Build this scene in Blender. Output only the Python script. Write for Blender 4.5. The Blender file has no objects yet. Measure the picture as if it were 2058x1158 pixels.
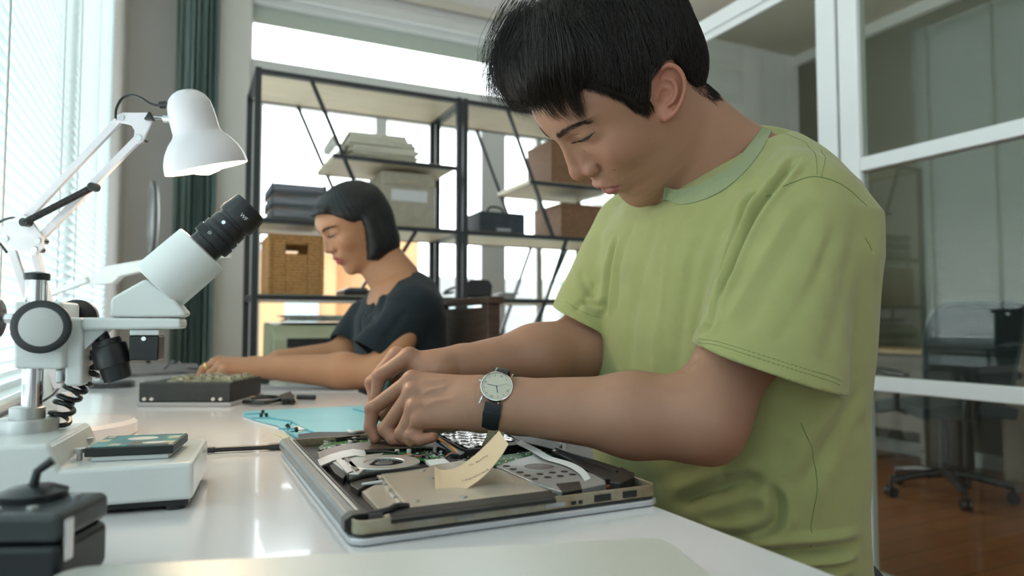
import bpy, bmesh, math, random, os
import numpy as np
from mathutils import Vector, Matrix
from mathutils.bvhtree import BVHTree

scene = bpy.context.scene
COL = scene.collection
PI = math.pi
R = math.radians
rng = random.Random(7)
nrng = np.random.default_rng(11)

# ------------------------------------------------------------ camera, light
F_PX = 1380.0                       # focal length in pixels of the 2058 px wide frame
YAW, PIT = R(25.7), math.atan(71 / 1380.0)
CAM = np.array([0.0, 0.0, 0.905])
CF = np.array([math.cos(PIT)*math.sin(YAW), math.cos(PIT)*math.cos(YAW), math.sin(PIT)])
CR = np.array([math.cos(YAW), -math.sin(YAW), 0.0])
CU = np.cross(CR, CF)

cam = bpy.data.cameras.new('camera')
cam_ob = bpy.data.objects.new('camera', cam)
COL.objects.link(cam_ob)
cam.sensor_width = 36.0
cam.lens = 36.0 * F_PX / 2058.0
cam.clip_start = 0.02
cam.clip_end = 200
cam_ob.matrix_world = Matrix(((CR[0], CU[0], -CF[0], CAM[0]), (CR[1], CU[1], -CF[1], CAM[1]),
                              (CR[2], CU[2], -CF[2], CAM[2]), (0, 0, 0, 1)))
cam.dof.use_dof = True
cam.dof.focus_distance = 0.74
cam.dof.aperture_fstop = 4.8
scene.camera = cam_ob

vs = scene.view_settings
vs.view_transform = 'Standard'
vs.look = 'None'
vs.exposure = 0.8
vs.gamma = 1.0
vs.use_curve_mapping = False
scene.cycles.use_denoising = True
scene.cycles.denoiser = 'OPENIMAGEDENOISE'
scene.cycles.max_bounces = 8
scene.cycles.diffuse_bounces = 4
scene.cycles.glossy_bounces = 4
scene.cycles.transmission_bounces = 6
scene.cycles.transparent_max_bounces = 12
scene.cycles.sample_clamp_indirect = 4.0
scene.cycles.caustics_reflective = False
scene.cycles.caustics_refractive = False

world = bpy.data.worlds.new('sky')
scene.world = world
world.use_nodes = True
wn, wl = world.node_tree.nodes, world.node_tree.links
wn.clear()
_o = wn.new('ShaderNodeOutputWorld')
_b = wn.new('ShaderNodeBackground')
_tc = wn.new('ShaderNodeTexCoord')
_sx = wn.new('ShaderNodeSeparateXYZ')
_mr = wn.new('ShaderNodeMapRange')
_mr.inputs['From Min'].default_value = -0.6
_mr.inputs['From Max'].default_value = 0.5
_mr.inputs['To Min'].default_value = 0.14
_mr.inputs['To Max'].default_value = 3.6
wl.new(_tc.outputs['Generated'], _sx.inputs[0])
wl.new(_sx.outputs['Y'], _mr.inputs['Value'])
_m2 = wn.new('ShaderNodeMapRange')          # the open sky is brightest on the window side (-x)
_m2.inputs['From Min'].default_value = 0.1
_m2.inputs['From Max'].default_value = -0.7
_m2.inputs['To Min'].default_value = 0.0
_m2.inputs['To Max'].default_value = 2.8
wl.new(_sx.outputs['X'], _m2.inputs['Value'])
_ad = wn.new('ShaderNodeMath')
wl.new(_mr.outputs[0], _ad.inputs[0])
wl.new(_m2.outputs[0], _ad.inputs[1])
wl.new(_ad.outputs[0], _b.inputs['Strength'])
_b.inputs['Color'].default_value = (0.93, 0.97, 1.0, 1)
wl.new(_b.outputs[0], _o.inputs[0])


def portal(name, loc, target, sx, sy):
    """window opening through which the sky lights the room"""
    l = bpy.data.lights.new(name, 'AREA')
    l.shape = 'RECTANGLE'
    l.size, l.size_y, l.energy = sx, sy, 1
    l.cycles.is_portal = True
    o = bpy.data.objects.new(name, l)
    COL.objects.link(o)
    o.location = loc
    o.rotation_euler = (Vector(target) - Vector(loc)).to_track_quat('-Z', 'Y').to_euler()
    return o


portal('portal_side', (-.40, .99, 1.84), (1, .99, 1.84), 3.98, 2.2)
portal('portal_back', (1.75, 4.17, 1.43), (1.75, 0, 1.43), 2.9, 2.62)
portal('portal_front', (2.1, -2.22, 1.55), (2.1, 0, 1.55), 5.0, 3.1)


# ------------------------------------------------------------ helpers
def ray(px, py):
    return CF + (px - 1029) / F_PX * CR + (579 - py) / F_PX * CU


def at_d(px, py, d):
    return CAM + ray(px, py) * d


def at_ax(px, py, ax, val):
    r = ray(px, py)
    return CAM + r * ((val - CAM[ax]) / r[ax])


def at_z(px, py, z): return at_ax(px, py, 2, z)
def at_y(px, py, y): return at_ax(px, py, 1, y)
def at_x(px, py, x): return at_ax(px, py, 0, x)


def at_plane(px, py, p0, n):
    r = ray(px, py)
    return CAM + r * (np.dot(np.array(p0) - CAM, n) / np.dot(r, n))


def proj(p):
    q = np.array(p) - CAM
    d = q @ CF
    return 1029 + F_PX * (q @ CR) / d, 579 - F_PX * (q @ CU) / d, d


def V(*a):
    return np.array(a if len(a) > 1 else a[0], float)


def nrm(v):
    v = np.array(v, float)
    return v / (np.linalg.norm(v) + 1e-12)


def frame_for(axis):
    a = nrm(axis)
    h = V(0, 0, 1) if abs(a[2]) < .9 else V(1, 0, 0)
    u = nrm(np.cross(h, a))
    return u, np.cross(a, u), a


MATS = {}


def mat(name, col, rough=.5, metal=0., spec=.5, noise=0., nscale=40., bump=0., bscale=200., emit=None,
        sub=0., trans=0., coat=0., sheen=0., alpha=1., ior=1.5, col2=None, stretch=(1, 1, 1), tint=None):
    if name in MATS:
        return MATS[name]
    m = bpy.data.materials.new(name)
    m.use_nodes = True
    nt = m.node_tree
    p = nt.nodes['Principled BSDF']
    c = (*col, 1)
    p.inputs['Base Color'].default_value = c
    p.inputs['Roughness'].default_value = rough
    p.inputs['Metallic'].default_value = metal
    p.inputs['Specular IOR Level'].default_value = spec
    p.inputs['IOR'].default_value = ior
    p.inputs['Coat Weight'].default_value = coat
    p.inputs['Sheen Weight'].default_value = sheen
    p.inputs['Alpha'].default_value = alpha
    if sub:
        p.inputs['Subsurface Weight'].default_value = sub
        p.inputs['Subsurface Radius'].default_value = (1.0, .35, .2)
        p.inputs['Subsurface Scale'].default_value = .008
    if trans:
        p.inputs['Transmission Weight'].default_value = trans
    if emit:
        p.inputs['Emission Color'].default_value = (*emit[:3], 1)
        p.inputs['Emission Strength'].default_value = emit[3]
    tc = nt.nodes.new('ShaderNodeTexCoord')
    mp = nt.nodes.new('ShaderNodeMapping')
    mp.inputs['Scale'].default_value = stretch
    nt.links.new(tc.outputs['Object'], mp.inputs[0])
    src = None
    if noise or col2:
        n = nt.nodes.new('ShaderNodeTexNoise')
        n.inputs['Scale'].default_value = nscale
        n.inputs['Detail'].default_value = 5
        nt.links.new(mp.outputs[0], n.inputs['Vector'])
        mx = nt.nodes.new('ShaderNodeMix')
        mx.data_type = 'RGBA'
        mx.inputs[6].default_value = c
        c2 = col2 if col2 else tuple(max(0, v * (1 - noise)) for v in col)
        mx.inputs[7].default_value = (*c2, 1)
        cr = nt.nodes.new('ShaderNodeMapRange')
        cr.inputs['From Min'].default_value = .35
        cr.inputs['From Max'].default_value = .65
        nt.links.new(n.outputs['Fac'], cr.inputs['Value'])
        nt.links.new(cr.outputs[0], mx.inputs[0])
        nt.links.new(mx.outputs[2], p.inputs['Base Color'])
        src = mx.outputs[2]
    if tint:                      # per-vertex natural colouring (lips, ears, knuckles)
        at = nt.nodes.new('ShaderNodeAttribute')
        at.attribute_name = tint[0]
        m2 = nt.nodes.new('ShaderNodeMix')
        m2.data_type = 'RGBA'
        if src:
            nt.links.new(src, m2.inputs[6])
        else:
            m2.inputs[6].default_value = c
        m2.inputs[7].default_value = (*tint[1], 1)
        nt.links.new(at.outputs['Fac'], m2.inputs[0])
        last = m2.outputs[2]
        if len(tint) > 2:
            a2 = nt.nodes.new('ShaderNodeAttribute')
            a2.attribute_name = tint[2]
            m3 = nt.nodes.new('ShaderNodeMix')
            m3.data_type = 'RGBA'
            nt.links.new(last, m3.inputs[6])
            m3.inputs[7].default_value = (*tint[3], 1)
            nt.links.new(a2.outputs['Fac'], m3.inputs[0])
            last = m3.outputs[2]
        nt.links.new(last, p.inputs['Base Color'])
    if bump:
        n = nt.nodes.new('ShaderNodeTexNoise')
        n.inputs['Scale'].default_value = bscale
        n.inputs['Detail'].default_value = 3
        nt.links.new(mp.outputs[0], n.inputs['Vector'])
        b = nt.nodes.new('ShaderNodeBump')
        b.inputs['Strength'].default_value = bump
        b.inputs['Distance'].default_value = .002
        nt.links.new(n.outputs['Fac'], b.inputs['Height'])
        nt.links.new(b.outputs[0], p.inputs['Normal'])
    MATS[name] = m
    return m


def glass_mat(name, tint=(1, 1, 1), refl=1.0):
    m = bpy.data.materials.new(name)
    m.use_nodes = True
    nt = m.node_tree
    nt.nodes.clear()
    o = nt.nodes.new('ShaderNodeOutputMaterial')
    t = nt.nodes.new('ShaderNodeBsdfTransparent')
    t.inputs[0].default_value = (*tint, 1)
    g = nt.nodes.new('ShaderNodeBsdfGlossy')
    g.inputs['Roughness'].default_value = 0.0
    f = nt.nodes.new('ShaderNodeFresnel')
    gm = nt.nodes.new('ShaderNodeNewGeometry')     # same reflectance on both faces of the pane
    io = nt.nodes.new('ShaderNodeMapRange')
    io.inputs['To Min'].default_value = 1.5
    io.inputs['To Max'].default_value = 1/1.5
    nt.links.new(gm.outputs['Backfacing'], io.inputs['Value'])
    nt.links.new(io.outputs[0], f.inputs[0])
    ml = nt.nodes.new('ShaderNodeMath')
    ml.operation = 'MULTIPLY'
    ml.inputs[1].default_value = refl
    mx = nt.nodes.new('ShaderNodeMixShader')
    nt.links.new(f.outputs[0], ml.inputs[0])
    nt.links.new(ml.outputs[0], mx.inputs[0])
    nt.links.new(t.outputs[0], mx.inputs[1])
    nt.links.new(g.outputs[0], mx.inputs[2])
    nt.links.new(mx.outputs[0], o.inputs[0])
    return m


def tag(o, label=None, cat=None, group=None, kind=None):
    if label: o['label'] = label
    if cat: o['category'] = cat
    if group: o['group'] = group
    if kind: o['kind'] = kind
    return o


def empty(name, loc, label=None, cat=None, group=None, rz=0):
    o = bpy.data.objects.new(name, None)
    o.empty_display_size = .02
    COL.objects.link(o)
    o.location = tuple(loc)
    o.rotation_euler = (0, 0, rz)
    tag(o, label, cat, group)
    o['_m'] = 1
    del o['_m']
    return o


def world_of(o):
    if o is None:
        return Matrix.Identity(4)
    m = Matrix.Translation(o.location) @ o.rotation_euler.to_matrix().to_4x4()
    return world_of(o.parent) @ m


class MB:
    """collects shapes, then links them as one mesh object"""
    def __init__(s):
        s.v, s.f, s.mi, s.cur = [], [], [], 0

    def m(s, i):
        s.cur = i
        return s

    def add(s, vs_, fs):
        k = len(s.v)
        s.v += [tuple(map(float, q)) for q in vs_]
        for f in fs:
            s.f.append(tuple(i + k for i in f))
            s.mi.append(s.cur)
        return s

    def obox(s, c, ax, h):
        """box about c, axes ax (3 unit vectors), half sizes h"""
        c = V(c)
        P = []
        for i in (-1, 1):
            for j in (-1, 1):
                for k in (-1, 1):
                    P.append(c + ax[0]*h[0]*i + ax[1]*h[1]*j + ax[2]*h[2]*k)
        F = [(0, 1, 3, 2), (4, 6, 7, 5), (0, 4, 5, 1), (2, 3, 7, 6), (0, 2, 6, 4), (1, 5, 7, 3)]
        if np.dot(np.cross(ax[0], ax[1]), ax[2]) < 0:
            F = [tuple(reversed(f)) for f in F]
        return s.add(P, F)

    def box(s, x0, x1, y0, y1, z0, z1, rz=0., piv=None):
        c = V((x0+x1)/2, (y0+y1)/2, (z0+z1)/2)
        h = (abs(x1-x0)/2, abs(y1-y0)/2, abs(z1-z0)/2)
        ca, sa = math.cos(rz), math.sin(rz)
        ax = [V(ca, sa, 0), V(-sa, ca, 0), V(0, 0, 1)]
        if piv is not None:
            d = c - V(piv)
            c = V(piv) + ax[0]*d[0] + ax[1]*d[1] + ax[2]*d[2]
        return s.obox(c, ax, h)

    def bar(s, a, b, w, t, up=(0, 0, 1)):
        a, b = V(a), V(b)
        d = nrm(b - a)
        u = nrm(np.cross(d, up)) if abs(np.dot(d, up)) < .99 else nrm(np.cross(d, (1, 0, 0)))
        n = np.cross(u, d)
        return s.obox((a+b)/2, [d, u, n], (np.linalg.norm(b-a)/2, w/2, t/2))

    def lathe(s, prof, o, axis, n=40, cap0=True, cap1=True, closed=False):
        """prof: list of (distance along axis, radius)"""
        u, w, a = frame_for(axis)
        o = V(o)
        P, F = [], []
        for (t, r) in prof:
            for k in range(n):
                an = 2*PI*k/n
                P.append(o + a*t + (u*math.cos(an) + w*math.sin(an))*max(r, 1e-5))
        L = len(prof)
        for i in range(L - 1 + (1 if closed else 0)):
            for k in range(n):
                k2 = (k+1) % n
                i2 = (i+1) % L
                F.append((i*n+k, i*n+k2, i2*n+k2, i2*n+k))
        if not closed:
            if cap0: F.append(tuple(reversed(range(n))))
            if cap1: F.append(tuple((L-1)*n + k for k in range(n)))
        return s.add(P, F)

    def cyl(s, a, b, r, r2=None, n=24):
        a, b = V(a), V(b)
        return s.lathe([(0, r), (np.linalg.norm(b-a), r if r2 is None else r2)], a, b-a, n)

    def tube(s, pts, r, n=8, caps=True):
        pts = [V(p) for p in pts]
        rr = r if hasattr(r, '__len__') else [r]*len(pts)
        P, F = [], []
        t = nrm(pts[1]-pts[0])
        u, w, _ = frame_for(t)
        for i, p in enumerate(pts):
            if i == 0: t = nrm(pts[1]-pts[0])
            elif i == len(pts)-1: t = nrm(pts[-1]-pts[-2])
            else: t = nrm(pts[i+1]-pts[i-1])
            u = nrm(u - t*np.dot(u, t))
            w = np.cross(t, u)
            for k in range(n):
                an = 2*PI*k/n
                P.append(p + (u*math.cos(an) + w*math.sin(an))*rr[i])
        for i in range(len(pts)-1):
            for k in range(n):
                k2 = (k+1) % n
                F.append((i*n+k, i*n+k2, (i+1)*n+k2, (i+1)*n+k))
        if caps:
            F.append(tuple(reversed(range(n))))
            F.append(tuple((len(pts)-1)*n+k for k in range(n)))
        return s.add(P, F)

    def prism(s, poly, ext):
        """poly: 3-D points of one face, extruded by the vector ext"""
        poly = [V(p) for p in poly]
        ext = V(ext)
        n = len(poly)
        nn = sum(np.cross(poly[i]-poly[0], poly[(i+1) % n]-poly[0]) for i in range(1, n-1))
        if np.dot(nn, ext) > 0:
            poly = poly[::-1]
        P = poly + [p + ext for p in poly]
        F = [tuple(range(n)), tuple(reversed(range(n, 2*n)))]
        for i in range(n):
            j = (i+1) % n
            F.append((j, i, i+n, j+n))
        return s.add(P, F)

    def sheet(s, rows, thick=None, two=True):
        """grid of 3-D points -> surface (optionally with thickness)"""
        G = np.array(rows, float)
        a, b = G.shape[:2]
        du = np.gradient(G, axis=0)
        dv = np.gradient(G, axis=1)
        N = np.cross(du, dv)
        N /= np.linalg.norm(N, axis=2, keepdims=True) + 1e-12
        if thick is None:
            P = G.reshape(-1, 3)
            F = [(i*b+j, (i+1)*b+j, (i+1)*b+j+1, i*b+j+1) for i in range(a-1) for j in range(b-1)]
            return s.add(P, F)
        P = np.concatenate([(G + N*thick/2).reshape(-1, 3), (G - N*thick/2).reshape(-1, 3)])
        o = a*b
        F = []
        for i in range(a-1):
            for j in range(b-1):
                F.append((i*b+j, (i+1)*b+j, (i+1)*b+j+1, i*b+j+1))
                F.append((o+i*b+j, o+i*b+j+1, o+(i+1)*b+j+1, o+(i+1)*b+j))
        for j in range(b-1):
            F.append((j, j+1, o+j+1, o+j))
            F.append(((a-1)*b+j+1, (a-1)*b+j, o+(a-1)*b+j, o+(a-1)*b+j+1))
        for i in range(a-1):
            F.append(((i+1)*b, i*b, o+i*b, o+(i+1)*b))
            F.append((i*b+b-1, (i+1)*b+b-1, o+(i+1)*b+b-1, o+i*b+b-1))
        return s.add(P, F)

    def build(s, name, mats, parent=None, bevel=0., seg=2, smooth=True, ang=35, label=None, cat=None, group=None,
              kind=None, sub=0):
        if not isinstance(mats, (list, tuple)): mats = [mats]
        me = bpy.data.meshes.new(name)
        vv = s.v
        if parent is not None:
            inv = world_of(parent).inverted()
            A = np.array(inv)
            P = np.array(s.v)
            vv = (P @ A[:3, :3].T + A[:3, 3]).tolist()
        me.from_pydata(vv, [], s.f)
        for m_ in mats: me.materials.append(m_)
        if len(mats) > 1:
            me.polygons.foreach_set('material_index', s.mi)
        o = bpy.data.objects.new(name, me)
        COL.objects.link(o)
        if parent is not None: o.parent = parent
        if smooth:
            me.shade_smooth()
            me.set_sharp_from_angle(angle=R(ang))
        if bevel:
            b = o.modifiers.new('bevel', 'BEVEL')
            b.width = bevel
            b.segments = seg
            b.limit_method = 'ANGLE'
            b.angle_limit = R(40)
            b.harden_normals = True
        if sub:
            q = o.modifiers.new('subd', 'SUBSURF')
            q.levels = q.render_levels = sub
        tag(o, label, cat, group, kind)
        me.update()
        return o


def struct(mb, name, mats, parent=None, bevel=0., **k):
    return mb.build(name, mats, parent, bevel, kind='structure' if parent is None else None, **k)


def bez(p0, p1, p2, p3, n=12):
    out = []
    for i in range(n+1):
        t = i/n
        out.append((1-t)**3*V(p0) + 3*(1-t)**2*t*V(p1) + 3*(1-t)*t*t*V(p2) + t**3*V(p3))
    return out


def catmull(pts, n=6):
    P = [V(p) for p in pts]
    P = [2*P[0]-P[1]] + P + [2*P[-1]-P[-2]]
    out = []
    for i in range(1, len(P)-2):
        for k in range(n):
            t = k/n
            out.append(.5*((2*P[i]) + (-P[i-1]+P[i+1])*t + (2*P[i-1]-5*P[i]+4*P[i+1]-P[i+2])*t*t
                           + (-P[i-1]+3*P[i]-3*P[i+1]+P[i+2])*t**3))
    out.append(P[-2])
    return out
# ------------------------------------------------------------ materials
M_wall = mat('wall_paint', (.82, .82, .80), .8, noise=.04, nscale=3, bump=.05, bscale=90)
M_wall_grey = mat('wall_paint_grey', (.44, .45, .44), .8, noise=.04, nscale=3)
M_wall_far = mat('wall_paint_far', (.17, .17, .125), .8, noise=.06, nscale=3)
M_wall_lav = mat('wall_paint_lavender', (.80, .80, .80), .8, noise=.05, nscale=2)
M_ceil = mat('ceiling_paint', (.66, .63, .54), .85, noise=.03, nscale=3)
M_white = mat('white_enamel', (.78, .79, .79), .35, noise=.03, nscale=12)
M_frame = mat('white_frame_paint', (.70, .735, .735), .4, noise=.03, nscale=10)
M_black = mat('black_metal', (.018, .022, .025), .45, noise=.2, nscale=60)
M_blackp = mat('black_plastic', (.012, .014, .016), .35, noise=.2, nscale=60)
M_pane = glass_mat('window_glass', (.97, .985, .98), .6)
M_pglass = glass_mat('partition_glass', (.80, .84, .80), 1.25)

# floor of brown boards
m = bpy.data.materials.new('floor_boards')
m.use_nodes = True
nt = m.node_tree
p = nt.nodes['Principled BSDF']
tc = nt.nodes.new('ShaderNodeTexCoord')
br = nt.nodes.new('ShaderNodeTexBrick')
br.inputs['Color1'].default_value = (.30, .105, .035, 1)
br.inputs['Color2'].default_value = (.36, .135, .05, 1)
br.inputs['Mortar'].default_value = (.10, .035, .015, 1)
br.inputs['Scale'].default_value = 1.0
br.inputs['Mortar Size'].default_value = .003
br.inputs['Brick Width'].default_value = 1.2
br.inputs['Row Height'].default_value = .12
ns = nt.nodes.new('ShaderNodeTexNoise')
ns.inputs['Scale'].default_value = 7
ns.inputs['Detail'].default_value = 8
mp = nt.nodes.new('ShaderNodeMapping')
mp.inputs['Scale'].default_value = (1, 9, 1)
mx = nt.nodes.new('ShaderNodeMix')
mx.data_type = 'RGBA'
mx.blend_type = 'MULTIPLY'
mx.inputs[0].default_value = .5
nt.links.new(tc.outputs['Object'], br.inputs[0])
nt.links.new(tc.outputs['Object'], mp.inputs[0])
nt.links.new(mp.outputs[0], ns.inputs[0])
nt.links.new(br.outputs[0], mx.inputs[6])
nt.links.new(ns.outputs['Color'], mx.inputs[7])
nt.links.new(mx.outputs[2], p.inputs['Base Color'])
p.inputs['Roughness'].default_value = .32
M_floor = m

XL, YB, XP, XR, ZC = -.275, 4.0, 2.1, 4.55, 3.1
struct(MB().box(XL-.1, XR+.1, -2.2, YB+.15, -.05, 0), 'floor', M_floor)
struct(MB().box(XL-.1, XR+.1, -2.2, YB+.15, ZC, ZC+.1), 'ceiling', M_ceil)

# left wall with one long window opening  (x = XL)
wl_ = MB()
wl_.box(XL-.1, XL, -2.2, YB, 0, .765)
wl_.box(XL-.1, XL, -2.2, YB, 2.92, ZC)
wl_.box(XL-.1, XL, 2.98, YB, .765, 2.92)
wl_.box(XL-.1, XL, -2.2, -1.0, .765, 2.92)
struct(wl_, 'wall_left', M_wall)
# window 1: the side window behind the blinds
w1 = empty('window_1', (XL-.05, 1.0, .765)); w1['kind'] = 'structure'
fr = MB()
for y in (-1.0, .0, 1.0, 2.0, 2.98):
    fr.box(XL-.085, XL-.035, y-.03 if y > -1 else y, y+.03 if y < 2.9 else y, .765, 2.92)
fr.box(XL-.085, XL-.035, -1.0, 2.98, .765, .81)
fr.box(XL-.085, XL-.035, -1.0, 2.98, 2.86, 2.92)
fr.build('window_frame', M_frame, w1)
MB().box(XL-.062, XL-.058, -1.0, 2.98, .79, 2.9).build('pane', M_pane, w1)
MB().box(XL-.02, XL+.004, -1.0, 2.98, .75, .765).build('window_sill', M_white, w1, bevel=.003)

# back wall: solid strips between the openings (y = YB)
X0, X1, X2, X3, X4, X5, X6 = .385, 1.02, 1.09, 1.70, 1.87, 2.55, 3.15
wb = MB()
wb.box(XL, .31, YB, YB+.15, 0, ZC)
wb.box(.31, X6, YB, YB+.15, 2.74, ZC)
wb.box(.31, XR, YB, YB+.15, 0, .12)
wb.box(X6, XR, YB, YB+.15, .12, ZC)
struct(wb, 'wall_back', M_wall_lav)
w2 = empty('window_2', (1.0, YB, .12)); w2['kind'] = 'structure'
fr = MB()
fr.box(.31, X6, YB-.012, YB+.10, 2.145, 2.375)            # transom
fr.box(.31, X0, YB-.012, YB+.10, .12, 2.145)
fr.box(X1, X2, YB-.01, YB+.09, .12, 2.145)
fr.box(X3, X4, YB-.02, YB+.10, .12, 2.145)
fr.box(X5, X5+.09, YB-.01, YB+.09, .12, 2.145)
fr.box(X6-.07, X6, YB-.01, YB+.09, .12, 2.74)
fr.box(.295, .325, YB-.012, YB+.09, 2.375, 2.74)
fr.box(.31, X6, YB-.03, YB+.09, .10, .16)
fr.box(.31, X6, YB-.012, YB+.09, 2.70, 2.745)
fr.box(.31, X6, YB-.05, YB-.012, 2.735, 2.80)
fr.build('window_frame', M_frame, w2, bevel=.004)
MB().box(.31, X6-.05, YB+.04, YB+.046, .14, 2.72).build('pane', M_pane, w2)
MB().box(.32, X6-.07, YB+.05, YB+.054, 2.60, 2.70).build('roller_shade', mat('shade_cloth', (.62, .66, .60), .9, trans=.0, noise=.05), w2)
# pale wall strip beside the windows
struct(MB().box(.15, .31, YB-.06, YB, 0, ZC), 'trim_1', mat('strip_paint', (.80, .80, .77), .7, noise=.03, nscale=4), bevel=.004)
struct(MB().box(XL, 2.06, YB-.05, YB-.03, 2.86, 2.92), 'trim_2', mat('rail_paint', (.62, .60, .53), .6, noise=.05))

# teal curtain with pleats
rows = []
n = 90
for zi in range(14):
    z = .02 + (3.02-.02)*zi/13
    row = []
    for i in range(n+1):
        t = i/n
        x = -.055 + .20*t
        y = 3.86 + .03*math.sin(t*2*PI*7 + .3*math.sin(z*1.5)) + .012*math.sin(t*2*PI*16+1)
        row.append((x + .006*math.sin(t*40+z), y, z))
    rows.append(row)
cu = empty('curtain', (.045, 3.86, .02), 'teal pleated curtain hanging beside the tall back window', 'curtain')
MB().sheet(rows, .003).build('curtain_cloth', mat('teal_cloth', (.27, .385, .375), .85, noise=.25, nscale=8, stretch=(14, 14, .4)), cu, ang=80)
MB().cyl((-.09, 3.86, 3.03), (.19, 3.86, 3.03), .012).build('curtain_rod', M_frame, cu)

# right wall and its skirting
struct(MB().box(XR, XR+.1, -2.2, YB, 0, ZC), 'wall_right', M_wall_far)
struct(MB().box(XR-.015, XR, -2.2, YB, 0, .09), 'baseboard_right', M_frame, bevel=.003)
struct(MB().box(XP+.1, XR-.015, YB-.015, YB, 0, .09), 'baseboard_back', M_frame, bevel=.003)
struct(MB().box(XR-.05, XR, -2.2, YB, ZC-.08, ZC), 'trim_3', M_wall_lav)

# glass partition along x = XP, with a door-like post pair
pt = empty('wall_partition', (XP, 1.5, 0)); pt['kind'] = 'structure'
Ya, Yb_ = at_x(1739, 400, XP)[1], at_x(1700, 400, XP)[1]
Yc, Yd = at_x(1694, 400, XP)[1], at_x(1655, 400, XP)[1]
zt = at_x(1700, 0, XP)
gl = MB()
fr = MB()
PW = .045
fr.box(XP-PW/2, XP+PW/2, Ya, Yb_, 0, 2.45)                 # door stile
fr.box(XP-PW/2, XP+PW/2, Yc, Yd, 0, ZC)                    # fixed post
fr.box(XP-PW/2, XP+PW/2, Yd, YB, 2.20, 2.265)              # transom rail over the fixed glass
fr.box(XP-PW/2, XP+PW/2, Yd, YB, 0, .06)
fr.box(XP-PW/2, XP+PW/2, YB-.05, YB, 0, 2.2)
fr.box(XP-.01, XP+.01, Yd, YB, 2.168, 2.20)
for zz in (1.447, .705):
    fr.box(XP-PW/2, XP+PW/2, -1.2, Ya, zz-.024, zz+.024)
fr.box(XP-PW/2, XP+PW/2, -1.2, Ya, 0, .08)
fr.box(XP-PW/2, XP+PW/2, -1.2, Ya, 2.40, 2.45)
fr.box(XP-PW/2, XP+PW/2, -1.25, -1.2, 0, ZC)
fr.build('partition_frame', M_frame, pt, bevel=.004)
gl.box(XP-.004, XP+.004, -1.2, Ya, .08, 2.41)
gl.box(XP-.004, XP+.004, Yd, YB-.05, .06, 2.17)
gl.build('partition_pane', M_pglass, pt)

# ------------------------------------------------------------ venetian blinds
slat_m = bpy.data.materials.new('blind_slat')
slat_m.use_nodes = True
nt = slat_m.node_tree
nt.nodes.clear()
o_ = nt.nodes.new('ShaderNodeOutputMaterial')
d_ = nt.nodes.new('ShaderNodeBsdfPrincipled')
d_.inputs['Base Color'].default_value = (.60, .67, .665, 1)
d_.inputs['Roughness'].default_value = .45
t_ = nt.nodes.new('ShaderNodeBsdfTranslucent')
t_.inputs[0].default_value = (.50, .585, .585, 1)
x_ = nt.nodes.new('ShaderNodeMixShader')
x_.inputs[0].default_value = .38
nt.links.new(d_.outputs[0], x_.inputs[1]); nt.links.new(t_.outputs[0], x_.inputs[2]); nt.links.new(x_.outputs[0], o_.inputs[0])
M_cord = mat('blind_cord', (.55, .6, .6), .8)


def blind(y0, y1, label):
    r = empty('venetian_blind', (XL+.02, (y0+y1)/2, .77), label, 'blind', 'venetian blinds on the side window')
    mb = MB()
    P = .0225
    nn = int((2.88-.785)/P)
    for k in range(nn):
        z = .79 + k*P
        a = -R(52) + .03*math.sin(k*1.7)
        c, s_ = math.cos(a), math.sin(a)
        w = .0125
        pr = []
        for q in (-1, -.4, .4, 1):
            h = .0022*(1-q*q)
            pr.append((XL+.016 + w*q*c - h*s_, z - w*q*s_ + h*c))
        rows = [[(x, y0, zz) for x, zz in pr], [(x, y1, zz) for x, zz in pr]]
        mb.sheet(rows)
    mb.build('slats', slat_m, r, ang=60)
    c = MB()
    ny = 3
    for i in range(ny):
        y = y0 + .12 + (y1-y0-.24)*i/(ny-1)
        c.box(XL+.0035, XL+.005, y-.004, y+.004, .775, 2.9)
        c.box(XL+.028, XL+.0295, y-.004, y+.004, .775, 2.9)
    c.build('ladder_cords', M_cord, r)
    MB().box(XL+.003, XL+.032, y0, y1, 2.88, 2.92).build('headrail', M_frame, r, bevel=.002)
    MB().box(XL+.005, XL+.028, y0, y1, .768, .779).build('bottom_rail', M_frame, r, bevel=.002)


blind(-.95, .60, 'white venetian blind nearest the room front, beside the black gadget')
blind(.62, 1.90, 'white venetian blind on the side window, behind the desk lamp')
blind(1.92, 2.97, 'farthest white venetian blind, next to the pale wall strip')

# ------------------------------------------------------------ outside, through the windows
M_out = mat('paving', (.62, .61, .58), .9, noise=.15, nscale=2)
struct(MB().box(-8, 16, YB+.16, 30, -.25, -.2), 'ground', M_out)
b1 = empty('building', (1.5, 10.0, -.2), 'cream and orange house outside the back window, behind the woman', 'building')
MB().box(-1.2, 2.0, 10, 13, -.2, 1.9).box(2.0, 3.4, 10.5, 13, -.2, 2.4).build('wall', mat('orange_render', (.85, .50, .26), .9, noise=.1, nscale=2), b1)
MB().box(-1.3, 2.1, 9.8, 13, 1.9, 2.0).build('roof', mat('white_roof', (.8, .8, .8), .8), b1)
for xx in (-.6, .45, 1.3):
    MB().box(xx, xx+.45, 9.96, 10, .2, 1.5).build('window', mat('pale_blue_glass', (.6, .75, .82), .3), b1)
b2 = empty('building', (5.5, 11.0, -.2), 'pale grey house outside, seen past the right shelf bay', 'building')
MB().box(3.6, 8.5, 11, 14, -.2, 1.7).build('wall', mat('grey_render', (.60, .64, .66), .9, noise=.08, nscale=2), b2)
for xx in (4.0, 5.6, 7.0):
    MB().box(xx, xx+.6, 10.96, 11, .2, 1.3).build('window', mat('pale_blue_glass', (.6, .75, .82), .3), b2)


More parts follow.
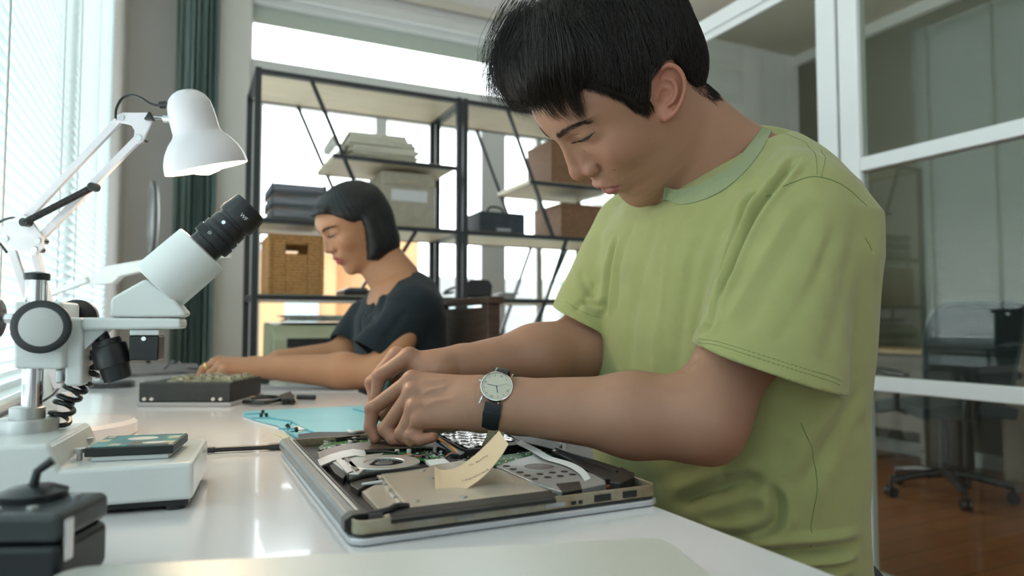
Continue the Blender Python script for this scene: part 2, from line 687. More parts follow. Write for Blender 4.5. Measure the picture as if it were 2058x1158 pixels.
def leaf_blob(name, c, rad, n, col, label, cat, seed, parent=None):
    r_ = random.Random(seed)
    mb = MB()
    for i in range(n):
        th, ph = r_.uniform(0, 2*PI), math.acos(r_.uniform(-.5, 1))
        rr = r_.uniform(.6, 1)
        q = V(c) + V(math.sin(ph)*math.cos(th)*rad[0], math.sin(ph)*math.sin(th)*rad[1], math.cos(ph)*rad[2])*rr
        u = nrm([r_.gauss(0, 1) for _ in range(3)]); w = nrm(np.cross(u, [r_.gauss(0, 1) for _ in range(3)]))
        s_ = r_.uniform(.03, .06)
        mb.add([q-u*s_, q+w*s_*.5, q+u*s_, q-w*s_*.5], [(0, 1, 2, 3)])
    return mb.build(name, mat(name+'_leaf', col, .6, noise=.4, nscale=6), parent, smooth=False, label=label, cat=cat)


leaf_blob('bush', (3.05, 7.4, -.05), (.9, .6, .75), 1800, (.38, .52, .12), 'leafy green bush outside the right part of the back window', 'bush', 3)
# ------------------------------------------------------------ shelving unit of black tube and pale boards
M_board = mat('pale_board', (.66, .59, .42), .55, noise=.12, nscale=5, stretch=(1, 8, 1))
YS, YE = 2.6, 2.96
T = .022


def shelf_bay(x0, x1, label, bars, mid):
    r = empty('shelving_unit', ((x0+x1)/2, (YS+YE)/2, 0), label, 'shelf', 'black-framed shelving units')
    for x in (x0, x1-T):
        for y in (YS, YE-T):
            MB().box(x, x+T, y, y+T, 0, 1.835).build('upright', M_black, r, bevel=.002)
    for z in (1.812, 1.268, .99, .70, .15):
        f = MB()
        for y in (YS, YE-T):
            f.box(x0+T, x1-T, y, y+T, z, z+.018)
        for x in (x0, x1-T):
            f.box(x, x+T, YS+T, YE-T, z, z+.018)
        f.build('level_frame', M_black, r, bevel=.001)
    for (xa, za, xb, zb) in bars:
        for y in (YS+.002, YE-.018):
            MB().bar((xa, y+.008, za), (xb, y+.008, zb), .013, .013, up=(0, 1, 0)).build('brace', M_black, r)
    (mx0, mx1, mz) = mid
    for y in (YS, YE-T):
        MB().box(mx0, mx1, y+.002, y+.016, mz, mz+.016).build('shelf_rail', M_black, r)
    for z in (1.812, 1.268, .99, .70, .15):
        MB().box(x0+.004, x1-.004, YS+.016, YE-.016, z+.003, z+.021).build('board', M_board, r, bevel=.001)
    MB().box(mx0, mx1-.004, YS+.012, YE-.012, mz+.002, mz+.020).build('board', M_board, r, bevel=.001)
    return r


shelf_bay(.222, 1.025, 'left bay of black shelving with papers, storage box, woven basket and printer',
          [(.4227, 1.812, .66, 1.28), (.8315, 1.268, .66, .99), (.66, .70, .90, .99)], (.505, 1.0, 1.53))
shelf_bay(1.03, 1.80, 'right bay of black shelving holding the low woven baskets and dark cases',
          [(1.235, 1.812, 1.455, 1.28), (1.5205, 1.268, 1.30, .70), (1.72, 1.268, 1.52, .86)], (1.34, 1.775, 1.505))

# wicker
wk = bpy.data.materials.new('wicker')
wk.use_nodes = True


def wicker(name, c1, c2):
    m = bpy.data.materials.new(name)
    m.use_nodes = True
    nt = m.node_tree
    p = nt.nodes['Principled BSDF']
    tc = nt.nodes.new('ShaderNodeTexCoord')
    w = nt.nodes.new('ShaderNodeTexWave')
    w.bands_direction = 'Z'
    w.inputs['Scale'].default_value = 28
    w.inputs['Distortion'].default_value = 3.5
    w.inputs['Detail'].default_value = 3
    w.inputs['Detail Scale'].default_value = 6
    cr = nt.nodes.new('ShaderNodeValToRGB')
    cr.color_ramp.elements[0].color = (*c2, 1)
    cr.color_ramp.elements[1].color = (*c1, 1)
    b = nt.nodes.new('ShaderNodeBump')
    b.inputs['Strength'].default_value = .8
    b.inputs['Distance'].default_value = .004
    nt.links.new(tc.outputs['Object'], w.inputs[0])
    nt.links.new(w.outputs['Fac'], cr.inputs[0])
    nt.links.new(cr.outputs[0], p.inputs['Base Color'])
    nt.links.new(w.outputs['Fac'], b.inputs['Height'])
    nt.links.new(b.outputs[0], p.inputs['Normal'])
    p.inputs['Roughness'].default_value = .7
    return m


M_wick = wicker('wicker_honey', (.70, .37, .13), (.26, .11, .03))
M_wick2 = wicker('wicker_brown', (.34, .19, .10), (.14, .07, .035))


def basket(x0, x1, y0, y1, z0, z1, m, label, hole=True, group=None):
    r = empty('wicker_basket', ((x0+x1)/2, (y0+y1)/2, z0), label, 'basket', group)
    t = .014
    b = MB()
    b.box(x0+t, x1-t, y0+t, y1-t, z0, z0+t)
    b.box(x0, x0+t, y0, y1, z0, z1)
    b.box(x1-t, x1, y0, y1, z0, z1)
    for ya, yb in ((y0, y0+t), (y1-t, y1)):
        if hole:
            xm, hw = (x0+x1)/2, min(.045, (x1-x0)*.2)
            zh = z1-.028
            b.box(x0+t, xm-hw, ya, yb, z0, z1)
            b.box(xm+hw, x1-t, ya, yb, z0, z1)
            b.box(xm-hw, xm+hw, ya, yb, z0, zh-.035)
            b.box(xm-hw, xm+hw, ya, yb, zh, z1)
        else:
            b.box(x0+t, x1-t, ya, yb, z0, z1)
    b.build('woven_body', m, r, bevel=.004)
    rm = MB()
    rr = .0085
    pts = [(x0+.004, y0+.004, z1), (x1-.004, y0+.004, z1), (x1-.004, y1-.004, z1), (x0+.004, y1-.004, z1)]
    for i in range(4):
        rm.tube([pts[i], pts[(i+1) % 4]], rr, 8)
    rm.build('rim', m, r)
    return r


def bx_px(pxl, pxr, pyt, pyb, y):
    a = at_y(pxl, (pyt+pyb)/2, y)
    b = at_y(pxr, (pyt+pyb)/2, y)
    zt, zb = at_y((pxl+pxr)/2, pyt, y)[2], at_y((pxl+pxr)/2, pyb, y)[2]
    return a[0], b[0], zb, zt


x0, x1, zb, zt = bx_px(540, 652, 476, 590, 2.63)
basket(x0, x1, 2.63, 2.90, 1.0125, zt, M_wick, 'tall honey-coloured woven basket with handle hole, left shelf bay')
x0, x1, zb, zt = bx_px(1128, 1216, 412, 474, 2.64)
basket(x0, 1.74, 2.64, 2.90, 1.2905, zt-.006, M_wick2, 'long low brown woven basket on the middle shelf of the right bay', False)
x0, x1, zb, zt = bx_px(1108, 1200, 288, 345, 2.64)
basket(x0, 1.70, 2.64, 2.88, 1.5265, zt, M_wick2, 'brown woven basket on the highest small shelf, beside the man\'s nose', False)

# storage box with lid band and blank label, handle slot
x0, x1, zb, zt = bx_px(770, 874, 345, 458, 2.65)
sb = empty('storage_box', ((x0+x1)/2, 2.77, 1.2905), 'beige fabric storage box with a blank label, under the paper stack', 'box')
M_fab = mat('beige_fabric', (.40, .36, .28), .9, noise=.12, nscale=30, bump=.2)
MB().box(x0, x1, 2.65, 2.90, 1.2905, zt-.03).build('body', M_fab, sb, bevel=.006)
MB().box(x0-.004, x1+.004, 2.645, 2.905, zt-.06, zt-.005).build('lid', M_fab, sb, bevel=.006)
xm = (x0+x1)/2
MB().box(xm-.075, xm+.075, 2.648, 2.651, 1.395, 1.44).build('label_card', mat('label_paper', (.62, .62, .62), .7, noise=.03), sb)
MB().box(xm-.045, xm+.035, 2.641, 2.650, zt-.05, zt-.035).build('handle', mat('tan_strap', (.45, .36, .27), .7, noise=.1), sb, bevel=.003)


# paper stacks, folder trays
def paper_stack(x0, x1, y0, y1, z0, z1, n, label, seed, m, group=None):
    r_ = random.Random(seed)
    b = MB()
    h = (z1-z0)/n
    for i in range(n):
        dx, dy = r_.uniform(-.012, .012), r_.uniform(-.01, .01)
        sx = r_.uniform(-.015, .0) if i < n*.7 else r_.uniform(-.05, -.02)
        b.box(x0+dx, x1+dx+sx, y0+dy, y1+dy, z0+i*h, z0+(i+.93)*h, rz=r_.uniform(-.06, .06), piv=((x0+x1)/2, (y0+y1)/2, z0))
    o = b.build('paper_stack', m, None, bevel=.001)
    return tag(o, label, 'papers', group)


M_paper = mat('old_paper', (.60, .57, .46), .8, noise=.25, nscale=18, stretch=(1, 1, 12))
M_paper2 = mat('white_paper', (.72, .72, .68), .8, noise=.15, nscale=18, stretch=(1, 1, 12))
x0, x1, zb, zt = bx_px(720, 838, 275, 310, 2.66)
tag(paper_stack(x0-.03, x1, 2.63, 2.86, 1.551, zt, 9, 'thick loose stack of yellowed papers on the upper left shelf', 1, M_paper), None)
x0, x1, zb, zt = bx_px(700, 730, 275, 310, 2.66)
paper_stack(x0-.03, x1-.075, 2.66, 2.88, 1.551, zt-.01, 8, 'narrow upright bundle of white papers left of the yellowed stack', 2, M_paper2)
x0, x1, zb, zt = bx_px(545, 655, 362, 425, 2.66)
tr = empty('letter_tray', ((x0+x1)/2, 2.77, 1.2905), 'grey stacked letter trays full of folders, behind the woman\'s forehead', 'tray')
b = MB()
for i in range(3):
    z = 1.2905 + i*.05
    b.box(x0, x1, 2.64, 2.90, z, z+.005)
    b.box(x0, x0+.004, 2.64, 2.90, z, z+.035)
    b.box(x1-.004, x1, 2.64, 2.90, z, z+.035)
    for xx in (x0+.002, x1-.008):
        b.box(xx, xx+.006, 2.66, 2.666, z, z+.052)
b.build('tray_frame', mat('smoke_plastic', (.10, .115, .13), .3, noise=.1), tr)
b = MB()
for i in range(3):
    z = 1.2965 + i*.05
    b.box(x0+.006, x1-.01, 2.632, 2.87, z, z+.026)
b.build('folders', mat('grey_folders', (.22, .23, .26), .6, noise=.5, nscale=30, stretch=(.3, .3, 8)), tr, bevel=.004)

# right bay: speaker-like dark bag with handle, camera, tape
x0, x1, zb, zt = bx_px(965, 1052, 428, 470, 2.68)
bg = empty('toolbox', ((x0+x1)/2, 2.74, 1.2905), 'dark carrying case with arched handle on the right bay\'s middle shelf', 'case')
MB().box(x0-.01, x1, 2.66, 2.84, 1.2905, zt).build('body', mat('case_cloth', (.035, .045, .06), .6, noise=.3), bg, bevel=.008)
xm = (x0+x1)/2
MB().tube(catmull([(xm-.045, 2.75, zt), (xm-.03, 2.75, zt+.03), (xm+.0, 2.75, zt+.036), (xm+.03, 2.75, zt+.028), (xm+.045, 2.75, zt)], 5), .005).build('handle', M_blackp, bg)
MB().box(xm-.035, xm+.03, 2.656, 2.661, 1.30, 1.312).build('name_plate', mat('brushed_plate', (.35, .37, .4), .4, .6), bg)

x0, x1, zb, zt = bx_px(935, 985, 562, 598, 2.68)
cmr = empty('headset', ((x0+x1)/2, 2.74, 1.012), 'dark goggle-shaped headset with a strap, across the joint of the two shelf bays', 'headset')
b = MB()
xm, zm = (x0+x1)/2, (1.012+zt)/2
b.prism([(x0, 2.66, 1.013), (x1, 2.66, 1.013), (x1+.006, 2.66, zm+.012), (x1-.008, 2.66, zt), (x0+.015, 2.66, zt), (x0-.006, 2.66, zm)], (0, .10, 0))
b.build('visor', M_blackp, cmr, bevel=.012, seg=3)
b = MB()
b.tube(catmull([(x0, 2.70, zm), (x0-.03, 2.72, zm+.005), (x0-.06, 2.75, zm-.01), (x0-.05, 2.80, zm-.018), (x0, 2.82, zm-.01)], 6), [.004]*25 if False else .006, 6)
b.build('strap', M_blackp, cmr)
x0, x1, zb, zt = bx_px(1000, 1032, 584, 598, 2.68)
tag(MB().box(x0, x1, 2.67, 2.73, 1.0125, 1.032).box(x0+.02, x1+.03, 2.68, 2.72, 1.032, 1.038).build('cable_adapter', mat('grey_plastic', (.3, .3, .3), .4, noise=.2), None, bevel=.004),
    'small grey adapter lying on the lower right shelf', 'adapter')
x0, x1, zb, zt = bx_px(690, 740, 582, 592, 2.68)
tag(MB().box(x0, x1+.05, 2.66, 2.82, 1.0125, 1.036).box(x0+.02, x1, 2.68, 2.80, 1.036, 1.045).build('laptop_dock', M_blackp, None, bevel=.005),
    'flat black device on the shelf beside the tall basket, below the woman\'s chin', 'device')

# printer on the lower shelf of the left bay
x0, x1, zb, zt = bx_px(545, 690, 632, 715, 2.62)
pr = empty('printer', ((x0+x1)/2, 2.78, .721), 'old beige printer with papers on top, lower left shelf', 'printer')
M_beige = mat('aged_beige_plastic', (.44, .45, .30), .5, noise=.08, nscale=10)
z0, y0, y1 = .721, 2.585, 2.90
x1 = x0 + .44
side = [(x0, y0, z0), (x0, y0, z0+.13), (x0, y0+.05, z0+.175), (x0, y1, z0+.19), (x0, y1, z0)]
MB().prism(side, (x1-x0, 0, 0)).build('housing', M_beige, pr, bevel=.012, seg=3)
MB().box(x0+.05, x1-.03, y0-.004, y0+.02, z0+.095, z0+.13).build('paper_slot', M_black, pr, bevel=.004)
MB().box(x0+.05, x1-.08, y0-.005, y0+.01, z0+.05, z0+.068).build('tray_slot', mat('dim_plastic', (.2, .2, .14), .5), pr, bevel=.003)
MB().box(x0+.04, x1-.03, y0-.012, y0+.006, z0+.07, z0+.094).build('tray_lip', M_beige, pr, bevel=.004)
o = paper_stack(x0+.06, x1-.04, 2.64, 2.86, z0+.1915, z0+.215, 5, 'crumpled papers lying on top of the beige printer', 5, mat('crumpled_paper', (.6, .6, .55), .8, noise=.5, nscale=30))
# ------------------------------------------------------------ white desks
desk_m = mat('glossy_white_top', (.78, .77, .79), .16, spec=.5, noise=.015, nscale=4, coat=.3)


def desk(x0, x1, y0, y1, label, seams=()):
    r = empty('desk', ((x0+x1)/2, (y0+y1)/2, 0), label, 'desk')
    MB().box(x0, x1, y0, y1, .722, .75).build('desk_top', desk_m, r, bevel=.003)
    for x in (x0+.04, x1-.07):
        for y in (y0+.05, y1-.08):
            MB().box(x, x+.03, y, y+.03, 0, .722).build('leg', M_frame, r, bevel=.002)
    MB().box(x0+.04, x1-.04, y1-.08, y1-.06, .66, .722).box(x0+.04, x1-.04, y0+.06, y0+.08, .66, .722).build('apron', M_frame, r)
    return r


desk(XL+.01, .368, -.35, 2.45, 'long glossy white desk by the blinds carrying the microscope and both laptops')
wd_ = desk(.84, 1.62, 1.50, 2.40, 'white desk behind the man, partly seen past his elbow')
MB().box(.90, 1.56, 1.53, 1.545, .12, .72).build('modesty_panel', mat('grey_panel', (.42, .43, .44), .5, noise=.03), wd_)

# ------------------------------------------------------------ stereo microscope
M_scope = mat('scope_paint', (.72, .765, .76), .32, noise=.03, nscale=20, coat=.2, bump=.03, bscale=600)
M_chrome = mat('chrome', (.72, .72, .74), .12, 1.0)
M_sat = mat('satin_silver', (.62, .64, .64), .38, .8, noise=.05, nscale=30)
e1, e2, e3 = V(.9927, -.1207, 0), V(.1207, .9927, 0), V(0, 0, 1)
colp = V(-.10, .735, .80)                      # foot of the column
sc = empty('stereo_microscope', (-.10, .735, .75), 'pale grey stereo microscope with black eyepiece on the left of the desk', 'microscope')


def S(px, py, off=0.):
    """point on the microscope's own plane (off metres towards -e2)"""
    return at_plane(px, py, colp - e2*off, e2)


def Sd(px1, px2):
    d = proj(colp)[2]
    return abs(px2-px1)*d/F_PX


# base: profile prism running along e2
n0 = at_z(385, 1005, .758)
bt = []
for (px, py) in ((388, 1003), (388, 931), (121, 943), (98, 897), (-110, 897), (-110, 1040)):
    p = at_plane(px, py, n0, e2)
    bt.append(p)
bt[0][2] = bt[5][2] = .758
bt[1][2] = bt[2][2] = (bt[1][2]+bt[2][2])/2
zlow = bt[1][2]
bt[3][2] = bt[4][2] = (bt[3][2]+bt[4][2])/2
zhi = bt[3][2]
MB().prism(bt, e2*.125).build('base', M_scope, sc, bevel=.004, seg=3)
pl = [V(q) for q in (bt[0], bt[5])]
MB().prism([pl[0]-e1*.004+e2*.004 - e3*.0045, pl[1]+e2*.004-e3*.0045, pl[1]+e2*.12-e3*.0045, pl[0]-e1*.004+e2*.12-e3*.0045], (0, 0, .006)).build('base_plate', M_blackp, sc)
for q in (pl[0]-e1*.015+e2*.012, pl[1]+e1*.03+e2*.012, pl[0]-e1*.015+e2*.11, pl[1]+e1*.03+e2*.11):
    MB().cyl((q[0], q[1], .75), (q[0], q[1], .757), .009, .0075, 20).build('foot', M_blackp, sc)
# column: collar, rod, cap
cz = lambda px, py: S(px, py)
cc = S(56, 800)
cx, cy = cc[0], cc[1]
r1 = Sd(2, 111)/2
MB().lathe([(0, r1), (S(56, 843)[2]-zhi-.001, r1), (S(56, 840)[2]-zhi, r1*.96), (S(56, 840)[2]-zhi, r1*.56), (S(56, 819)[2]-zhi, r1*.56), (S(56, 817)[2]-zhi, r1*.50)], (cx, cy, zhi), (0, 0, 1), 48).build('column_collar', M_sat, sc)
MB().cyl((cx+.003, cy, zhi+.02), (cx+.003, cy, S(60, 562)[2]), Sd(43, 79)/2, n=32).build('column', M_chrome, sc)
cp = S(74, 575)
MB().cyl((cp[0], cp[1], S(60, 610)[2]), (cp[0], cp[1], S(60, 562)[2]), Sd(56, 92)/2, n=32).build('column_top', M_chrome, sc)
MB().lathe([(0, .0098), (.004, .0103), (.006, .0098), (.0075, .003)], (cp[0], cp[1], S(60, 563)[2]), (0, 0, 1), 28).build('column_cap', M_blackp, sc)


def slab(pxs, off, th, name, m=None, bev=.002, **k):
    """outline in the microscope plane, from off towards the viewer, th thick away"""
    return MB().prism([S(px, py, off) for px, py in pxs], e2*th).build(name, m or M_scope, sc, bevel=bev, seg=2, **k)


slab([(26, 606), (128, 606), (128, 742), (26, 742)], .026, .052, 'focus_block', bev=.003)
slab([(129, 638), (166, 638), (166, 777), (129, 777)], .018, .036, 'focus_slide', bev=.003)
slab([(111, 742), (126, 742), (125, 770), (110, 772)], .008, .016, 'rack', M_sat)
kb = S(93, 657, .026)
MB().lathe([(0, .0135), (.004, .0205), (.012, .0225), (.014, .0225), (.0148, .0205), (.0148, .0165), (.0140, .0160)], kb, -e2, 48, cap0=False).build('focus_knob', M_blackp, sc)
MB().lathe([(0, .0164), (.0146, .0164), (.0150, .0158)], kb, -e2, 48).build('knob_face', mat('knob_face_grey', (.48, .50, .49), .5, noise=.03), sc)
kf = S(148, 640, -.03)
MB().lathe([(0, .012), (.008, .018), (.016, .018), (.018, .015)], kf, e2, 32).build('focus_knob', M_blackp, sc)
# clamp knob at far left on a screw
ks = S(26, 640, 0)
MB().cyl(ks, ks - e1*.012, .0045, n=16).build('clamp_screw', M_chrome, sc)
b = MB()
kk = ks - e1*.0075
prof = [(0, .008), (.002, .017), (.012, .018), (.014, .014)]
b.lathe(prof, kk, -e1, 14)
b.build('clamp_knob', M_blackp, sc, smooth=False, bevel=.001)
# horizontal arm, gusset, prism housing
slab([(163, 638), (364, 640), (364, 661), (163, 664)], .022, .044, 'head_arm', bev=.003)
slab([(166, 662), (216, 662), (171, 703), (166, 703)], .012, .024, 'gusset')
slab([(218, 638), (222, 599), (292, 560), (350, 600), (366, 620), (376, 631), (362, 638)], .020, .040, 'prism_housing', bev=.003)
# the body tube and eyepiece along one axis
A0, A1 = S(322, 575), S(396, 512)
ax_ = nrm(A1 - A0)
axn = V(*ax_)
sc_px = np.linalg.norm(A1-A0)/math.hypot(74, 63)
c0 = S(319, 576)
MB().lathe([(0, 59*sc_px), (2*sc_px, 61*sc_px), (112*sc_px, 61*sc_px), (115*sc_px, 60*sc_px), (116*sc_px, 57*sc_px), (118*sc_px, 44*sc_px)], c0, ax_, 56).build('body_tube', M_scope, sc)
q = sc_px
ep = MB()
ep.lathe([(114*q, 36*q), (134*q, 36*q), (135*q, 39*q), (136*q, 42.5*q), (157*q, 42.5*q), (158*q, 40*q), (160*q, 40*q), (161*q, 41.5*q),
          (172*q, 41.5*q), (173*q, 38*q), (176*q, 38*q), (177*q, 40*q), (194*q, 39*q), (195*q, 36.5*q), (203*q, 36.5*q),
          (204*q, 41.5*q), (214*q, 43*q), (247*q, 40*q), (251*q, 38*q), (249*q, 35*q), (242*q, 30*q), (232*q, 27*q)], c0, ax_, 64)
ep.build('eyepiece', M_blackp, sc, ang=25)
g = MB()
for i in range(90):
    an = 2*PI*i/90
    u, w, _ = frame_for(ax_)
    d_ = u*math.cos(an) + w*math.sin(an)
    p_ = c0 + ax_*(146.5*q) + d_*(42.6*q)
    g.obox(p_, [ax_, d_, np.cross(ax_, d_)], (8.5*q, .7*q, .9*q))
g.build('knurled_grip', M_black, sc, smooth=False)['kind'] = 'stuff'
MB().lathe([(231*q, 27*q), (233*q, 20*q), (234*q, .0001)], c0, ax_, 40).build('lens', mat('dark_lens', (.03, .03, .05), .05, spec=.8), sc)
for (s_, t_) in ((185, .2), (150, .25)):
    u = -nrm(np.cross(ax_, np.cross(-e2, ax_)))
    side = nrm(-e2*1.0 + np.cross(ax_, e2)*t_)
    p_ = c0 + ax_*(s_*q) + side*(39.5*q)
    MB().cyl(p_, p_+side*.0014, .0019, n=14).build('set_screw', M_chrome, sc)
p_ = c0 + ax_*(104*q) + nrm(np.cross(ax_, e2)*-1)*-1*(60*q)
# writing on the eyepiece
def text_mesh(txt, size, name, m, origin, xdir, ydir, parent=None, depth=.0002, align='CENTER', label=None, cat=None):
    cu = bpy.data.curves.new(name, 'FONT')
    cu.body, cu.size, cu.extrude, cu.align_x, cu.align_y = txt, size, depth, align, 'CENTER'
    tmp = bpy.data.objects.new(name, cu)
    COL.objects.link(tmp)
    bpy.context.view_layer.update()
    dg = bpy.context.evaluated_depsgraph_get()
    me = bpy.data.meshes.new_from_object(tmp.evaluated_get(dg))
    bpy.data.objects.remove(tmp)
    bpy.data.curves.remove(cu)
    x, y = nrm(xdir), nrm(ydir)
    z = np.cross(x, y)
    inv = world_of(parent).inverted() if parent is not None else Matrix.Identity(4)
    M = Matrix(((x[0], y[0], z[0], origin[0]), (x[1], y[1], z[1], origin[1]), (x[2], y[2], z[2], origin[2]), (0, 0, 0, 1)))
    me.transform(inv @ M)
    me.materials.clear()
    me.materials.append(m)
    o = bpy.data.objects.new(name, me)
    COL.objects.link(o)
    if parent is not None: o.parent = parent
    return o


tw = mat('white_print', (.75, .75, .75), .5)
up_ = np.cross(ax_, -e2)
up_ = nrm(up_)
tp = S(492, 452, 0) - e2*(41.5*q)
sd = nrm(-e2*.97 - up_*.24) if up_[2] > 0 else nrm(-e2*.97 + up_*.24)
tpp = c0 + ax_*(222*q) + sd*(42.9*q)
text_mesh('WF', .0052, 'lettering', tw, tpp, nrm(np.cross(ax_, sd)), ax_ if False else ax_*1.0, sc)
# ring illuminator block and second lamp under the arm
ob = S(288, 665)
slab([(259, 675), (320, 675), (318, 725), (259, 725)], .017, .034, 'objective_housing', M_blackp, bev=.0015)
slab([(260, 662), (321, 662), (320, 675), (260, 675)], .016, .032, 'objective_mount', M_sat, bev=.001)
sp = S(289, 681, .017)
MB().cyl(sp, sp - e2*.0015, .002, n=14).build('set_screw', M_chrome, sc)
I0, I1 = S(213, 683, .005), S(238, 762, .005)
ia = nrm(I1-I0)
ln = np.linalg.norm(I1-I0)
MB().lathe([(0, 26*q), (.001, 27*q), (12*q, 28*q), (13*q, 33*q), (15*q, 34*q), (55*q, 34*q), (56*q, 28*q), (84*q, 26*q), (86*q, 24*q)], I0, ia, 48).build('illuminator', M_blackp, sc)
MB().lathe([(-.0085, .001), (-.007, .005), (.0, .006)], I0-e1*.002, ia, 20).build('illuminator_bracket', M_black, sc)
# stage screws with round heads (pixel positions on the low base)
for (px, py) in ((160, 925), (176, 902)):
    p_ = at_z(px, py, zlow)
    b = MB().cyl(p_, p_+V(0, 0, .006), .0022, n=14).cyl(p_+V(0, 0, .0062), p_+V(0, 0, .0100), .0048, n=22)
    b.build('stage_screw', M_sat, sc)
# coiled black cable
path = []
ctr = [S(178, 690, -.02), S(186, 735, -.015), S(160, 770, -.01), S(135, 805, -.01), S(116, 850, -.012)]
cl = catmull(ctr, 24)
N = len(cl)
nt_ = 8.5
hel = []
for i in range(N*4):
    t = i/(N*4-1)*(N-1)
    k = int(min(t, N-2)); f_ = t-k
    p_ = cl[k]*(1-f_) + cl[k+1]*f_
    tg = nrm(cl[min(k+1, N-1)]-cl[k])
    u, w, _ = frame_for(tg)
    an = t/(N-1)*nt_*2*PI
    hel.append(p_ + (u*math.cos(an)+w*math.sin(an))*.0085)
cbl = MB().tube(hel, .0023, 8)
cbl.build('coiled_cable', M_blackp, sc)

# hard drive on the microscope's base
za = zlow + .004
h0, h1, h2, h3 = at_z(168, 920, za), at_z(348, 912, za), at_z(370, 884, za), at_z(200, 884, za)
ux = nrm(h1-h0); uy = nrm(np.cross((0, 0, 1), ux)); Lx = np.linalg.norm(h1-h0); Ly = .064
hd = empty('hard_drive', (h0+h1)/2, 'small hard drive with teal label lying on the microscope base', 'hard drive')
bs = h0 + ux*.0 + V(0, 0, 0)
MB().prism([bs, bs+ux*Lx, bs+ux*Lx+uy*Ly, bs+uy*Ly], (0, 0, .0075)).build('case', M_black, hd, bevel=.001)
MB().prism([bs-V(0, 0, .0035)+ux*.006, bs-V(0, 0, .0035)+ux*(Lx-.004), bs-V(0, 0, .0035)+ux*(Lx-.004)+uy*Ly, bs-V(0, 0, .0035)+uy*Ly+ux*.006], (0, 0, .0034)).build('drive_base', M_sat, hd)
tz = bs + V(0, 0, .0076)
M_teal = mat('teal_label', (.03, .33, .32), .35, col2=(.02, .15, .20), nscale=50)


def patch(u0, u1, v0, v1, h, m, nm, par, o=None):
    o = tz if o is None else o
    MB().prism([o+ux*Lx*u0+uy*Ly*v0, o+ux*Lx*u1+uy*Ly*v0, o+ux*Lx*u1+uy*Ly*v1, o+ux*Lx*u0+uy*Ly*v1], (0, 0, h)).build(nm, m, par, bevel=.0001 if h > .0005 else 0)


patch(.02, .98, .03, .97, .0004, M_teal, 'label_sticker', hd)
patch(.45, .94, .05, .34, .0006, mat('brown_foil', (.10, .09, .08), .4), 'label_field', hd)
for (a_, b_, c_, d_) in ((.03, .16, .42, .62), (.82, .96, .55, .75), (.80, .97, .16, .30), (.05, .14, .78, .9), (.24, .36, .08, .22)):
    patch(a_, b_, c_, d_, .0007, mat('cream_print', (.5, .5, .36), .5), 'label_field', hd)
lp = tz + ux*Lx*.52 + uy*Ly*.62 + V(0, 0, .0004)
MB().lathe([(0, .0001), (.0004, .0001)], lp, (0, 0, 1), 4)
el = MB()
P_ = [lp + ux*math.cos(a)*.0125 + uy*math.sin(a)*.009 for a in np.linspace(0, 2*PI, 40)[:-1]]
el.prism(P_, (0, 0, .0003)); el.build('round_sticker', mat('white_sticker', (.75, .75, .72), .4), hd)
lp2 = tz + ux*Lx*.74 + uy*Ly*.2 + V(0, 0, .0006)
P_ = [lp2 + ux*math.cos(a)*.0095 + uy*math.sin(a)*.005 for a in np.linspace(0, 2*PI, 32)[:-1]]
MB().prism(P_, (0, 0, .0003)).build('round_sticker', MATS['white_sticker'], hd)
for (u_, v_) in ((.04, .05), (.96, .05), (.04, .95), (.96, .95), (.3, .96), (.7, .96)):
    p_ = tz + ux*Lx*u_ + uy*Ly*v_
    MB().cyl(p_, p_+V(0, 0, .0009), .0019, n=12).build('case_screw', M_sat, hd)

# ------------------------------------------------------------ articulated desk lamp
M_lamp = mat('lamp_white', (.70, .68, .71), .22, noise=.02, nscale=20, coat=.4)
lb = V(-.142, 1.125, .75)
dl = empty('desk_lamp', lb, 'white articulated desk lamp with its bell shade lit', 'lamp')
rb = .090
MB().lathe([(0, rb-.002), (.002, rb), (.016, rb), (.021, rb-.006), (.022, rb-.02)], lb, (0, 0, 1), 72).build('lamp_base', M_lamp, dl)
LD = .95


def Lp(px, py, off=0.):
    return at_d(px, py, LD + off)


MB().cyl(lb+V(0, 0, .02), lb+V(0, 0, .06), .009, n=20).build('post', M_lamp, dl)


def flatbar(a, b, name, w=.0105, off=0.):
    pa, pb = Lp(*a, off), Lp(*b, off)
    MB().bar(pa, pb, .006, w, up=CU if False else (0, 0, 1)).build(name, M_lamp, dl, bevel=.001)


pb_ = lb + V(0, 0, .055)
bj = proj(pb_)
flatbar((25, 505), (bj[0]-12, bj[1]-16), 'lower_arm')
flatbar((72, 512), (bj[0]+14, bj[1]-10), 'lower_arm')
flatbar((56, 436), (238, 243), 'upper_arm')
flatbar((80, 480), (280, 277), 'upper_arm')


def plate(pts, name, th=.004, off=-.006):
    P_ = [Lp(x, y, off) for x, y in pts]
    MB().prism(P_, CF*th).build(name, M_lamp, dl, bevel=.0008)
    MB().prism([Lp(x, y, -off) for x, y in pts], CF*th).build(name, M_lamp, dl, bevel=.0008)


plate([(2, 458), (12, 446), (44, 430), (58, 436), (86, 478), (86, 498), (72, 512), (12, 498), (2, 488)], 'joint_plate')
plate([(234, 232), (246, 226), (300, 226), (306, 240), (286, 284), (276, 290), (268, 280), (270, 262), (264, 252), (250, 248), (236, 246)], 'joint_plate')
for (x, y) in ((10, 480), (75, 484), (68, 502), (243, 236), (278, 277)):
    p_ = Lp(x, y, -.0075)
    MB().cyl(p_, p_+CF*.018, .0042, n=16).build('rivet', M_chrome, dl)
tri = [Lp(298, 222, -.014), Lp(287, 240, -.014), Lp(309, 242, -.014)]
MB().prism(tri, CF*.008).build('wing_knob', M_blackp, dl, bevel=.002)
MB().cyl(Lp(298, 236, .0), Lp(340, 239, 0), .0022, n=10).build('shade_rod', M_chrome, dl)
MB().cyl(Lp(330, 239, -.0), Lp(346, 239, 0), .0055, n=16).build('shade_joint', M_sat, dl)
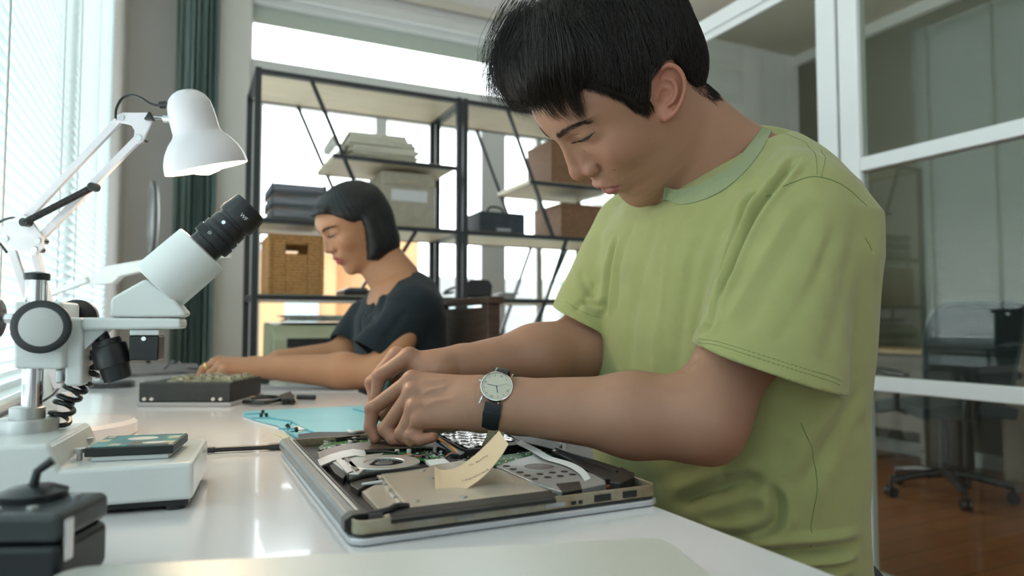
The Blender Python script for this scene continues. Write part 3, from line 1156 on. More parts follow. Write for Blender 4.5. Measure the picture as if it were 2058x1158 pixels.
# spring on the lower side arm
s0, s1 = Lp(50, 447, -.014), Lp(187, 376, -.014)
hx = []
u, w, a_ = frame_for(s1-s0)
for i in range(46*10+1):
    t = i/460
    if t < 0: continue
    hx.append(s0*(1-t)+s1*t + (u*math.cos(t*46*2*PI)+w*math.sin(t*46*2*PI))*.0038)
MB().tube(hx, .0011, 5).build('spring', M_blackp, dl)
for p_ in (s0, s1):
    MB().cyl(p_-CF*.004, p_+CF*.008, .0058, n=16).build('spring_knob', M_blackp, dl)
# shade: bell profile
ctop, cbot = Lp(371, 180), Lp(404, 335)
sa = nrm(cbot-ctop + CF*.019)
hh = np.linalg.norm(cbot-ctop)
k_ = LD/F_PX
prof = [(0, .001), (.8*k_, 9*k_), (3*k_, 18*k_), (8*k_, 27*k_), (16*k_, 35*k_), (28*k_, 41*k_), (45*k_, 43.5*k_), (60*k_, 44.5*k_), (85*k_, 45*k_), (92*k_, 48*k_),
        (105*k_, 60*k_), (122*k_, 71*k_), (140*k_, 78*k_), (152*k_, 80*k_), (160*k_, 80.5*k_)]
inner = [(t+ (0.0016 if i < 3 else 0), max(r-.0018, .0008)) for i, (t, r) in enumerate(prof)][::-1]
sh = MB()
sh.lathe(prof + inner[0:0] + [(160*k_, 79*k_)], ctop, sa, 72, cap0=False, cap1=False)
sh.build('lamp_shade', M_lamp, dl, ang=60)
MB().lathe([(t, r) for t, r in inner if t > 20*k_] , ctop, sa, 72, cap0=False, cap1=False).build('shade_lining', mat('shade_inside', (.85, .80, .70), .5), dl, ang=60)
bc = ctop + sa*(118*k_)
MB().lathe([(-.045, .013), (-.02, .014), (-.01, .018), (.0, .0245), (.012, .0285), (.024, .0265), (.034, .016), (.0375, .002)], bc, sa, 32).build('bulb', mat('lit_bulb', (1, .9, .75), .4, emit=(1, .74, .46, 14)), dl)
pl_ = bpy.data.lights.new('bulb_light', 'POINT')
pl_.energy, pl_.color, pl_.shadow_soft_size = 1.2, (1, .74, .48), .02
po = bpy.data.objects.new('bulb_light', pl_)
COL.objects.link(po)
po.location = tuple(bc + sa*.052)
# cords
MB().tube(catmull([Lp(232, 240), Lp(234, 218), Lp(245, 198), Lp(262, 191), Lp(282, 196), Lp(302, 208), Lp(318, 212), Lp(330, 211)], 7), .0017, 8).build('cord', M_blackp, dl)
MB().cyl(Lp(322, 211), Lp(334, 210), .005, n=14).build('cord_grommet', M_blackp, dl)
MB().tube(catmull([Lp(48, 446), Lp(28, 438), Lp(8, 442), Lp(-6, 452), Lp(-12, 475), Lp(4, 495), Lp(14, 508)], 6), .0017, 8).build('cord', M_blackp, dl)
MB().tube(catmull([Lp(124, 770, .02), Lp(108, 792, .05), Lp(84, 808, .06), lb+V(-.05, .02, .03), lb+V(0, 0, .03)], 6), .0018, 8).build('cord', M_blackp, dl)

# ------------------------------------------------------------ magnifier lamp arm behind the microscope
MD = 1.27


def Mp(px, py, o=0.): return at_d(px, py, MD+o)


mg = empty('magnifier_arm', (Mp(100, 700)[0], Mp(100, 700)[1], .75), 'white jointed arm reaching behind the eyepiece to a small flat ring', 'lamp arm')
mbp = V(mg.location[0], mg.location[1], .75)
M_pw = mat('pale_blue_white', (.66, .72, .73), .3, noise=.03, nscale=20)
MB().lathe([(0, .032), (.015, .032), (.018, .025)], mbp, (0, 0, 1), 40).build('arm_base', M_pw, mg)
top = Mp(96, 592)
MB().cyl(mbp+V(0, 0, .012), top, .007, n=16).build('post', M_pw, mg)
MB().bar(top, Mp(178, 562), .012, .012).build('arm_rod', M_pw, mg, bevel=.003)
MB().prism([Mp(176, 570), Mp(196, 545), (Mp(198, 537)), Mp(285, 522), Mp(288, 545), Mp(240, 556), Mp(225, 570), Mp(190, 573)], CF*.02).build('arm_grip', M_pw, mg, bevel=.003)
MB().bar(Mp(280, 533), Mp(425, 512), .010, .014).build('arm_rod', M_pw, mg, bevel=.003)
rg = Mp(437, 512)
MB().lathe([(-.006, .018), (-.004, .024), (.004, .024), (.006, .018)], rg, (0.05, -.08, 1), 40).build('ring_head', M_pw, mg)
MB().lathe([(-.0075, .001), (-.0070, .017), (-.006, .017)], rg, (0.05, -.08, 1), 40).build('lens', M_sat, mg)

# round hoop seen edge-on behind (tall thin oval); the glass partition mirrors it face-on
rd = 2.72
c_ = at_d(306, 438, rd)
rr_ = empty('ring_light', (c_[0], c_[1], 0), 'ring light on a floor stand, seen almost edge-on before the grey wall', 'ring light')
RR = 73/F_PX*rd
rn = nrm(np.cross(ray(306, 438), (0, 0, 1)) + nrm(ray(306, 438))*.10)
b = MB()
b.lathe([(-.008, RR), (.008, RR), (.012, RR*.93), (.008, RR*.86), (-.008, RR*.86)], c_, rn, 64, closed=True)
b.build('ring', mat('ring_silver', (.40, .43, .44), .35, .2), rr_)
MB().lathe([(-.009, RR*.93), (-.004, RR*1.02), (.002, RR*1.02), (.002, RR*.98)], c_, rn, 64, closed=True).build('ring_back', mat('ring_dark', (.06, .045, .035), .5), rr_)
MB().cyl((c_[0], c_[1], .1), (c_[0], c_[1], c_[2]-RR+.003), .009, n=14).build('post', M_black, rr_)
for k in range(3):
    an = 2*PI*k/3+.4
    MB().bar((c_[0], c_[1], .22), (c_[0]+.14*math.cos(an), c_[1]+.14*math.sin(an), .006), .012, .012).build('leg', M_black, rr_)

# ------------------------------------------------------------ things around the woman's hands
# opened black device she works on
a, b_ = at_z(275, 818, .75), at_z(460, 818, .75)
bd = empty('opened_device', (a+b_)/2, 'black box-shaped device with its circuit board exposed, under the woman\'s hand', 'device')
dx = nrm(b_-a); dy = nrm(np.cross((0, 0, 1), dx)); LX = np.linalg.norm(b_-a)
zt_ = .75 + (818-770)/F_PX*proj(a)[2]
MB().prism([a, a+dx*LX*1.02, a+dx*LX*1.02+dy*.17, a+dy*.17], (0, 0, .008)).build('base_plate', mat('clear_grey', (.35, .36, .38), .2), bd, bevel=.002)
a2 = a + V(0, 0, .008) + dy*.004
MB().prism([a2, a2+dx*LX, a2+dx*LX+dy*.16, a2+dy*.16], (0, 0, zt_-.008-.75)).build('chassis', mat('dark_chassis', (.03, .034, .036), .5, noise=.2), bd, bevel=.003)
for f_ in (.07, .15, .82, .90):
    p_ = a2 + dx*LX*f_ + V(0, 0, .006)
    MB().cyl(p_, p_-dy*.003, .0032, n=12).build('rubber_peg', mat('pale_peg', (.6, .6, .58), .5), bd)
M_pcbw = mat('pale_board_parts', (.45, .44, .36), .5, col2=(.2, .2, .14), nscale=120)
a3 = V(a2[0], a2[1], zt_) + dx*LX*.28 + dy*.01
MB().prism([a3, a3+dx*LX*.72, a3+dx*LX*.72+dy*.12, a3+dy*.12], (0, 0, .004)).build('circuit_board', mat('pale_green_board', (.28, .30, .20), .5, noise=.5, nscale=80), bd)
cb_ = MB()
r_ = random.Random(4)
for i in range(70):
    p_ = a3 + dx*LX*.72*r_.random()*.96 + dy*.12*r_.random()*.95 + V(0, 0, .004)
    s_ = r_.uniform(.002, .005)
    cb_.obox(p_+V(0, 0, .002), [dx, dy, V(0, 0, 1)], (s_, s_, r_.uniform(.002, .004)))
cb_.build('components', M_pcbw, bd, smooth=False)['kind'] = 'stuff'

# dark round tool case and pads behind the microscope
for (px, py, rad, h, lab, nm) in ((225, 778, .05, .012, 'dark round flux tin lying behind the microscope cable', 'tin'),):
    p_ = at_z(px, py, .75)
    tag(MB().lathe([(0, rad), (h, rad), (h+.002, rad-.004)], p_, (0, 0, 1), 40).build(nm, mat('dark_grey_tin', (.05, .055, .06), .4, .2)), lab, 'tin')
# opened laptop shell lying behind: thin slanted panels with clutter
p0 = at_z(215, 765, .75)
sh_ = empty('laptop_shell', p0, 'thin reddish-grey laptop shell lying open behind the black device', 'laptop part')
q0, q1 = at_z(200, 762, .75), at_z(400, 750, .75)
q2, q3 = at_z(395, 735, .75), at_z(250, 735, .75)
MB().prism([q0, q1, q2, q3], (0, 0, .008)).build('panel', mat('shell_grey', (.22, .20, .20), .4, noise=.4, nscale=30), sh_, bevel=.002)
MB().tube(catmull([at_z(330, 742, .765), at_z(352, 726, .80), at_z(375, 740, .77), at_z(400, 742, .765)], 6), .003, 8).build('cable', M_blackp, sh_)

# black tweezers / pliers and pen on the far desk
pz = .753
pl2 = empty('pliers', at_z(540, 803, .75), 'black-handled pliers lying between the two people', 'pliers')
MB().tube(catmull([at_z(488, 800, .756), at_z(520, 798, .757), at_z(555, 799, .757), at_z(590, 808, .757)], 6), [.004]*0 or .0042, 8).build('handle', M_blackp, pl2)
MB().tube(catmull([at_z(490, 808, .756), at_z(530, 810, .757), at_z(560, 804, .757), at_z(588, 797, .757)], 6), .0042, 8).build('handle', M_blackp, pl2)
MB().prism([at_z(585, 795, .752), at_z(592, 811, .752), at_z(566, 813, .752), at_z(562, 803, .752)], (0, 0, .010)).build('jaws', M_black, pl2, bevel=.002)
tag(MB().cyl(at_z(598, 798, .7555), at_z(633, 799, .7555), .005, n=16).build('marker_cap', M_blackp, None), 'short black marker lying beside the pliers', 'marker')
bm = MB()
r_ = random.Random(9)
for (x, y, s_) in ((500, 768, .03), (520, 765, .025), (535, 770, .02)):
    p_ = at_z(x, y, .75)
    bm.tube(catmull([p_+V(r_.uniform(-s_, s_), r_.uniform(-s_, s_), r_.uniform(.004, .014)) for _ in range(7)], 6), .004, 6)
tag(bm.build('cable_bundle', M_blackp, None), 'tangled black cables on the far desk under the woman\'s forearm', 'cables')
a, b_ = at_z(470, 796, .75), at_z(560, 778, .75)
c_, d_ = at_z(700, 786, .75), at_z(690, 796, .75)
tag(MB().prism([at_z(500, 790, .7502), at_z(720, 788, .7502), at_z(700, 776, .7502), at_z(500, 776, .7502)], (0, 0, .001)).build('paper_sheet', mat('bluish_paper', (.5, .53, .58), .6, noise=.1), None),
    'bluish sheet of paper under the woman\'s forearm', 'paper')

# ------------------------------------------------------------ light-blue repair mat
mt = empty('repair_mat', at_z(620, 845, .75), 'light blue rubber repair mat with moulded trays behind the laptop', 'mat')
M_mat = mat('blue_silicone', (.20, .50, .62), .45, noise=.08, nscale=10, bump=.1, bscale=80)
M_mat2 = mat('blue_silicone_rib', (.10, .36, .48), .45)
c = [(489, 838), (489, 830), (735, 818), (860, 812), (980, 860), (640, 888), (590, 880), (560, 858), (520, 848)]
P_ = [at_z(x, y, .7505) for x, y in c]
MB().prism(P_, (0, 0, .003)).build('mat_sheet', M_mat, mt, bevel=.0008)
rb_ = MB()


def rib(pts, w=.0022):
    for i in range(len(pts)-1):
        a, b_ = at_z(*pts[i], .7545), at_z(*pts[i+1], .7545)
        rb_.bar(a, b_, w, .002)


rib([(492, 833), (530, 831), (545, 841), (585, 847), (620, 866), (640, 872)])
rib([(505, 840), (545, 841)])
rib([(560, 862), (598, 862)]); rib([(580, 868), (620, 864)]); rib([(598, 875), (625, 876)]); rib([(710, 822), (738, 830)])
rib([(585, 847), (575, 865), (600, 880)])
rb_.build('ribs', M_mat2, mt)['kind'] = 'stuff'
r_ = random.Random(3)
for (x, y) in ((530, 832), (536, 838), (524, 838), (582, 862), (597, 868)):
    p_ = at_z(x, y, .7537)
    tag(MB().cyl(p_, p_+V(r_.uniform(-.004, .004), r_.uniform(-.004, .004), .006), .0022, .0028, 10).build('loose_screw', M_black),
        None, None)
    o_s = bpy.context.scene.objects
for i, o in enumerate([o for o in COL.objects if o.name.startswith('loose_screw')]):
    tag(o, ('tiny dark screw in the far tray of the blue mat, farthest back', 'tiny dark screw in the far tray of the blue mat, middle one',
            'tiny dark screw in the far tray of the blue mat, leftmost', 'tiny dark screw in the near tray of the blue mat, left one',
            'tiny dark screw in the near tray of the blue mat, beside the white sticker')[i], 'screw', 'loose screws on the blue mat')
P_ = [at_z(x, y, .7537) for x, y in ((590, 858), (606, 856), (616, 866), (600, 870))]
tag(MB().prism(P_, (0, 0, .0008)).build('sticker', mat('white_sticker', (.75, .75, .72), .4), None), 'small white sticker stuck to the blue mat near the laptop', 'sticker')
tag(MB().prism([at_z(552, 875, .7502), at_z(560, 869, .7502), at_z(583, 880, .7502), at_z(570, 884, .7502)], (0, 0, .0012)).build('metal_tag', mat('cream_print', (.5, .5, .36), .5), None), 'little printed tag on the desk at the near edge of the blue mat', 'tag')

# precision screwdriver lying left of the laptop
sd_ = empty('screwdriver', at_z(500, 905, .75), 'thin black precision screwdriver lying between microscope and laptop', 'screwdriver')
A_, B_ = at_z(391, 906, .7545), at_z(595, 896, .7545)
dd = nrm(B_-A_)
MB().cyl(A_, A_+dd*.026, .0011, n=10).build('shaft', M_chrome, sd_)
MB().lathe([(.012, .0022), (.0125, .0034), (.022, .0038), (.0225, .0030), (.08, .0030), (.085, .0042), (.118, .0042)], A_, dd, 20).build('handle', M_blackp, sd_)
MB().lathe([(.008, .0020), (.012, .0022)], A_, dd, 14).build('collar', M_chrome, sd_)

# ------------------------------------------------------------ black gadget in the lower left foreground
gd = empty('gadget', at_z(30, 1150, .75), 'black blurred gadget with chrome-edged body, lower left corner', 'device')
M_gd = mat('gadget_black', (.012, .016, .02), .3, noise=.2, nscale=40)
M_gdt = mat('gadget_grey', (.045, .055, .06), .3, noise=.2, nscale=40)
g0 = at_z(112, 1150, .75)
gx, gy = nrm(V(.92, -.38, 0)), nrm(V(.38, .92, 0))
gp = at_d(118, 1075, .385); gp[2] = .75
bl = [gp, gp-gx*.085, gp-gx*.085+gy*.055, gp+gy*.055]
MB().prism([q+V(0, 0, .001) for q in bl], (0, 0, .030)).build('body', M_gd, gd, bevel=.006, seg=3)
tp_ = [q+V(0, 0, .031) for q in bl]
MB().prism(tp_, (0, 0, .017)).build('top_shell', M_gdt, gd, bevel=.005, seg=3)
MB().prism([gp+gx*.0+V(0, 0, .020)+gy*.004, gp+gx*.002+V(0, 0, .020)+gy*.004, gp+gx*.002+V(0, 0, .020)+gy*.012, gp+V(0, 0, .020)+gy*.012], (0, 0, .024)).build('chrome_edge', M_chrome, gd, bevel=.001)
kq = gp - gx*.038 + gy*.038 + V(0, 0, .048)
MB().lathe([(0, .019), (.004, .019), (.007, .012), (.008, .004)], kq, (0, 0, 1), 36).build('dial', M_gd, gd)
MB().tube([kq+V(0, 0, .006), kq+V(.002, 0, .016), kq+V(.010, 0, .022)], [.003, .0025, .003], 8).build('lever', M_gd, gd)
for (u_, v_) in ((.022, .012), (.058, .014), (.014, .040), (.04, .008)):
    p_ = gp - gx*u_ + gy*v_ + V(0, 0, .048)
    MB().cyl(p_, p_+V(0, 0, .0015), .003, n=14).build('button', M_sat, gd)

# ------------------------------------------------------------ closed silver laptop in the foreground
la, lbp, lc = at_z(1335, 1077, .768), at_z(110, 1138, .768), at_z(1450, 1158, .768)
lx = nrm(lbp-la); ly = nrm(np.cross(lx, (0, 0, 1)))
if ly[1] > 0: ly = -ly
lt = empty('closed_laptop', la+lx*.18+ly*.12-V(0, 0, .018), 'closed silver laptop lying in the near foreground', 'laptop')
M_alu = mat('brushed_aluminium', (.70, .71, .68), .38, .35, noise=.03, nscale=200, stretch=(1, 20, 1))


def rrect(o, ax, ay, w, h, r, n=6):
    out = []
    for (cx_, cy_, a0) in ((r, r, PI), (w-r, r, 1.5*PI), (w-r, h-r, 0), (r, h-r, .5*PI)):
        for i in range(n+1):
            a = a0 + (PI/2)*i/n
            out.append(V(o) + V(ax)*(cx_+r*math.cos(a)) + V(ay)*(cy_+r*math.sin(a)))
    return out


lo = V(la[0], la[1], .7505)
MB().prism(rrect(lo, lx, ly, .355, .245, .014), (0, 0, .0095)).build('base_shell', M_alu, lt, bevel=.002)
MB().prism(rrect(lo+V(0, 0, .0105), lx, ly, .355, .245, .014), (0, 0, .0065)).build('lid', M_alu, lt, bevel=.0015)
MB().prism(rrect(lo+V(0, 0, .0095)+lx*.01+ly*.01, lx, ly, .335, .225, .01), (0, 0, .0015)).build('hinge_gap', M_blackp, lt)
# ------------------------------------------------------------ opened laptop (upside down, bottom cover off)
LO = V(.1116, .484, .75)
LW, LL = .2605, .3745
ZR = .767                       # rim
lap = empty('opened_laptop', (LO[0]+LW/2, LO[1]+LL/2, .75), 'laptop with its bottom cover removed and circuit boards exposed, under the man\'s hands', 'laptop')
M_rust = mat('worn_champagne_edge', (.40, .37, .28), .5, .35, col2=(.26, .19, .11), nscale=45)
M_lid = mat('lid_silver', (.60, .62, .66), .3, .6, noise=.04)
M_hinge = mat('hinge_grey', (.25, .26, .265), .4, .4, noise=.1)
M_hinge2 = mat('hinge_light', (.55, .55, .52), .3, .7, noise=.1)
M_plate = mat('champagne_plate', (.60, .54, .45), .28, .45, noise=.10, nscale=14, bump=.04, bscale=150)
M_steel = mat('grey_steel', (.42, .43, .435), .35, .5, noise=.1, nscale=30)
M_pcb = mat('green_board', (.03, .13, .04), .4, col2=(.05, .20, .07), nscale=160)
M_copper = mat('heat_pipe', (.22, .18, .15), .35, .8, noise=.25, nscale=30)
M_foil = mat('battery_foil', (.75, .75, .75), .15, .95, noise=.2, nscale=30, bump=1.0, bscale=55)
M_org = mat('orange_ribbon', (.65, .28, .03), .4)
M_dk = mat('interior_black', (.010, .011, .012), .45, noise=.3, nscale=50)
M_wpad = mat('white_pad', (.72, .74, .76), .5)


def L(px, py, z=.765): return at_z(px, py, z)


def LP(pts, z, h, name, m, bev=.0006, **k):
    return MB().prism([L(x, y, z+h) - V(0, 0, h) for x, y in pts], (0, 0, h)).build(name, m, lap, bevel=bev, **k)


# lid underneath: silver shell, black bezel gap
MB().prism(rrect(LO+V(-.003, -.004, .0005), V(1, 0, 0), V(0, 1, 0), LW+.004, LL+.004, .012), (0, 0, .0050)).build('lid', M_lid, lap, bevel=.0016)
MB().prism(rrect(LO+V(.001, -.001, .0055), V(1, 0, 0), V(0, 1, 0), LW-.003, LL-.001, .010), (0, 0, .0018)).build('lid_seal', M_blackp, lap, bevel=.0005)
# chassis tray with worn edge
o_, w_, l_ = LO+V(0, 0, .0073), LW, LL
out, inn = rrect(o_, V(1, 0, 0), V(0, 1, 0), w_, l_, .009), rrect(o_+V(.0022, .0022, 0), V(1, 0, 0), V(0, 1, 0), w_-.0044, l_-.0044, .007)
n = len(out)
b = MB()
H_ = V(0, 0, ZR-.7573)
PP = out + inn + [p+H_ for p in out] + [p+H_ for p in inn]
F_ = []
for i in range(n):
    j = (i+1) % n
    F_ += [(i, j, 2*n+j, 2*n+i), (n+j, n+i, 3*n+i, 3*n+j), (2*n+i, 2*n+j, 3*n+j, 3*n+i), (j, i, n+i, n+j)]
b.add(PP, F_)
b.build('chassis_rim', M_rust, lap, bevel=.0005)
MB().prism(rrect(o_+V(.001, .001, 0), V(1, 0, 0), V(0, 1, 0), w_-.002, l_-.002, .008), (0, 0, .0014)).build('chassis_floor', M_dk, lap)
# near side wall details: drive-bay lip, ports
y0 = LO[1] - .0006
for (xa, xb, za, zb, m_) in ((.150, .168, .7592, .7626, M_steel), (.174, .1785, .7592, .7620, M_dk), (.181, .1845, .7592, .7620, M_dk),
                             (.196, .212, .7590, .7645, M_dk), (.224, .238, .7592, .7645, M_dk)):
    MB().box(LO[0]+xa, LO[0]+xb, y0-.0002, y0+.002, za, zb).build('port', m_, lap, bevel=.0002)
MB().box(LO[0]+.030, LO[0]+.143, y0-.0006, y0+.001, .7576, .7648).build('drive_bay_lip', mat('bay_lip', (.36, .35, .31), .5, .35, col2=(.28, .22, .14), nscale=50), lap, bevel=.0005)
MB().box(LO[0]+.075, LO[0]+.090, y0-.0010, y0-.0004, .7600, .7626).build('latch', M_hinge, lap, bevel=.0002)
# hinge cover along the left edge
hx0 = LO[0]-.004
MB().prism([(hx0, LO[1]+.02, .7575), (hx0, LO[1]+.02, .7655), (hx0+.003, LO[1]+.02, .7685), (hx0+.0095, LO[1]+.02, .7690), (hx0+.011, LO[1]+.02, .7600)], (0, LL-.022, 0)).build('hinge_cover', M_hinge, lap, bevel=.0008)
MB().box(hx0+.0102, hx0+.0135, LO[1]+.018, LO[1]+LL-.004, .762, .7688).build('hinge_trim', M_hinge2, lap, bevel=.0008)
MB().box(hx0+.0150, hx0+.0172, LO[1]+.018, LO[1]+LL-.006, .760, .7675).build('inner_rail', M_blackp, lap, bevel=.0004)
b = MB()
b.prism([(hx0-.0008, LO[1]+.010, .7573), (hx0-.0008, LO[1]+.010, .7660), (hx0+.004, LO[1]+.010, .7696), (hx0+.017, LO[1]+.010, .7696), (hx0+.017, LO[1]+.010, .759)], (0, .012, 0))
b.build('hinge_cap', M_blackp, lap, bevel=.001)
MB().lathe([(0, .0045), (.010, .0045)], (LO[0]+.012, LO[1]+.009, .7645), (1, -.1, 0), 18).build('hinge_barrel', M_dk, lap, bevel=.0006)
MB().tube(catmull([(LO[0]+.014, LO[1]+.018, .766), (LO[0]+.028, LO[1]+.016, .768), (LO[0]+.036, LO[1]+.022, .7685), (LO[0]+.046, LO[1]+.024, .767)], 6), .0026, 8).build('hinge_arm', M_dk, lap)
b = MB()
b.prism([LO+V(.014, .004, .0105), LO+V(.040, .004, .0105), LO+V(.036, .018, .0105), LO+V(.016, .016, .0105)], (0, 0, .0015))
b.build('hinge_plate', M_steel, lap, bevel=.0003)
for u_ in (.020, .027, .034):
    q_ = LO+V(u_, .009, .0120)
    MB().cyl(q_, q_+V(0, 0, .0008), .0014, n=12).build('screw', M_dk, lap)

# champagne palm plate and drive plate
LP([(727, 988), (760, 970), (800, 985), (835, 1018), (800, 1042), (778, 1040)], .7588, .0045, 'palm_plate', M_plate)
LP([(765, 952), (930, 925), (1010, 945), (1112, 990), (935, 1008), (822, 1022)], .7588, .0075, 'drive_plate', M_plate)
# stepped folded edge on the left of the drive plate
a_, b_ = L(765, 952, .7665), L(822, 1022, .7665)
for i, t in enumerate((.06, .22, .40, .58, .76)):
    q_ = a_*(1-t) + b_*t
    MB().box(q_[0]-.0035, q_[0]+.001, q_[1]-.006, q_[1]+.006, .7595, .7660-.0008*(i % 2)).build('folded_tab', M_hinge2 if i % 2 else M_plate, lap, bevel=.0005)
for (x, y) in ((848, 946), (868, 961), (932, 999), (836, 1007)):
    q_ = L(x, y, .7664)
    MB().lathe([(0, .0032), (.0004, .0032), (.0004, .002), (.0008, .0018)], q_, (0, 0, 1), 20).build('screw', M_steel if x > 850 else M_hinge2, lap)
# black strip along the near edge
LP([(783, 1025), (1108, 985), (1118, 1003), (786, 1045)], .7640, .0030, 'front_strip', M_dk, .0004)
LP([(600, 872), (640, 868), (720, 868), (705, 880), (615, 884)], .7590, .0055, 'corner_bracket', M_dk)

# main circuit board
PCB = [(640, 900), (662, 880), (900, 868), (935, 880), (1000, 925), (1010, 938), (880, 950), (850, 925), (700, 940)]
MB().prism([L(x, y, .7615) - V(0, 0, .0012) for x, y in PCB], (0, 0, .0012)).build('circuit_board', M_pcb, lap)
PCB2 = [(930, 925), (1085, 905), (1110, 915), (990, 936)]
MB().prism([L(x, y, .7640) - V(0, 0, .0012) for x, y in PCB2], (0, 0, .0012)).build('circuit_board', M_pcb, lap)


def inpoly(x, y, P):
    c = False
    n = len(P)
    for i in range(n):
        x1, y1 = P[i]; x2, y2 = P[(i+1) % n]
        if (y1 > y) != (y2 > y) and x < (x2-x1)*(y-y1)/(y2-y1)+x1:
            c = not c
    return c


r_ = random.Random(21)
groups = {'chips': (MB(), M_dk), 'capacitors': (MB(), mat('component_white', (.62, .62, .58), .4, noise=.2, nscale=80)),
          'connectors': (MB(), mat('component_silver', (.6, .6, .6), .25, .8)), 'resistors': (MB(), mat('component_tan', (.38, .24, .10), .5))}
zb_ = .7616
for i in range(1300):
    x, y = r_.uniform(640, 1000), r_.uniform(868, 945)
    if not inpoly(x, y, PCB): continue
    if (x-772)**2/75**2 + (y-928)**2/22**2 < 1.1: continue
    p_ = L(x, y, zb_)
    t = r_.random()
    if t < .22: g, s_, h_ = 'chips', (r_.uniform(.0015, .004), r_.uniform(.0015, .004)), r_.uniform(.0006, .0016)
    elif t < .60: g, s_, h_ = 'capacitors', (r_.uniform(.0005, .0014), r_.uniform(.0005, .0016)), r_.uniform(.0006, .0018)
    elif t < .85: g, s_, h_ = 'connectors', (r_.uniform(.0006, .0022), r_.uniform(.0006, .0018)), r_.uniform(.0008, .0024)
    else: g, s_, h_ = 'resistors', (r_.uniform(.0006, .0010), r_.uniform(.0006, .0014)), .0008
    a = r_.choice((0, PI/2)) + r_.uniform(-.03, .03)
    ax3 = [V(math.cos(a), math.sin(a), 0), V(-math.sin(a), math.cos(a), 0), V(0, 0, 1)]
    groups[g][0].obox(p_+V(0, 0, h_/2), ax3, (s_[0], s_[1], h_/2))
for i in range(80):
    x, y = r_.uniform(930, 1110), r_.uniform(905, 936)
    if inpoly(x, y, PCB2):
        p_ = L(x, y, .7641)
        groups[r_.choice(['capacitors', 'connectors', 'resistors'])][0].obox(p_+V(0, 0, .0006), [V(1, 0, 0), V(0, 1, 0), V(0, 0, 1)], (.0008, .0011, .0006))
for k_g, (mb_, m_) in groups.items():
    mb_.build(k_g, m_, lap, smooth=False)['kind'] = 'stuff'
# bigger modules
for (pts, z, h, nm, m_) in (
        ([(688, 893), (712, 891), (716, 899), (690, 901)], .7615, .003, 'shield_can', M_hinge2),
        ([(695, 876), (735, 874), (738, 880), (697, 882)], .7615, .003, 'memory_slot', M_dk),
        ([(672, 876), (740, 868), (760, 868), (740, 873), (676, 880)], .7615, .005, 'memory_slot', M_dk),
        ([(655, 903), (690, 895), (700, 905), (665, 912)], .7615, .002, 'solder_field', M_hinge2),
        ([(733, 890), (870, 880), (873, 886), (736, 897)], .7625, .0035, 'memory_module', M_dk),
        ([(855, 925), (893, 921), (908, 932), (866, 936)], .7620, .0035, 'white_pad', M_wpad),
        ([(893, 921), (940, 924), (948, 934), (908, 935)], .7620, .0025, 'card_slot', M_dk),
        ([(866, 937), (908, 932), (914, 938), (872, 944)], .7612, .002, 'solder_field', MATS['component_tan'])):
    LP(pts, z, h, nm, m_, .0003)
for (x, y, rad, h) in ((798, 912, .0026, .0045), (822, 911, .0026, .0045), (874, 908, .0024, .0058), (712, 884, .003, .003), (886, 912, .002, .003), (704, 892, .0026, .0035)):
    p_ = L(x, y, .762)
    MB().lathe([(0, rad), (h-.0004, rad), (h, rad*.85)], p_, (0, 0, 1), 20).build('capacitor', MATS['component_white'] if x < 860 else M_sat, lap)
for k, cc_ in enumerate(((.45, .03, .05), (.55, .45, .03), (.05, .06, .35), (.02, .02, .02))):
    c_ = mat('wire_%s' % ('red', 'yellow', 'blue', 'black')[k], cc_, .4)
    MB().tube(catmull([L(806+k*3, 916+k, .7645), L(822+k*2, 913+k*1.5, .7665), L(838, 918-k, .765), L(852+k*2, 914+k, .7635)], 6), .0006, 6).build('wire', c_, lap)
    MB().tube(catmull([L(896, 918+k, .764), L(908, 910+k*1.2, .7665), L(922+k, 912+k*.8, .766), L(932, 910+k, .764)], 6), .0008, 6).build('wire', c_, lap)

# heat pipe: flat arched band
rows = []
for t in np.linspace(0, 1, 22):
    c_ = catmull([(640, 918, 0), (690, 903, 0), (760, 896, 0), (830, 892, 0), (878, 893, 0)], 6)
    f_ = t*(len(c_)-1); k = min(int(f_), len(c_)-2); q_ = c_[k]*(1-(f_-k)) + c_[k+1]*(f_-k)
    wd = 7.5
    rows.append([L(q_[0]-wd*.3, q_[1]-wd, .7660), L(q_[0]+wd*.3, q_[1]+wd, .7660)])
MB().sheet(rows, .0016).build('heat_pipe', M_copper, lap)
rows = [[L(x-2, y-6, .766), L(x+3, y+7, .766)] for x, y in ((640, 932), (665, 921), (690, 914), (712, 910), (735, 913))]
MB().sheet(rows, .0018).build('heat_pipe', M_hinge2, lap)
MB().tube(catmull([L(648, 925, .764), L(700, 912, .765), (L(760, 908, .765)), L(800, 910, .764)], 6), .0016, 8).build('cable', M_dk, lap)
# fan
fc = L(772, 929, .766)
fr_ = np.linalg.norm(L(845, 929, .766)-L(700, 929, .766))/2
fo = MB()
fo.lathe([(-.0062, fr_*.97), (0, fr_*.98), (.0006, fr_*.96), (.0006, fr_*.56), (0, fr_*.54), (-.0045, fr_*.54)], fc, (0, 0, 1), 64, cap0=False, cap1=False)
fo.build('fan_housing', M_sat, lap)
LP([(668, 928), (735, 914), (772, 910), (742, 934), (722, 952), (700, 952)], .7600, .0058, 'fan_outlet', M_sat, .0008)
MB().lathe([(-.0065, .0001), (-.0065, fr_*.95), (-.0062, fr_*.95)], fc, (0, 0, 1), 48).build('fan_floor', M_dk, lap)
MB().lathe([(-.006, fr_*.25), (-.0008, fr_*.25), (-.0002, fr_*.22)], fc, (0, 0, 1), 40).build('fan_hub', mat('hub_grey', (.12, .12, .12), .35, noise=.2), lap)
bl_ = MB()
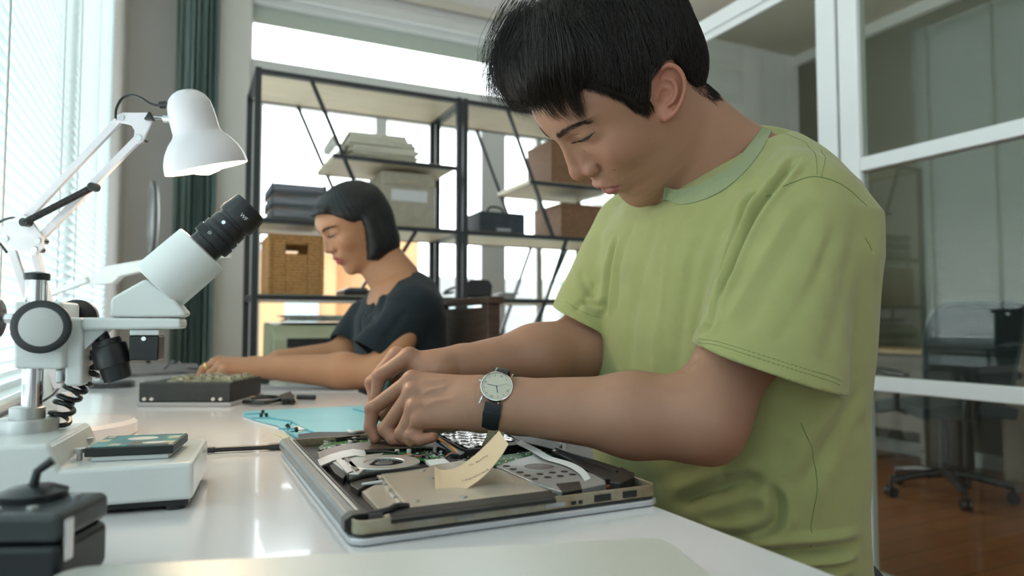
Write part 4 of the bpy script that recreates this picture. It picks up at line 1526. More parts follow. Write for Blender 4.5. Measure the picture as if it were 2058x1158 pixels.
for i in range(31):
    a = 2*PI*i/31
    d_ = V(math.cos(a), math.sin(a), 0); t_ = V(-d_[1], d_[0], 0)
    A_ = fc + d_*fr_*.25 + V(0, 0, -.0035); B_ = fc + d_*fr_*.52 + t_*fr_*.09 + V(0, 0, -.0035)
    bl_.bar(A_, B_, .0005, .0042)
bl_.build('fan_blades', M_dk, lap, smooth=False)
# heatsink bars left of the fan
LP([(672, 922), (684, 919), (710, 946), (698, 951)], .7600, .0068, 'heat_sink', M_hinge2, .0004)
LP([(690, 919), (698, 918), (722, 943), (714, 946)], .7600, .0066, 'heat_sink', M_copper, .0004)
LP([(655, 925), (668, 922), (696, 952), (690, 962), (672, 950)], .7585, .0065, 'duct_block', M_dk, .0008)
LP([(700, 955), (760, 945), (850, 938), (860, 944), (770, 955), (720, 985), (705, 975)], .7585, .0060, 'cable_tray', M_dk, .0008)
MB().tube(catmull([L(700, 968, .765), L(735, 955, .7665), L(800, 946, .767), L(860, 940, .7655)], 6), .0022, 8).build('cable', M_blackp, lap)
MB().tube([L(728, 974, .765), L(768, 968, .765)], .0014, 8).build('cable', M_wpad, lap)
# optical drive bay with holes drawn as dark recess discs
LP([(998, 936), (1070, 915), (1110, 920), (1215, 962), (1218, 972), (1135, 990), (1085, 975)], .7600, .0075, 'optical_drive', M_steel, .0006)
def disc(x, y, rx, z, name, m_, r2=None):
    c_ = L(x, y, z)
    rad = rx*np.linalg.norm(L(x+1, y, z)-c_)
    MB().lathe([(0, rad), (.0003, rad), (.0003, rad*.0+.0001)], c_, (0, 0, 1), 32).build(name, m_, lap)
disc(1084, 939, 32, .7676, 'drive_window', M_copper)
c_ = L(1084, 939, .7676); rad = 34*np.linalg.norm(L(1085, 939, .7676)-c_)
MB().lathe([(0, rad), (.0006, rad), (.0006, rad*.9), (0, rad*.9)], c_, (0, 0, 1), 40, closed=True).build('drive_ring', M_sat, lap)
for (x, y) in ((1018, 937), (1031, 943), (1045, 949.5), (1060, 956), (1075, 963), (1085, 953), (1101, 959.5), (1110, 950), (1126, 957), (1134, 948), (1151, 954), (1175, 952)):
    disc(x, y, 7.2, .7676, 'drive_hole', M_dk)
LP([(1118, 972), (1165, 967), (1170, 983), (1132, 990)], .7600, .0085, 'drive_bracket', M_blackp, .0005)
# battery with wrinkled foil
LP([(872, 872), (1000, 866), (1042, 886), (1040, 894), (938, 905), (925, 900)], .7595, .0095, 'battery', M_dk, .0008)
g0, g1, g2, g3 = L(880, 872, .7694), L(995, 864, .7694), L(1036, 885, .7694), L(938, 902, .7694)
rows = []
for i in range(26):
    s_ = i/25
    a_, b_ = g0*(1-s_)+g3*s_, g1*(1-s_)+g2*s_
    rows.append([a_*(1-t)+b_*t + V(0, 0, .0005*math.sin(t*23+s_*9)+.0004*math.sin(s_*31-t*11)+.0005) for t in np.linspace(0, 1, 30)])
MB().sheet(rows, .0003).build('battery_foil', M_foil, lap, ang=80)
rows = [[L(x-2, y-5, .7705), L(x+4, y+5, .7700)] for x, y in ((868, 872), (885, 884), (905, 898), (918, 907))]
MB().sheet(rows, .0005).build('orange_ribbon', M_org, lap)
MB().tube(catmull([L(700, 866, .77), L(706, 869, .769), L(716, 868, .769), L(735, 866, .767)], 5), .0022, 8).build('plug', M_wpad, lap)
LP([(868, 893), (900, 884), (940, 908), (925, 915)], .7600, .0070, 'cable_block', M_blackp, .0008)
# black right-hand rail, chunky and stepped
LP([(1010, 866), (1028, 862), (1062, 868), (1130, 893), (1120, 905), (1040, 885)], .7590, .0090, 'side_rail', M_dk, .0008)
LP([(1108, 905), (1122, 900), (1240, 938), (1275, 950), (1272, 962), (1215, 962)], .7590, .0100, 'side_rail', M_blackp, .0008)
LP([(1232, 945), (1250, 938), (1262, 945), (1272, 960), (1246, 972), (1226, 968)], .7590, .0110, 'speaker_block', M_dk, .001)
MB().bar(L(1118, 901, .7705), L(1240, 948, .7705), .003, .002).build('cable', M_blackp, lap)
# white flat cable with blue tab
rows = []
for (x, y) in catmull([(1040, 888, 0), (1075, 905, 0), (1100, 920, 0), (1140, 932, 0), (1165, 945, 0), (1178, 960, 0), (1184, 972, 0)], 5)[:, :2] if False else [(p[0], p[1]) for p in catmull([(1040, 888, 0), (1075, 905, 0), (1100, 920, 0), (1140, 932, 0), (1165, 945, 0), (1178, 960, 0), (1184, 972, 0)], 5)]:
    z_ = .7690 if y < 955 else .7690-(y-955)*.00018
    rows.append([L(x-5.5, y+3.2, z_), L(x+6.5, y-2.6, z_)])
MB().sheet(rows, .0004).build('ribbon_cable', M_wpad, lap)
rows = [[L(x-6, y+2, .7663), L(x+7, y-3, .7663)] for x, y in ((1184, 973), (1188, 981))]
MB().sheet(rows, .0006).build('blue_tab', mat('blue_tab', (.03, .22, .55), .4), lap)
for (x, y) in ((1172, 984), (1205, 975), (1245, 968), (1140, 993), (1152, 990)):
    q_ = L(x, y, .7645)
    MB().lathe([(0, .0018), (.0016, .0016), (.002, .0006)], q_, (0, 0, 1), 14).build('screw', M_chrome if x < 1200 else M_org, lap)
LP([(1205, 974), (1250, 967), (1258, 972), (1210, 981)], .7620, .0018, 'side_board', mat('red_board', (.35, .10, .04), .4), .0002)

# ------------------------------------------------------------ curled paper note standing on the laptop
EA = [(875, 986, .575), (905, 989, .574), (935, 984, .577), (975, 955, .588), (1005, 920, .60), (1022, 893, .61)]
EB = [(873, 938, .610), (888, 945, .608), (918, 940, .610), (952, 917, .620), (982, 889, .630), (1003, 866, .640)]
A_ = catmull([at_d(*p) for p in EA], 8)
B_ = catmull([at_d(*p) for p in EB], 8)
note = MB()
rows = [[a*(1-t)+b*t for t in np.linspace(0, 1, 6)] for a, b in zip(A_, B_)]
note.sheet(rows, .0004)
note_o = note.build('paper_note', mat('tan_paper', (.66, .50, .33), .7, noise=.04, nscale=60), None, ang=80)
tag(note_o, 'curled tan paper note with handwriting standing on the opened laptop', 'note')
M_ink = mat('pencil_ink', (.16, .13, .11), .6)


def on_note(s, w, lift=.0005):
    """s 0..1 along, w 0..1 across"""
    f_ = min(max(s, 0), .999)*(len(A_)-1)
    k = int(f_); f_ -= k
    a = A_[k]*(1-f_)+A_[k+1]*f_
    b_ = B_[k]*(1-f_)+B_[k+1]*f_
    t = A_[k+1]-A_[k]
    nn = nrm(np.cross(t, b_-a))
    if np.dot(nn, CAM-a) < 0: nn = -nn
    return a*(1-w)+b_*w + nn*lift


def note_text(txt, s0, w0, size, sdir, wdir):
    cu = bpy.data.curves.new('t', 'FONT')
    cu.body, cu.size, cu.shear = txt, 1.0, .35
    tmp = bpy.data.objects.new('t', cu)
    COL.objects.link(tmp)
    bpy.context.view_layer.update()
    me = bpy.data.meshes.new_from_object(tmp.evaluated_get(bpy.context.evaluated_depsgraph_get()))
    bpy.data.objects.remove(tmp); bpy.data.curves.remove(cu)
    for v in me.vertices:
        x, y = v.co.x*size, v.co.y*size*.9 + .02*math.sin(v.co.x*7)*size
        v.co = Vector(on_note(s0 + x*sdir[0] + y*sdir[1], w0 + x*wdir[0] + y*wdir[1]))
    me.materials.clear(); me.materials.append(M_ink)
    o = bpy.data.objects.new('handwriting', me)
    COL.objects.link(o); o.parent = note_o
    return o


note_text('it only', .52, .74, .080, (1.0, -.55), (-1.2, 2.2))
note_text('repaired', .40, .34, .075, (1.0, -.55), (-1.2, 2.2))
# ------------------------------------------------------------ implicit surfaces for bodies and clothes
def smin(a, b, k):
    h = np.clip(.5 + .5*(b-a)/k, 0, 1)
    return b*(1-h) + a*h - k*h*(1-h)


def smax(a, b, k):
    return -smin(-a, -b, k)


def rcone(P, a, b, r1, r2, n=None, s=1.):
    """tapered limb from a to b; flattened by s along n when given"""
    a, b = np.asarray(a, float), np.asarray(b, float)
    ba = b-a
    q = P-a
    t = np.clip((q@ba)/max(ba@ba, 1e-9), 0, 1)
    d = q - t[:, None]*ba
    if n is not None:
        n = nrm(n)
        d = d + n*((d@n)*(1/s-1))[:, None]
    return np.sqrt((d*d).sum(1)) - (r1 + (r2-r1)*t)


def ellip(P, c, r, M=None):
    q = P-np.asarray(c, float)
    if M is not None: q = q@M
    r = np.asarray(r, float)
    k0 = np.sqrt(((q/r)**2).sum(1))
    k1 = np.sqrt(((q/(r*r))**2).sum(1))+1e-9
    return k0*(k0-1)/k1


def chain(P, pts, rad, k=0):
    d = None
    for i in range(len(pts)-1):
        e = rcone(P, pts[i], pts[i+1], rad[i], rad[i+1])
        d = e if d is None else (smin(d, e, k) if k else np.minimum(d, e))
    return d


def mesh_sdf(fn, lo, hi, h, margin=1.9):
    lo, hi = np.array(lo, float), np.array(hi, float)
    B = 8
    nb = np.ceil((hi-lo)/(h*B)).astype(int)
    n = nb*B+1
    g = np.stack(np.meshgrid(*[np.arange(k) for k in nb], indexing='ij'), -1).reshape(-1, 3)
    ctr = lo + (g+.5)*B*h
    dc = np.concatenate([fn(ctr[i:i+200000]) for i in range(0, len(ctr), 200000)])
    keep = np.abs(dc) < B*h*.87*margin
    D = np.empty(tuple(n), np.float32)
    sgn = np.where(dc < 0, -1., 1.).reshape(tuple(nb))
    D[:-1, :-1, :-1] = np.repeat(np.repeat(np.repeat(sgn, B, 0), B, 1), B, 2)
    D[-1], D[:, -1], D[:, :, -1] = 1, 1, 1
    off = np.stack(np.meshgrid(*[np.arange(B+1)]*3, indexing='ij'), -1).reshape(-1, 3)
    ks = g[keep]
    for i in range(0, len(ks), 400):
        idx = (ks[i:i+400, None, :]*B + off[None]).reshape(-1, 3)
        v = fn(lo + idx*h)
        D[idx[:, 0], idx[:, 1], idx[:, 2]] = v
    S = D < 0
    cnt = np.zeros(tuple(n-1), np.int8)
    for c in np.ndindex(2, 2, 2):
        cnt += S[c[0]:n[0]-1+c[0], c[1]:n[1]-1+c[1], c[2]:n[2]-1+c[2]]
    act = (cnt > 0) & (cnt < 8)
    ci = np.argwhere(act)
    ID = np.full(tuple(n-1), -1, np.int32)
    ID[act] = np.arange(len(ci))
    acc = np.zeros((len(ci), 3))
    num = np.zeros(len(ci))
    for ax in range(3):
        o = [a for a in range(3) if a != ax]
        for c in np.ndindex(2, 2):
            p0 = ci.copy()
            p0[:, o[0]] += c[0]
            p0[:, o[1]] += c[1]
            p1 = p0.copy()
            p1[:, ax] += 1
            d0, d1 = D[tuple(p0.T)], D[tuple(p1.T)]
            m_ = (d0 < 0) != (d1 < 0)
            t = np.where(m_, d0/(d0-d1+1e-20), 0)
            q = p0.astype(float)
            q[:, ax] += t
            acc[m_] += q[m_]
            num += m_
    vv = lo + acc/num[:, None]*h
    quads = []
    for ax in range(3):
        sl0 = [slice(None)]*3
        sl1 = [slice(None)]*3
        sl0[ax] = slice(0, n[ax]-1)
        sl1[ax] = slice(1, n[ax])
        e = np.argwhere(S[tuple(sl0)] != S[tuple(sl1)])
        o = [(ax+1) % 3, (ax+2) % 3]
        ok = (e[:, o[0]] > 0) & (e[:, o[1]] > 0) & (e[:, o[0]] < n[o[0]]-1) & (e[:, o[1]] < n[o[1]]-1)
        e = e[ok]
        cs = []
        for (a, b) in ((1, 1), (0, 1), (0, 0), (1, 0)):
            q = e.copy()
            q[:, o[0]] -= a
            q[:, o[1]] -= b
            cs.append(ID[tuple(q.T)])
        Q = np.stack(cs, 1)
        inside = S[tuple(e.T)]
        Q[~inside] = Q[~inside][:, ::-1]
        quads.append(Q)
    return vv, np.concatenate(quads)


def vnormals(v, q):
    n = np.cross(v[q[:, 2]]-v[q[:, 0]], v[q[:, 3]]-v[q[:, 1]])
    out = np.zeros_like(v)
    for i in range(4):
        for c in range(3):
            out[:, c] += np.bincount(q[:, i], n[:, c], len(v))
    return out/(np.linalg.norm(out, axis=1, keepdims=True)+1e-12)


def relax(v, q, it=2, w=.5):
    e = np.concatenate([q[:, [0, 1]], q[:, [1, 2]], q[:, [2, 3]], q[:, [3, 0]]])
    cnt = np.bincount(e[:, 0], minlength=len(v)) + np.bincount(e[:, 1], minlength=len(v))
    for _ in range(it):
        s = np.zeros_like(v)
        for c in range(3):
            s[:, c] = np.bincount(e[:, 0], v[e[:, 1], c], len(v)) + np.bincount(e[:, 1], v[e[:, 0], c], len(v))
        v = v*(1-w) + w*s/np.maximum(cnt, 1)[:, None]
    return v


def fast_mesh(name, v, q, mats, parent=None, attrs=None, **tags):
    me = bpy.data.meshes.new(name)
    if parent is not None:
        A = np.array(world_of(parent).inverted())
        v = v @ A[:3, :3].T + A[:3, 3]
    me.vertices.add(len(v))
    me.vertices.foreach_set('co', v.astype(np.float32).ravel())
    k = q.shape[1]
    me.loops.add(q.size)
    me.loops.foreach_set('vertex_index', q.astype(np.int32).ravel())
    me.polygons.add(len(q))
    me.polygons.foreach_set('loop_start', np.arange(0, q.size, k, dtype=np.int32))
    me.update(calc_edges=True)
    me.shade_smooth()
    for m_ in (mats if isinstance(mats, (list, tuple)) else [mats]): me.materials.append(m_)
    for an, av in (attrs or {}).items():
        a = me.attributes.new(an, 'FLOAT', 'POINT')
        a.data.foreach_set('value', av.astype(np.float32))
    o = bpy.data.objects.new(name, me)
    COL.objects.link(o)
    if parent is not None: o.parent = parent
    tag(o, **tags)
    return o


def seg_dist(P, pts):
    """distance from points to a polyline, and the parameter along it (0..1)"""
    best = np.full(len(P), 1e9)
    par = np.zeros(len(P))
    m_ = len(pts)-1
    for i in range(m_):
        a, b = V(pts[i]), V(pts[i+1])
        ba = b-a
        t = np.clip(((P-a)@ba)/max(ba@ba, 1e-12), 0, 1)
        d = np.linalg.norm(P-a-t[:, None]*ba, axis=1)
        u = d < best
        best[u] = d[u]
        par[u] = (i+t[u])/m_
    return best, par


def strand_mesh(curves, r0, name, m_, parent, sides=3, attrs=None):
    """curves: (n, k, 3) array of hair strands -> thin tapered tubes"""
    C_ = np.asarray(curves)
    n, k = C_.shape[:2]
    t = np.gradient(C_, axis=1)
    t /= np.linalg.norm(t, axis=2, keepdims=True)+1e-12
    h = np.array([.31, .22, .92])
    u = np.cross(t, h)
    u /= np.linalg.norm(u, axis=2, keepdims=True)+1e-12
    w = np.cross(t, u)
    tap = np.linspace(1, 0, k)**.6
    r = (np.asarray(r0).reshape(-1, 1)*np.maximum(tap, .06)[None])[:, :, None]
    vs_ = []
    for s_ in range(sides):
        a = 2*PI*s_/sides
        vs_.append(C_ + (u*math.cos(a)+w*math.sin(a))*r)
    v = np.stack(vs_, 2).reshape(-1, 3)
    base = (np.arange(n)[:, None]*k + np.arange(k-1)[None])*sides
    q = []
    for s_ in range(sides):
        s2 = (s_+1) % sides
        q.append(np.stack([base+s_, base+s2, base+sides+s2, base+sides+s_], -1).reshape(-1, 4))
    return fast_mesh(name, v, np.concatenate(q), m_, parent)


def face_sdf(P, T):
    """head in its own frame, centimetres: x forward, y to its left, z up.  T: shape table"""
    x, y, z = P[:, 0], P[:, 1], P[:, 2]
    ay = np.abs(y)
    Ps = np.stack([x, ay, z], 1)
    zz = T['z']
    fp, wd, bk = np.interp(z, zz, T['P']), np.interp(z, zz, T['W']), np.interp(z, zz, T['B'])
    n = 2.25
    dx = x-bk
    a = np.where(dx > 0, np.maximum(fp-bk, .5), T['back'])
    f = (np.abs(dx/a)**n + np.abs(y/wd)**n + 1e-9)**(1/n)
    d = (f-1)*np.minimum(np.maximum(fp-bk, .5), wd)
    d = smax(d, T['bot']-z, 1.6)
    d = smax(d, z-8, 2.5)
    d = smin(d, ellip(P, (-1.4, 0, 4.6), (10.2, 7.7, 8.4)), 1.6)
    # cheekbones, brow, chin, muzzle
    d = smin(d, ellip(Ps, (5.5, 4.5, -.6), (2.1, 1.35, 2.0)), 2.0)
    d = smin(d, rcone(Ps, (8.3, .9, 4.2), (6.4, 4.9, 4.3), .55, .5), 1.0)
    d = smax(d, -ellip(Ps, (9.9, 3.0, 2.3), (2.1, 1.75, 1.35)), 1.1)
    d = smin(d, ellip(P, (7.45, 0, -4.6), (1.6, 2.5, 2.3)), 1.0)
    d = smin(d, ellip(P, (6.6, 0, -9.2), (1.5, 2.0, 1.5)), 1.2)
    # eye: lidded ball with a narrow downcast slit
    e = ellip(Ps, (6.62, 3.15, 2.75), (1.40, 1.85, 1.25))
    d = smin(d, e, .8)
    lid = [(8.5, 1.62, 2.72), (8.38, 2.4, 2.50), (8.14, 3.2, 2.38), (7.62, 4.0, 2.40), (6.90, 4.75, 2.62)]
    d = smax(d, -(chain(Ps, lid, [.05, .15, .19, .16, .05]) - T.get('slit', 0)), .12)
    fold = [(8.6, 1.7, 3.15), (8.4, 2.5, 3.4), (8.1, 3.3, 3.4), (7.3, 4.4, 3.15)]
    d = smax(d, -chain(Ps, fold, [.03, .06, .06, .02]), .2)
    # nose
    nz = rcone(P, (8.55, 0, 3.4), (10.05, 0, -.2), .45, .62)
    nz = smin(nz, rcone(Ps, (8.0, .55, 2.2), (8.75, .75, -.6), .55, .85), .8)
    nz = smin(nz, ellip(P, (10.12, 0, -.95), (.88, .92, .95)), .5)
    nz = smin(nz, rcone(P, (9.9, 0, -1.5), (9.2, 0, -2.2), .45, .4), .35)
    nz = smin(nz, ellip(Ps, (9.05, 1.28, -1.35), (1.0, .72, .82)), .4)
    d = smin(d, nz, .75)
    d = smax(d, -chain(Ps, [(8.7, 2.2, -1.0), (8.4, 2.2, -1.6), (8.5, 1.9, -2.3)], [.05, .12, .07]), .3)
    d = smax(d, -ellip(Ps, (9.35, .72, -2.1), (.55, .34, .4)), .15)
    # lips
    up = chain(Ps, [(9.45, 0, -4.0), (9.25, .8, -4.05), (8.75, 1.6, -4.5), (8.25, 2.3, -5.0)], [.42, .44, .32, .12])
    lo_ = chain(Ps, [(8.72, 0, -5.55), (8.62, .8, -5.52), (8.36, 1.6, -5.40), (8.15, 2.3, -5.2)], [.70, .64, .42, .12])
    d = smin(d, up, .3)
    d = smin(d, lo_, .3)
    d = smax(d, -chain(Ps, [(9.85, 0, -4.72), (9.45, 1.0, -4.72), (8.85, 1.85, -4.98), (8.3, 2.55, -5.15)], [.12, .15, .14, .12]), .16)
    d = smax(d, -rcone(P, (10.05, 0, -2.9), (9.95, 0, -3.6), .10, .14), .3)
    d = smax(d, -ellip(P, (8.95, 0, -7.0), (.7, 1.7, .40)), .6)
    return d, up, lo_


def ear_sdf(P, E):
    """E: dict with points (head frame) of the visible ear; returns distance"""
    O, u, v = V(E['o']), nrm(E['u']), nrm(E['v'])
    w = nrm(np.cross(u, v))
    if w[1] < 0: w = -w
    q = P-O
    L_ = np.stack([q@u, q@v, q@w], 1)
    k = E.get('s', 1.)
    L_ = L_/k
    rim = [(-.2, .2), (-.55, 1.1), (-.2, 2.35), (.75, 3.15), (1.9, 2.95), (2.75, 1.9), (2.95, .5), (2.6, -1.0), (1.95, -2.2), (1.1, -2.9)]
    rz = [.0, .25, .5, .55, .55, .55, .5, .45, .3, .1]
    rim3 = catmull([(a, b, c) for (a, b), c in zip(rim, rz)], 3)
    rr_ = np.interp(np.linspace(0, 9, len(rim3)), range(10), [.20, .27, .30, .30, .30, .30, .28, .28, .32, .40])
    d = chain(L_, rim3, rr_, .06)
    anti = catmull([(.6, 1.6, .05), (1.5, 1.5, .25), (2.05, .6, .32), (1.85, -.6, .30), (1.2, -1.35, .22)], 3)
    d = smin(d, chain(L_, anti, np.interp(np.linspace(0, 4, len(anti)), range(5), [.20, .26, .28, .26, .24]), .06), .28)
    base = ellip(L_, (1.15, .35, -.25), (1.85, 2.75, .38))
    d = smin(d, base, .3)
    d = smin(d, ellip(L_, (.95, -2.35, .02), (.75, .95, .36)), .4)         # lobe
    d = smin(d, ellip(L_, (-.05, -.45, .22), (.34, .55, .34)), .3)         # tragus
    d = smin(d, rcone(L_, (-.2, .3, .1), (.9, .55, .05), .16, .18), .2)    # crus
    d = smax(d, -ellip(L_, (.75, -.35, .45), (.72, .80, .55)), .2)         # concha
    d = smax(d, -ellip(L_, (.75, 1.05, .40), (.60, .38, .34)), .2)
    return d*k
# ------------------------------------------------------------ the man in the green shirt
M_skin = mat('skin_man', (.365, .198, .130), .45, spec=.35, noise=.05, nscale=30, bump=.10, bscale=900, sub=.15,
             tint=('lips', (.30, .10, .09), 'flush', (.42, .15, .10)))
man = empty('person', (.64, .69, 0), 'seated person in an olive green t-shirt with a wristwatch, working on the opened laptop', 'person')
HS = 1.03
HT = V(.4703, .6658, 1.1709)
HR = np.array([[-.5662, -.0181, -.8241], [.2365, -.9613, -.1414], [-.7896, -.275, .5486]])
_u, _s, _vt = np.linalg.svd(HR)
HR = _u @ _vt


def h2w(p): return (np.atleast_2d(p)/100*HS) @ HR.T + HT
def w2h(P): return (P-HT) @ HR * 100/HS


TAB = dict(z=np.array([-10.6, -10, -9.2, -8.4, -7.4, -6.5, -5.5, -4.5, -3.5, -2.5, -1.5, -.5, .5, 1.5, 2.5, 3.5, 4.5, 5.5, 7, 8, 9.]),
           P=np.array([6.0, 6.9, 7.6, 8.0, 8.2, 8.2, 8.6, 8.9, 9.0, 8.95, 8.75, 8.6, 8.55, 8.5, 8.5, 8.6, 8.75, 8.7, 8.3, 7.9, 7.3]),
           W=np.array([1.8, 2.6, 3.6, 4.4, 5.0, 5.5, 5.9, 6.2, 6.5, 6.7, 6.85, 6.95, 7.0, 7.0, 7.0, 7.1, 7.2, 7.3, 7.3, 7.2, 7.]),
           B=np.array([3.6, 3.2, 2.8, 2.3, 1.6, .9, .3, 0, 0, 0, 0, 0, 0, 0, 0, 0, 0, 0, 0, 0, 0]),
           back=4.6, bot=-10.6, slit=-.6)
EAR = dict(o=(-.15, 7.15, .85), u=(-.60, .40, -.69), v=(-.82, .16, .62), s=.88)
EAR2 = dict(EAR)

neck_a = h2w((-1.8, 0, -3.5))[0]
neck_b = V(.665, .665, 1.075)
neck_f = h2w((1.2, 0, -8.0))[0]
pit = V(.612, .690, 1.030)


def earm(P, E):
    if E is EAR2:
        Q = P*np.array([1, -1, 1.])
        return ear_sdf(Q, EAR)
    return ear_sdf(P, E)


def head_only(P):
    H = w2h(P)
    d, up, lo_ = face_sdf(H, TAB)
    Ha = np.stack([H[:, 0], np.abs(H[:, 1]), H[:, 2]], 1)
    er = np.linalg.norm(Ha-V(-.9, 7.4, .5), axis=1)
    near = er < 6.5
    if near.any():
        e = np.full(len(P), 9.)
        e[near] = np.minimum(earm(H[near], EAR), earm(H[near], EAR2))
        e = e + np.clip(er-3.8, 0, 9)
        d = np.where(near, smin(d, e, .35), d)
    return d/100*HS, up, lo_


def man_head(P):
    d, _, _ = head_only(P)
    nk = rcone(P, neck_a, neck_b, .060, .066)
    nk = smin(nk, rcone(P, neck_f, pit, .036, .038), .03)
    tz = rcone(P, V(.655, .655, 1.085), V(.650, .60, 1.045), .050, .030)
    tz = smin(tz, rcone(P, V(.665, .68, 1.08), V(.640, .78, 1.035), .050, .030), .03)
    nk = smin(nk, tz, .045)
    return smin(d, nk, .028)


def on_surface(bvh, pts):
    out = []
    for (x, y) in pts:
        r = Vector(nrm(ray(x, y)))
        hit = bvh.ray_cast(Vector(CAM), r, 3)
        if hit[0] is not None: out.append(np.array(hit[0]))
    return out


def groove(v, n, bvh, pts, depth, width, prof='g', smoothn=4):
    P3 = on_surface(bvh, pts)
    if len(P3) < 2: return v
    P3 = catmull(P3, smoothn) if len(P3) > 2 else P3
    lo_b, hi_b = np.min(P3, 0)-width*3, np.max(P3, 0)+width*3
    m_ = np.all((v > lo_b) & (v < hi_b), axis=1)
    d, t = seg_dist(v[m_], P3)
    end = np.clip(np.minimum(t, 1-t)*6, 0, 1)
    end = end*end*(3-2*end)
    if prof == 'g': a = np.exp(-(d/width)**2)
    else:           # fold: sharp valley with a soft raised lip
        a = np.exp(-(d/width)**2) - .55*np.exp(-((d-1.9*width)/(1.1*width))**2)
    v = v.copy()
    v[m_] -= n[m_]*(a*end*depth)[:, None]
    return v


lo = np.array([.30, .44, .98]); hi = np.array([.76, .92, 1.36])
v_, q_ = mesh_sdf(man_head, lo, hi, .00150)
v_ = relax(v_, q_, 1)
H = w2h(v_)
Hs = H.copy(); Hs[:, 1] = np.abs(Hs[:, 1])
_, up, lo_ = face_sdf(H, TAB)
lips = np.clip(1-(np.minimum(up, lo_)-.02)/.18, 0, 1)*(H[:, 0] > 7.6)*.75
n_h = vnormals(v_, q_)
bvh_h = BVHTree.FromPolygons(v_.tolist(), q_.tolist())


def poly_mask(v, n, poly, soft=2.0):
    """skin area whose outline was measured on the photograph; soft edge in pixels"""
    q = v-CAM
    d = q@CF
    X, Y = 1029+F_PX*(q@CR)/d, 579-F_PX*(q@CU)/d
    ins = np.zeros(len(v), bool)
    dist = np.full(len(v), 1e9)
    m = len(poly)
    for i in range(m):
        x1, y1 = poly[i]; x2, y2 = poly[(i+1) % m]
        c = ((y1 > Y) != (y2 > Y)) & (X < (x2-x1)*(Y-y1)/((y2-y1) or 1e-9)+x1)
        ins ^= c
        t = np.clip(((X-x1)*(x2-x1)+(Y-y1)*(y2-y1))/((x2-x1)**2+(y2-y1)**2), 0, 1)
        dist = np.minimum(dist, np.hypot(X-x1-t*(x2-x1), Y-y1-t*(y2-y1)))
    s = np.where(ins, dist, -dist)
    return np.clip(.5+s/soft, 0, 1)*((n*(CAM-v)).sum(1) > 0)*(np.linalg.norm(v-h2w((8.5, 1.2, -5))[0], axis=1) < .035)


lips = np.clip(lips*.5, 0, 1)
lips = np.maximum(lips, poly_mask(v_, n_h, [(1213, 382), (1226, 378), (1247, 374.5), (1244, 381), (1237, 388), (1226, 392), (1216, 389)]))
lips = np.maximum(lips, .6*poly_mask(v_, n_h, [(1194, 377), (1204, 379), (1216, 380), (1246, 374), (1236, 372), (1215, 373.5), (1202, 374)]))
vorig = v_
for pts, dp, w in (
        ([(1204, 383), (1213, 381.5), (1224, 378.5), (1236, 376), (1249, 374.5)], .0026, .0014),
        ([(1219, 387), (1228, 385), (1239, 381)], -.0016, .0036),
        ([(1206, 376), (1218, 376), (1232, 373.5)], -.0006, .0024),
        ([(1149, 285), (1157, 284), (1170, 280), (1184, 273), (1200, 263)], .0008, .0010),
        ([(1198, 330), (1206, 337), (1208, 346), (1203, 352)], .0016, .0020),
        ([(1246, 384), (1240, 392), (1235, 396)], .0010, .0028)):
    v_ = groove(v_, n_h, bvh_h, pts, dp, w)
fl = np.zeros(len(v_))
ed = np.minimum(earm(H, EAR), earm(H, EAR2))
fl = np.maximum(fl, np.clip(1-ed/.6, 0, 1)*.55)
fl = np.maximum(fl, np.exp(-((np.linalg.norm(H-V(10.2, 0, -1), axis=1))/1.6)**2)*.35)
fl = np.maximum(fl, np.exp(-((np.linalg.norm(Hs-V(7, 4, -1.5), axis=1))/2.4)**2)*.22)
parts = [(v_, q_, lips, fl)]

# ---- arms and hands --------------------------------------------------------
shN, elN, wrN = V(.630, .545, 1.045), at_d(1414, 844, .700), at_d(985, 812, .765)
shF, elF, wrF = V(.615, .855, 1.045), at_d(1172, 700, .965), at_d(892, 741, .872)
toC = nrm(CAM - at_d(990, 790, .76))
nW = nrm(-CF*math.cos(R(38)) + CU*math.sin(R(38)))           # back-of-wrist direction, near arm


def tri(px, py, d): return at_d(px, py, d)


# near (left) hand: knuckle, middle joint, end joint, tip for each finger
LH = {
    'index': ([tri(828, 764, .800), tri(748, 822, .805), tri(744, 858, .800), tri(755, 882, .795)], [.0100, .0086, .0074, .0062]),
    'middle': ([tri(829, 790, .788), tri(775, 862, .790), tri(790, 882, .782), tri(812, 884, .775)], [.0102, .0088, .0076, .0064]),
    'ring': ([tri(834, 822, .775), tri(808, 872, .772), tri(826, 885, .765), tri(845, 884, .760)], [.0102, .0086, .0074, .0062]),
    'little': ([tri(846, 845, .766), tri(826, 876, .765), tri(846, 884, .757), tri(870, 879, .752)], [.0094, .0076, .0068, .0058]),
}
LT = ([tri(935, 800, .800), tri(868, 822, .835), tri(806, 850, .832), tri(770, 872, .815)], [.013, .0115, .0095, .0075])
RH = {
    'index': ([tri(822, 717, .858), tri(763, 756, .852), tri(757, 797, .850), tri(762, 835, .846)], [.0112, .0094, .0080, .0064]),
    'middle': ([tri(797, 716, .878), tri(748, 770, .874), tri(753, 805, .868), tri(768, 838, .862)], [.0112, .0092, .0078, .0064]),
    'ring': ([tri(800, 724, .895), tri(765, 772, .897), tri(775, 800, .892), tri(795, 815, .885)], [.0105, .0088, .0078, .0064]),
    'little': ([tri(808, 734, .910), tri(785, 770, .915), tri(800, 790, .910), tri(815, 800, .905)], [.0092, .0076, .0070, .0056]),
}
RT = ([tri(862, 762, .850), tri(830, 782, .838), tri(795, 800, .838), tri(772, 828, .842)], [.014, .0125, .0100, .0078])


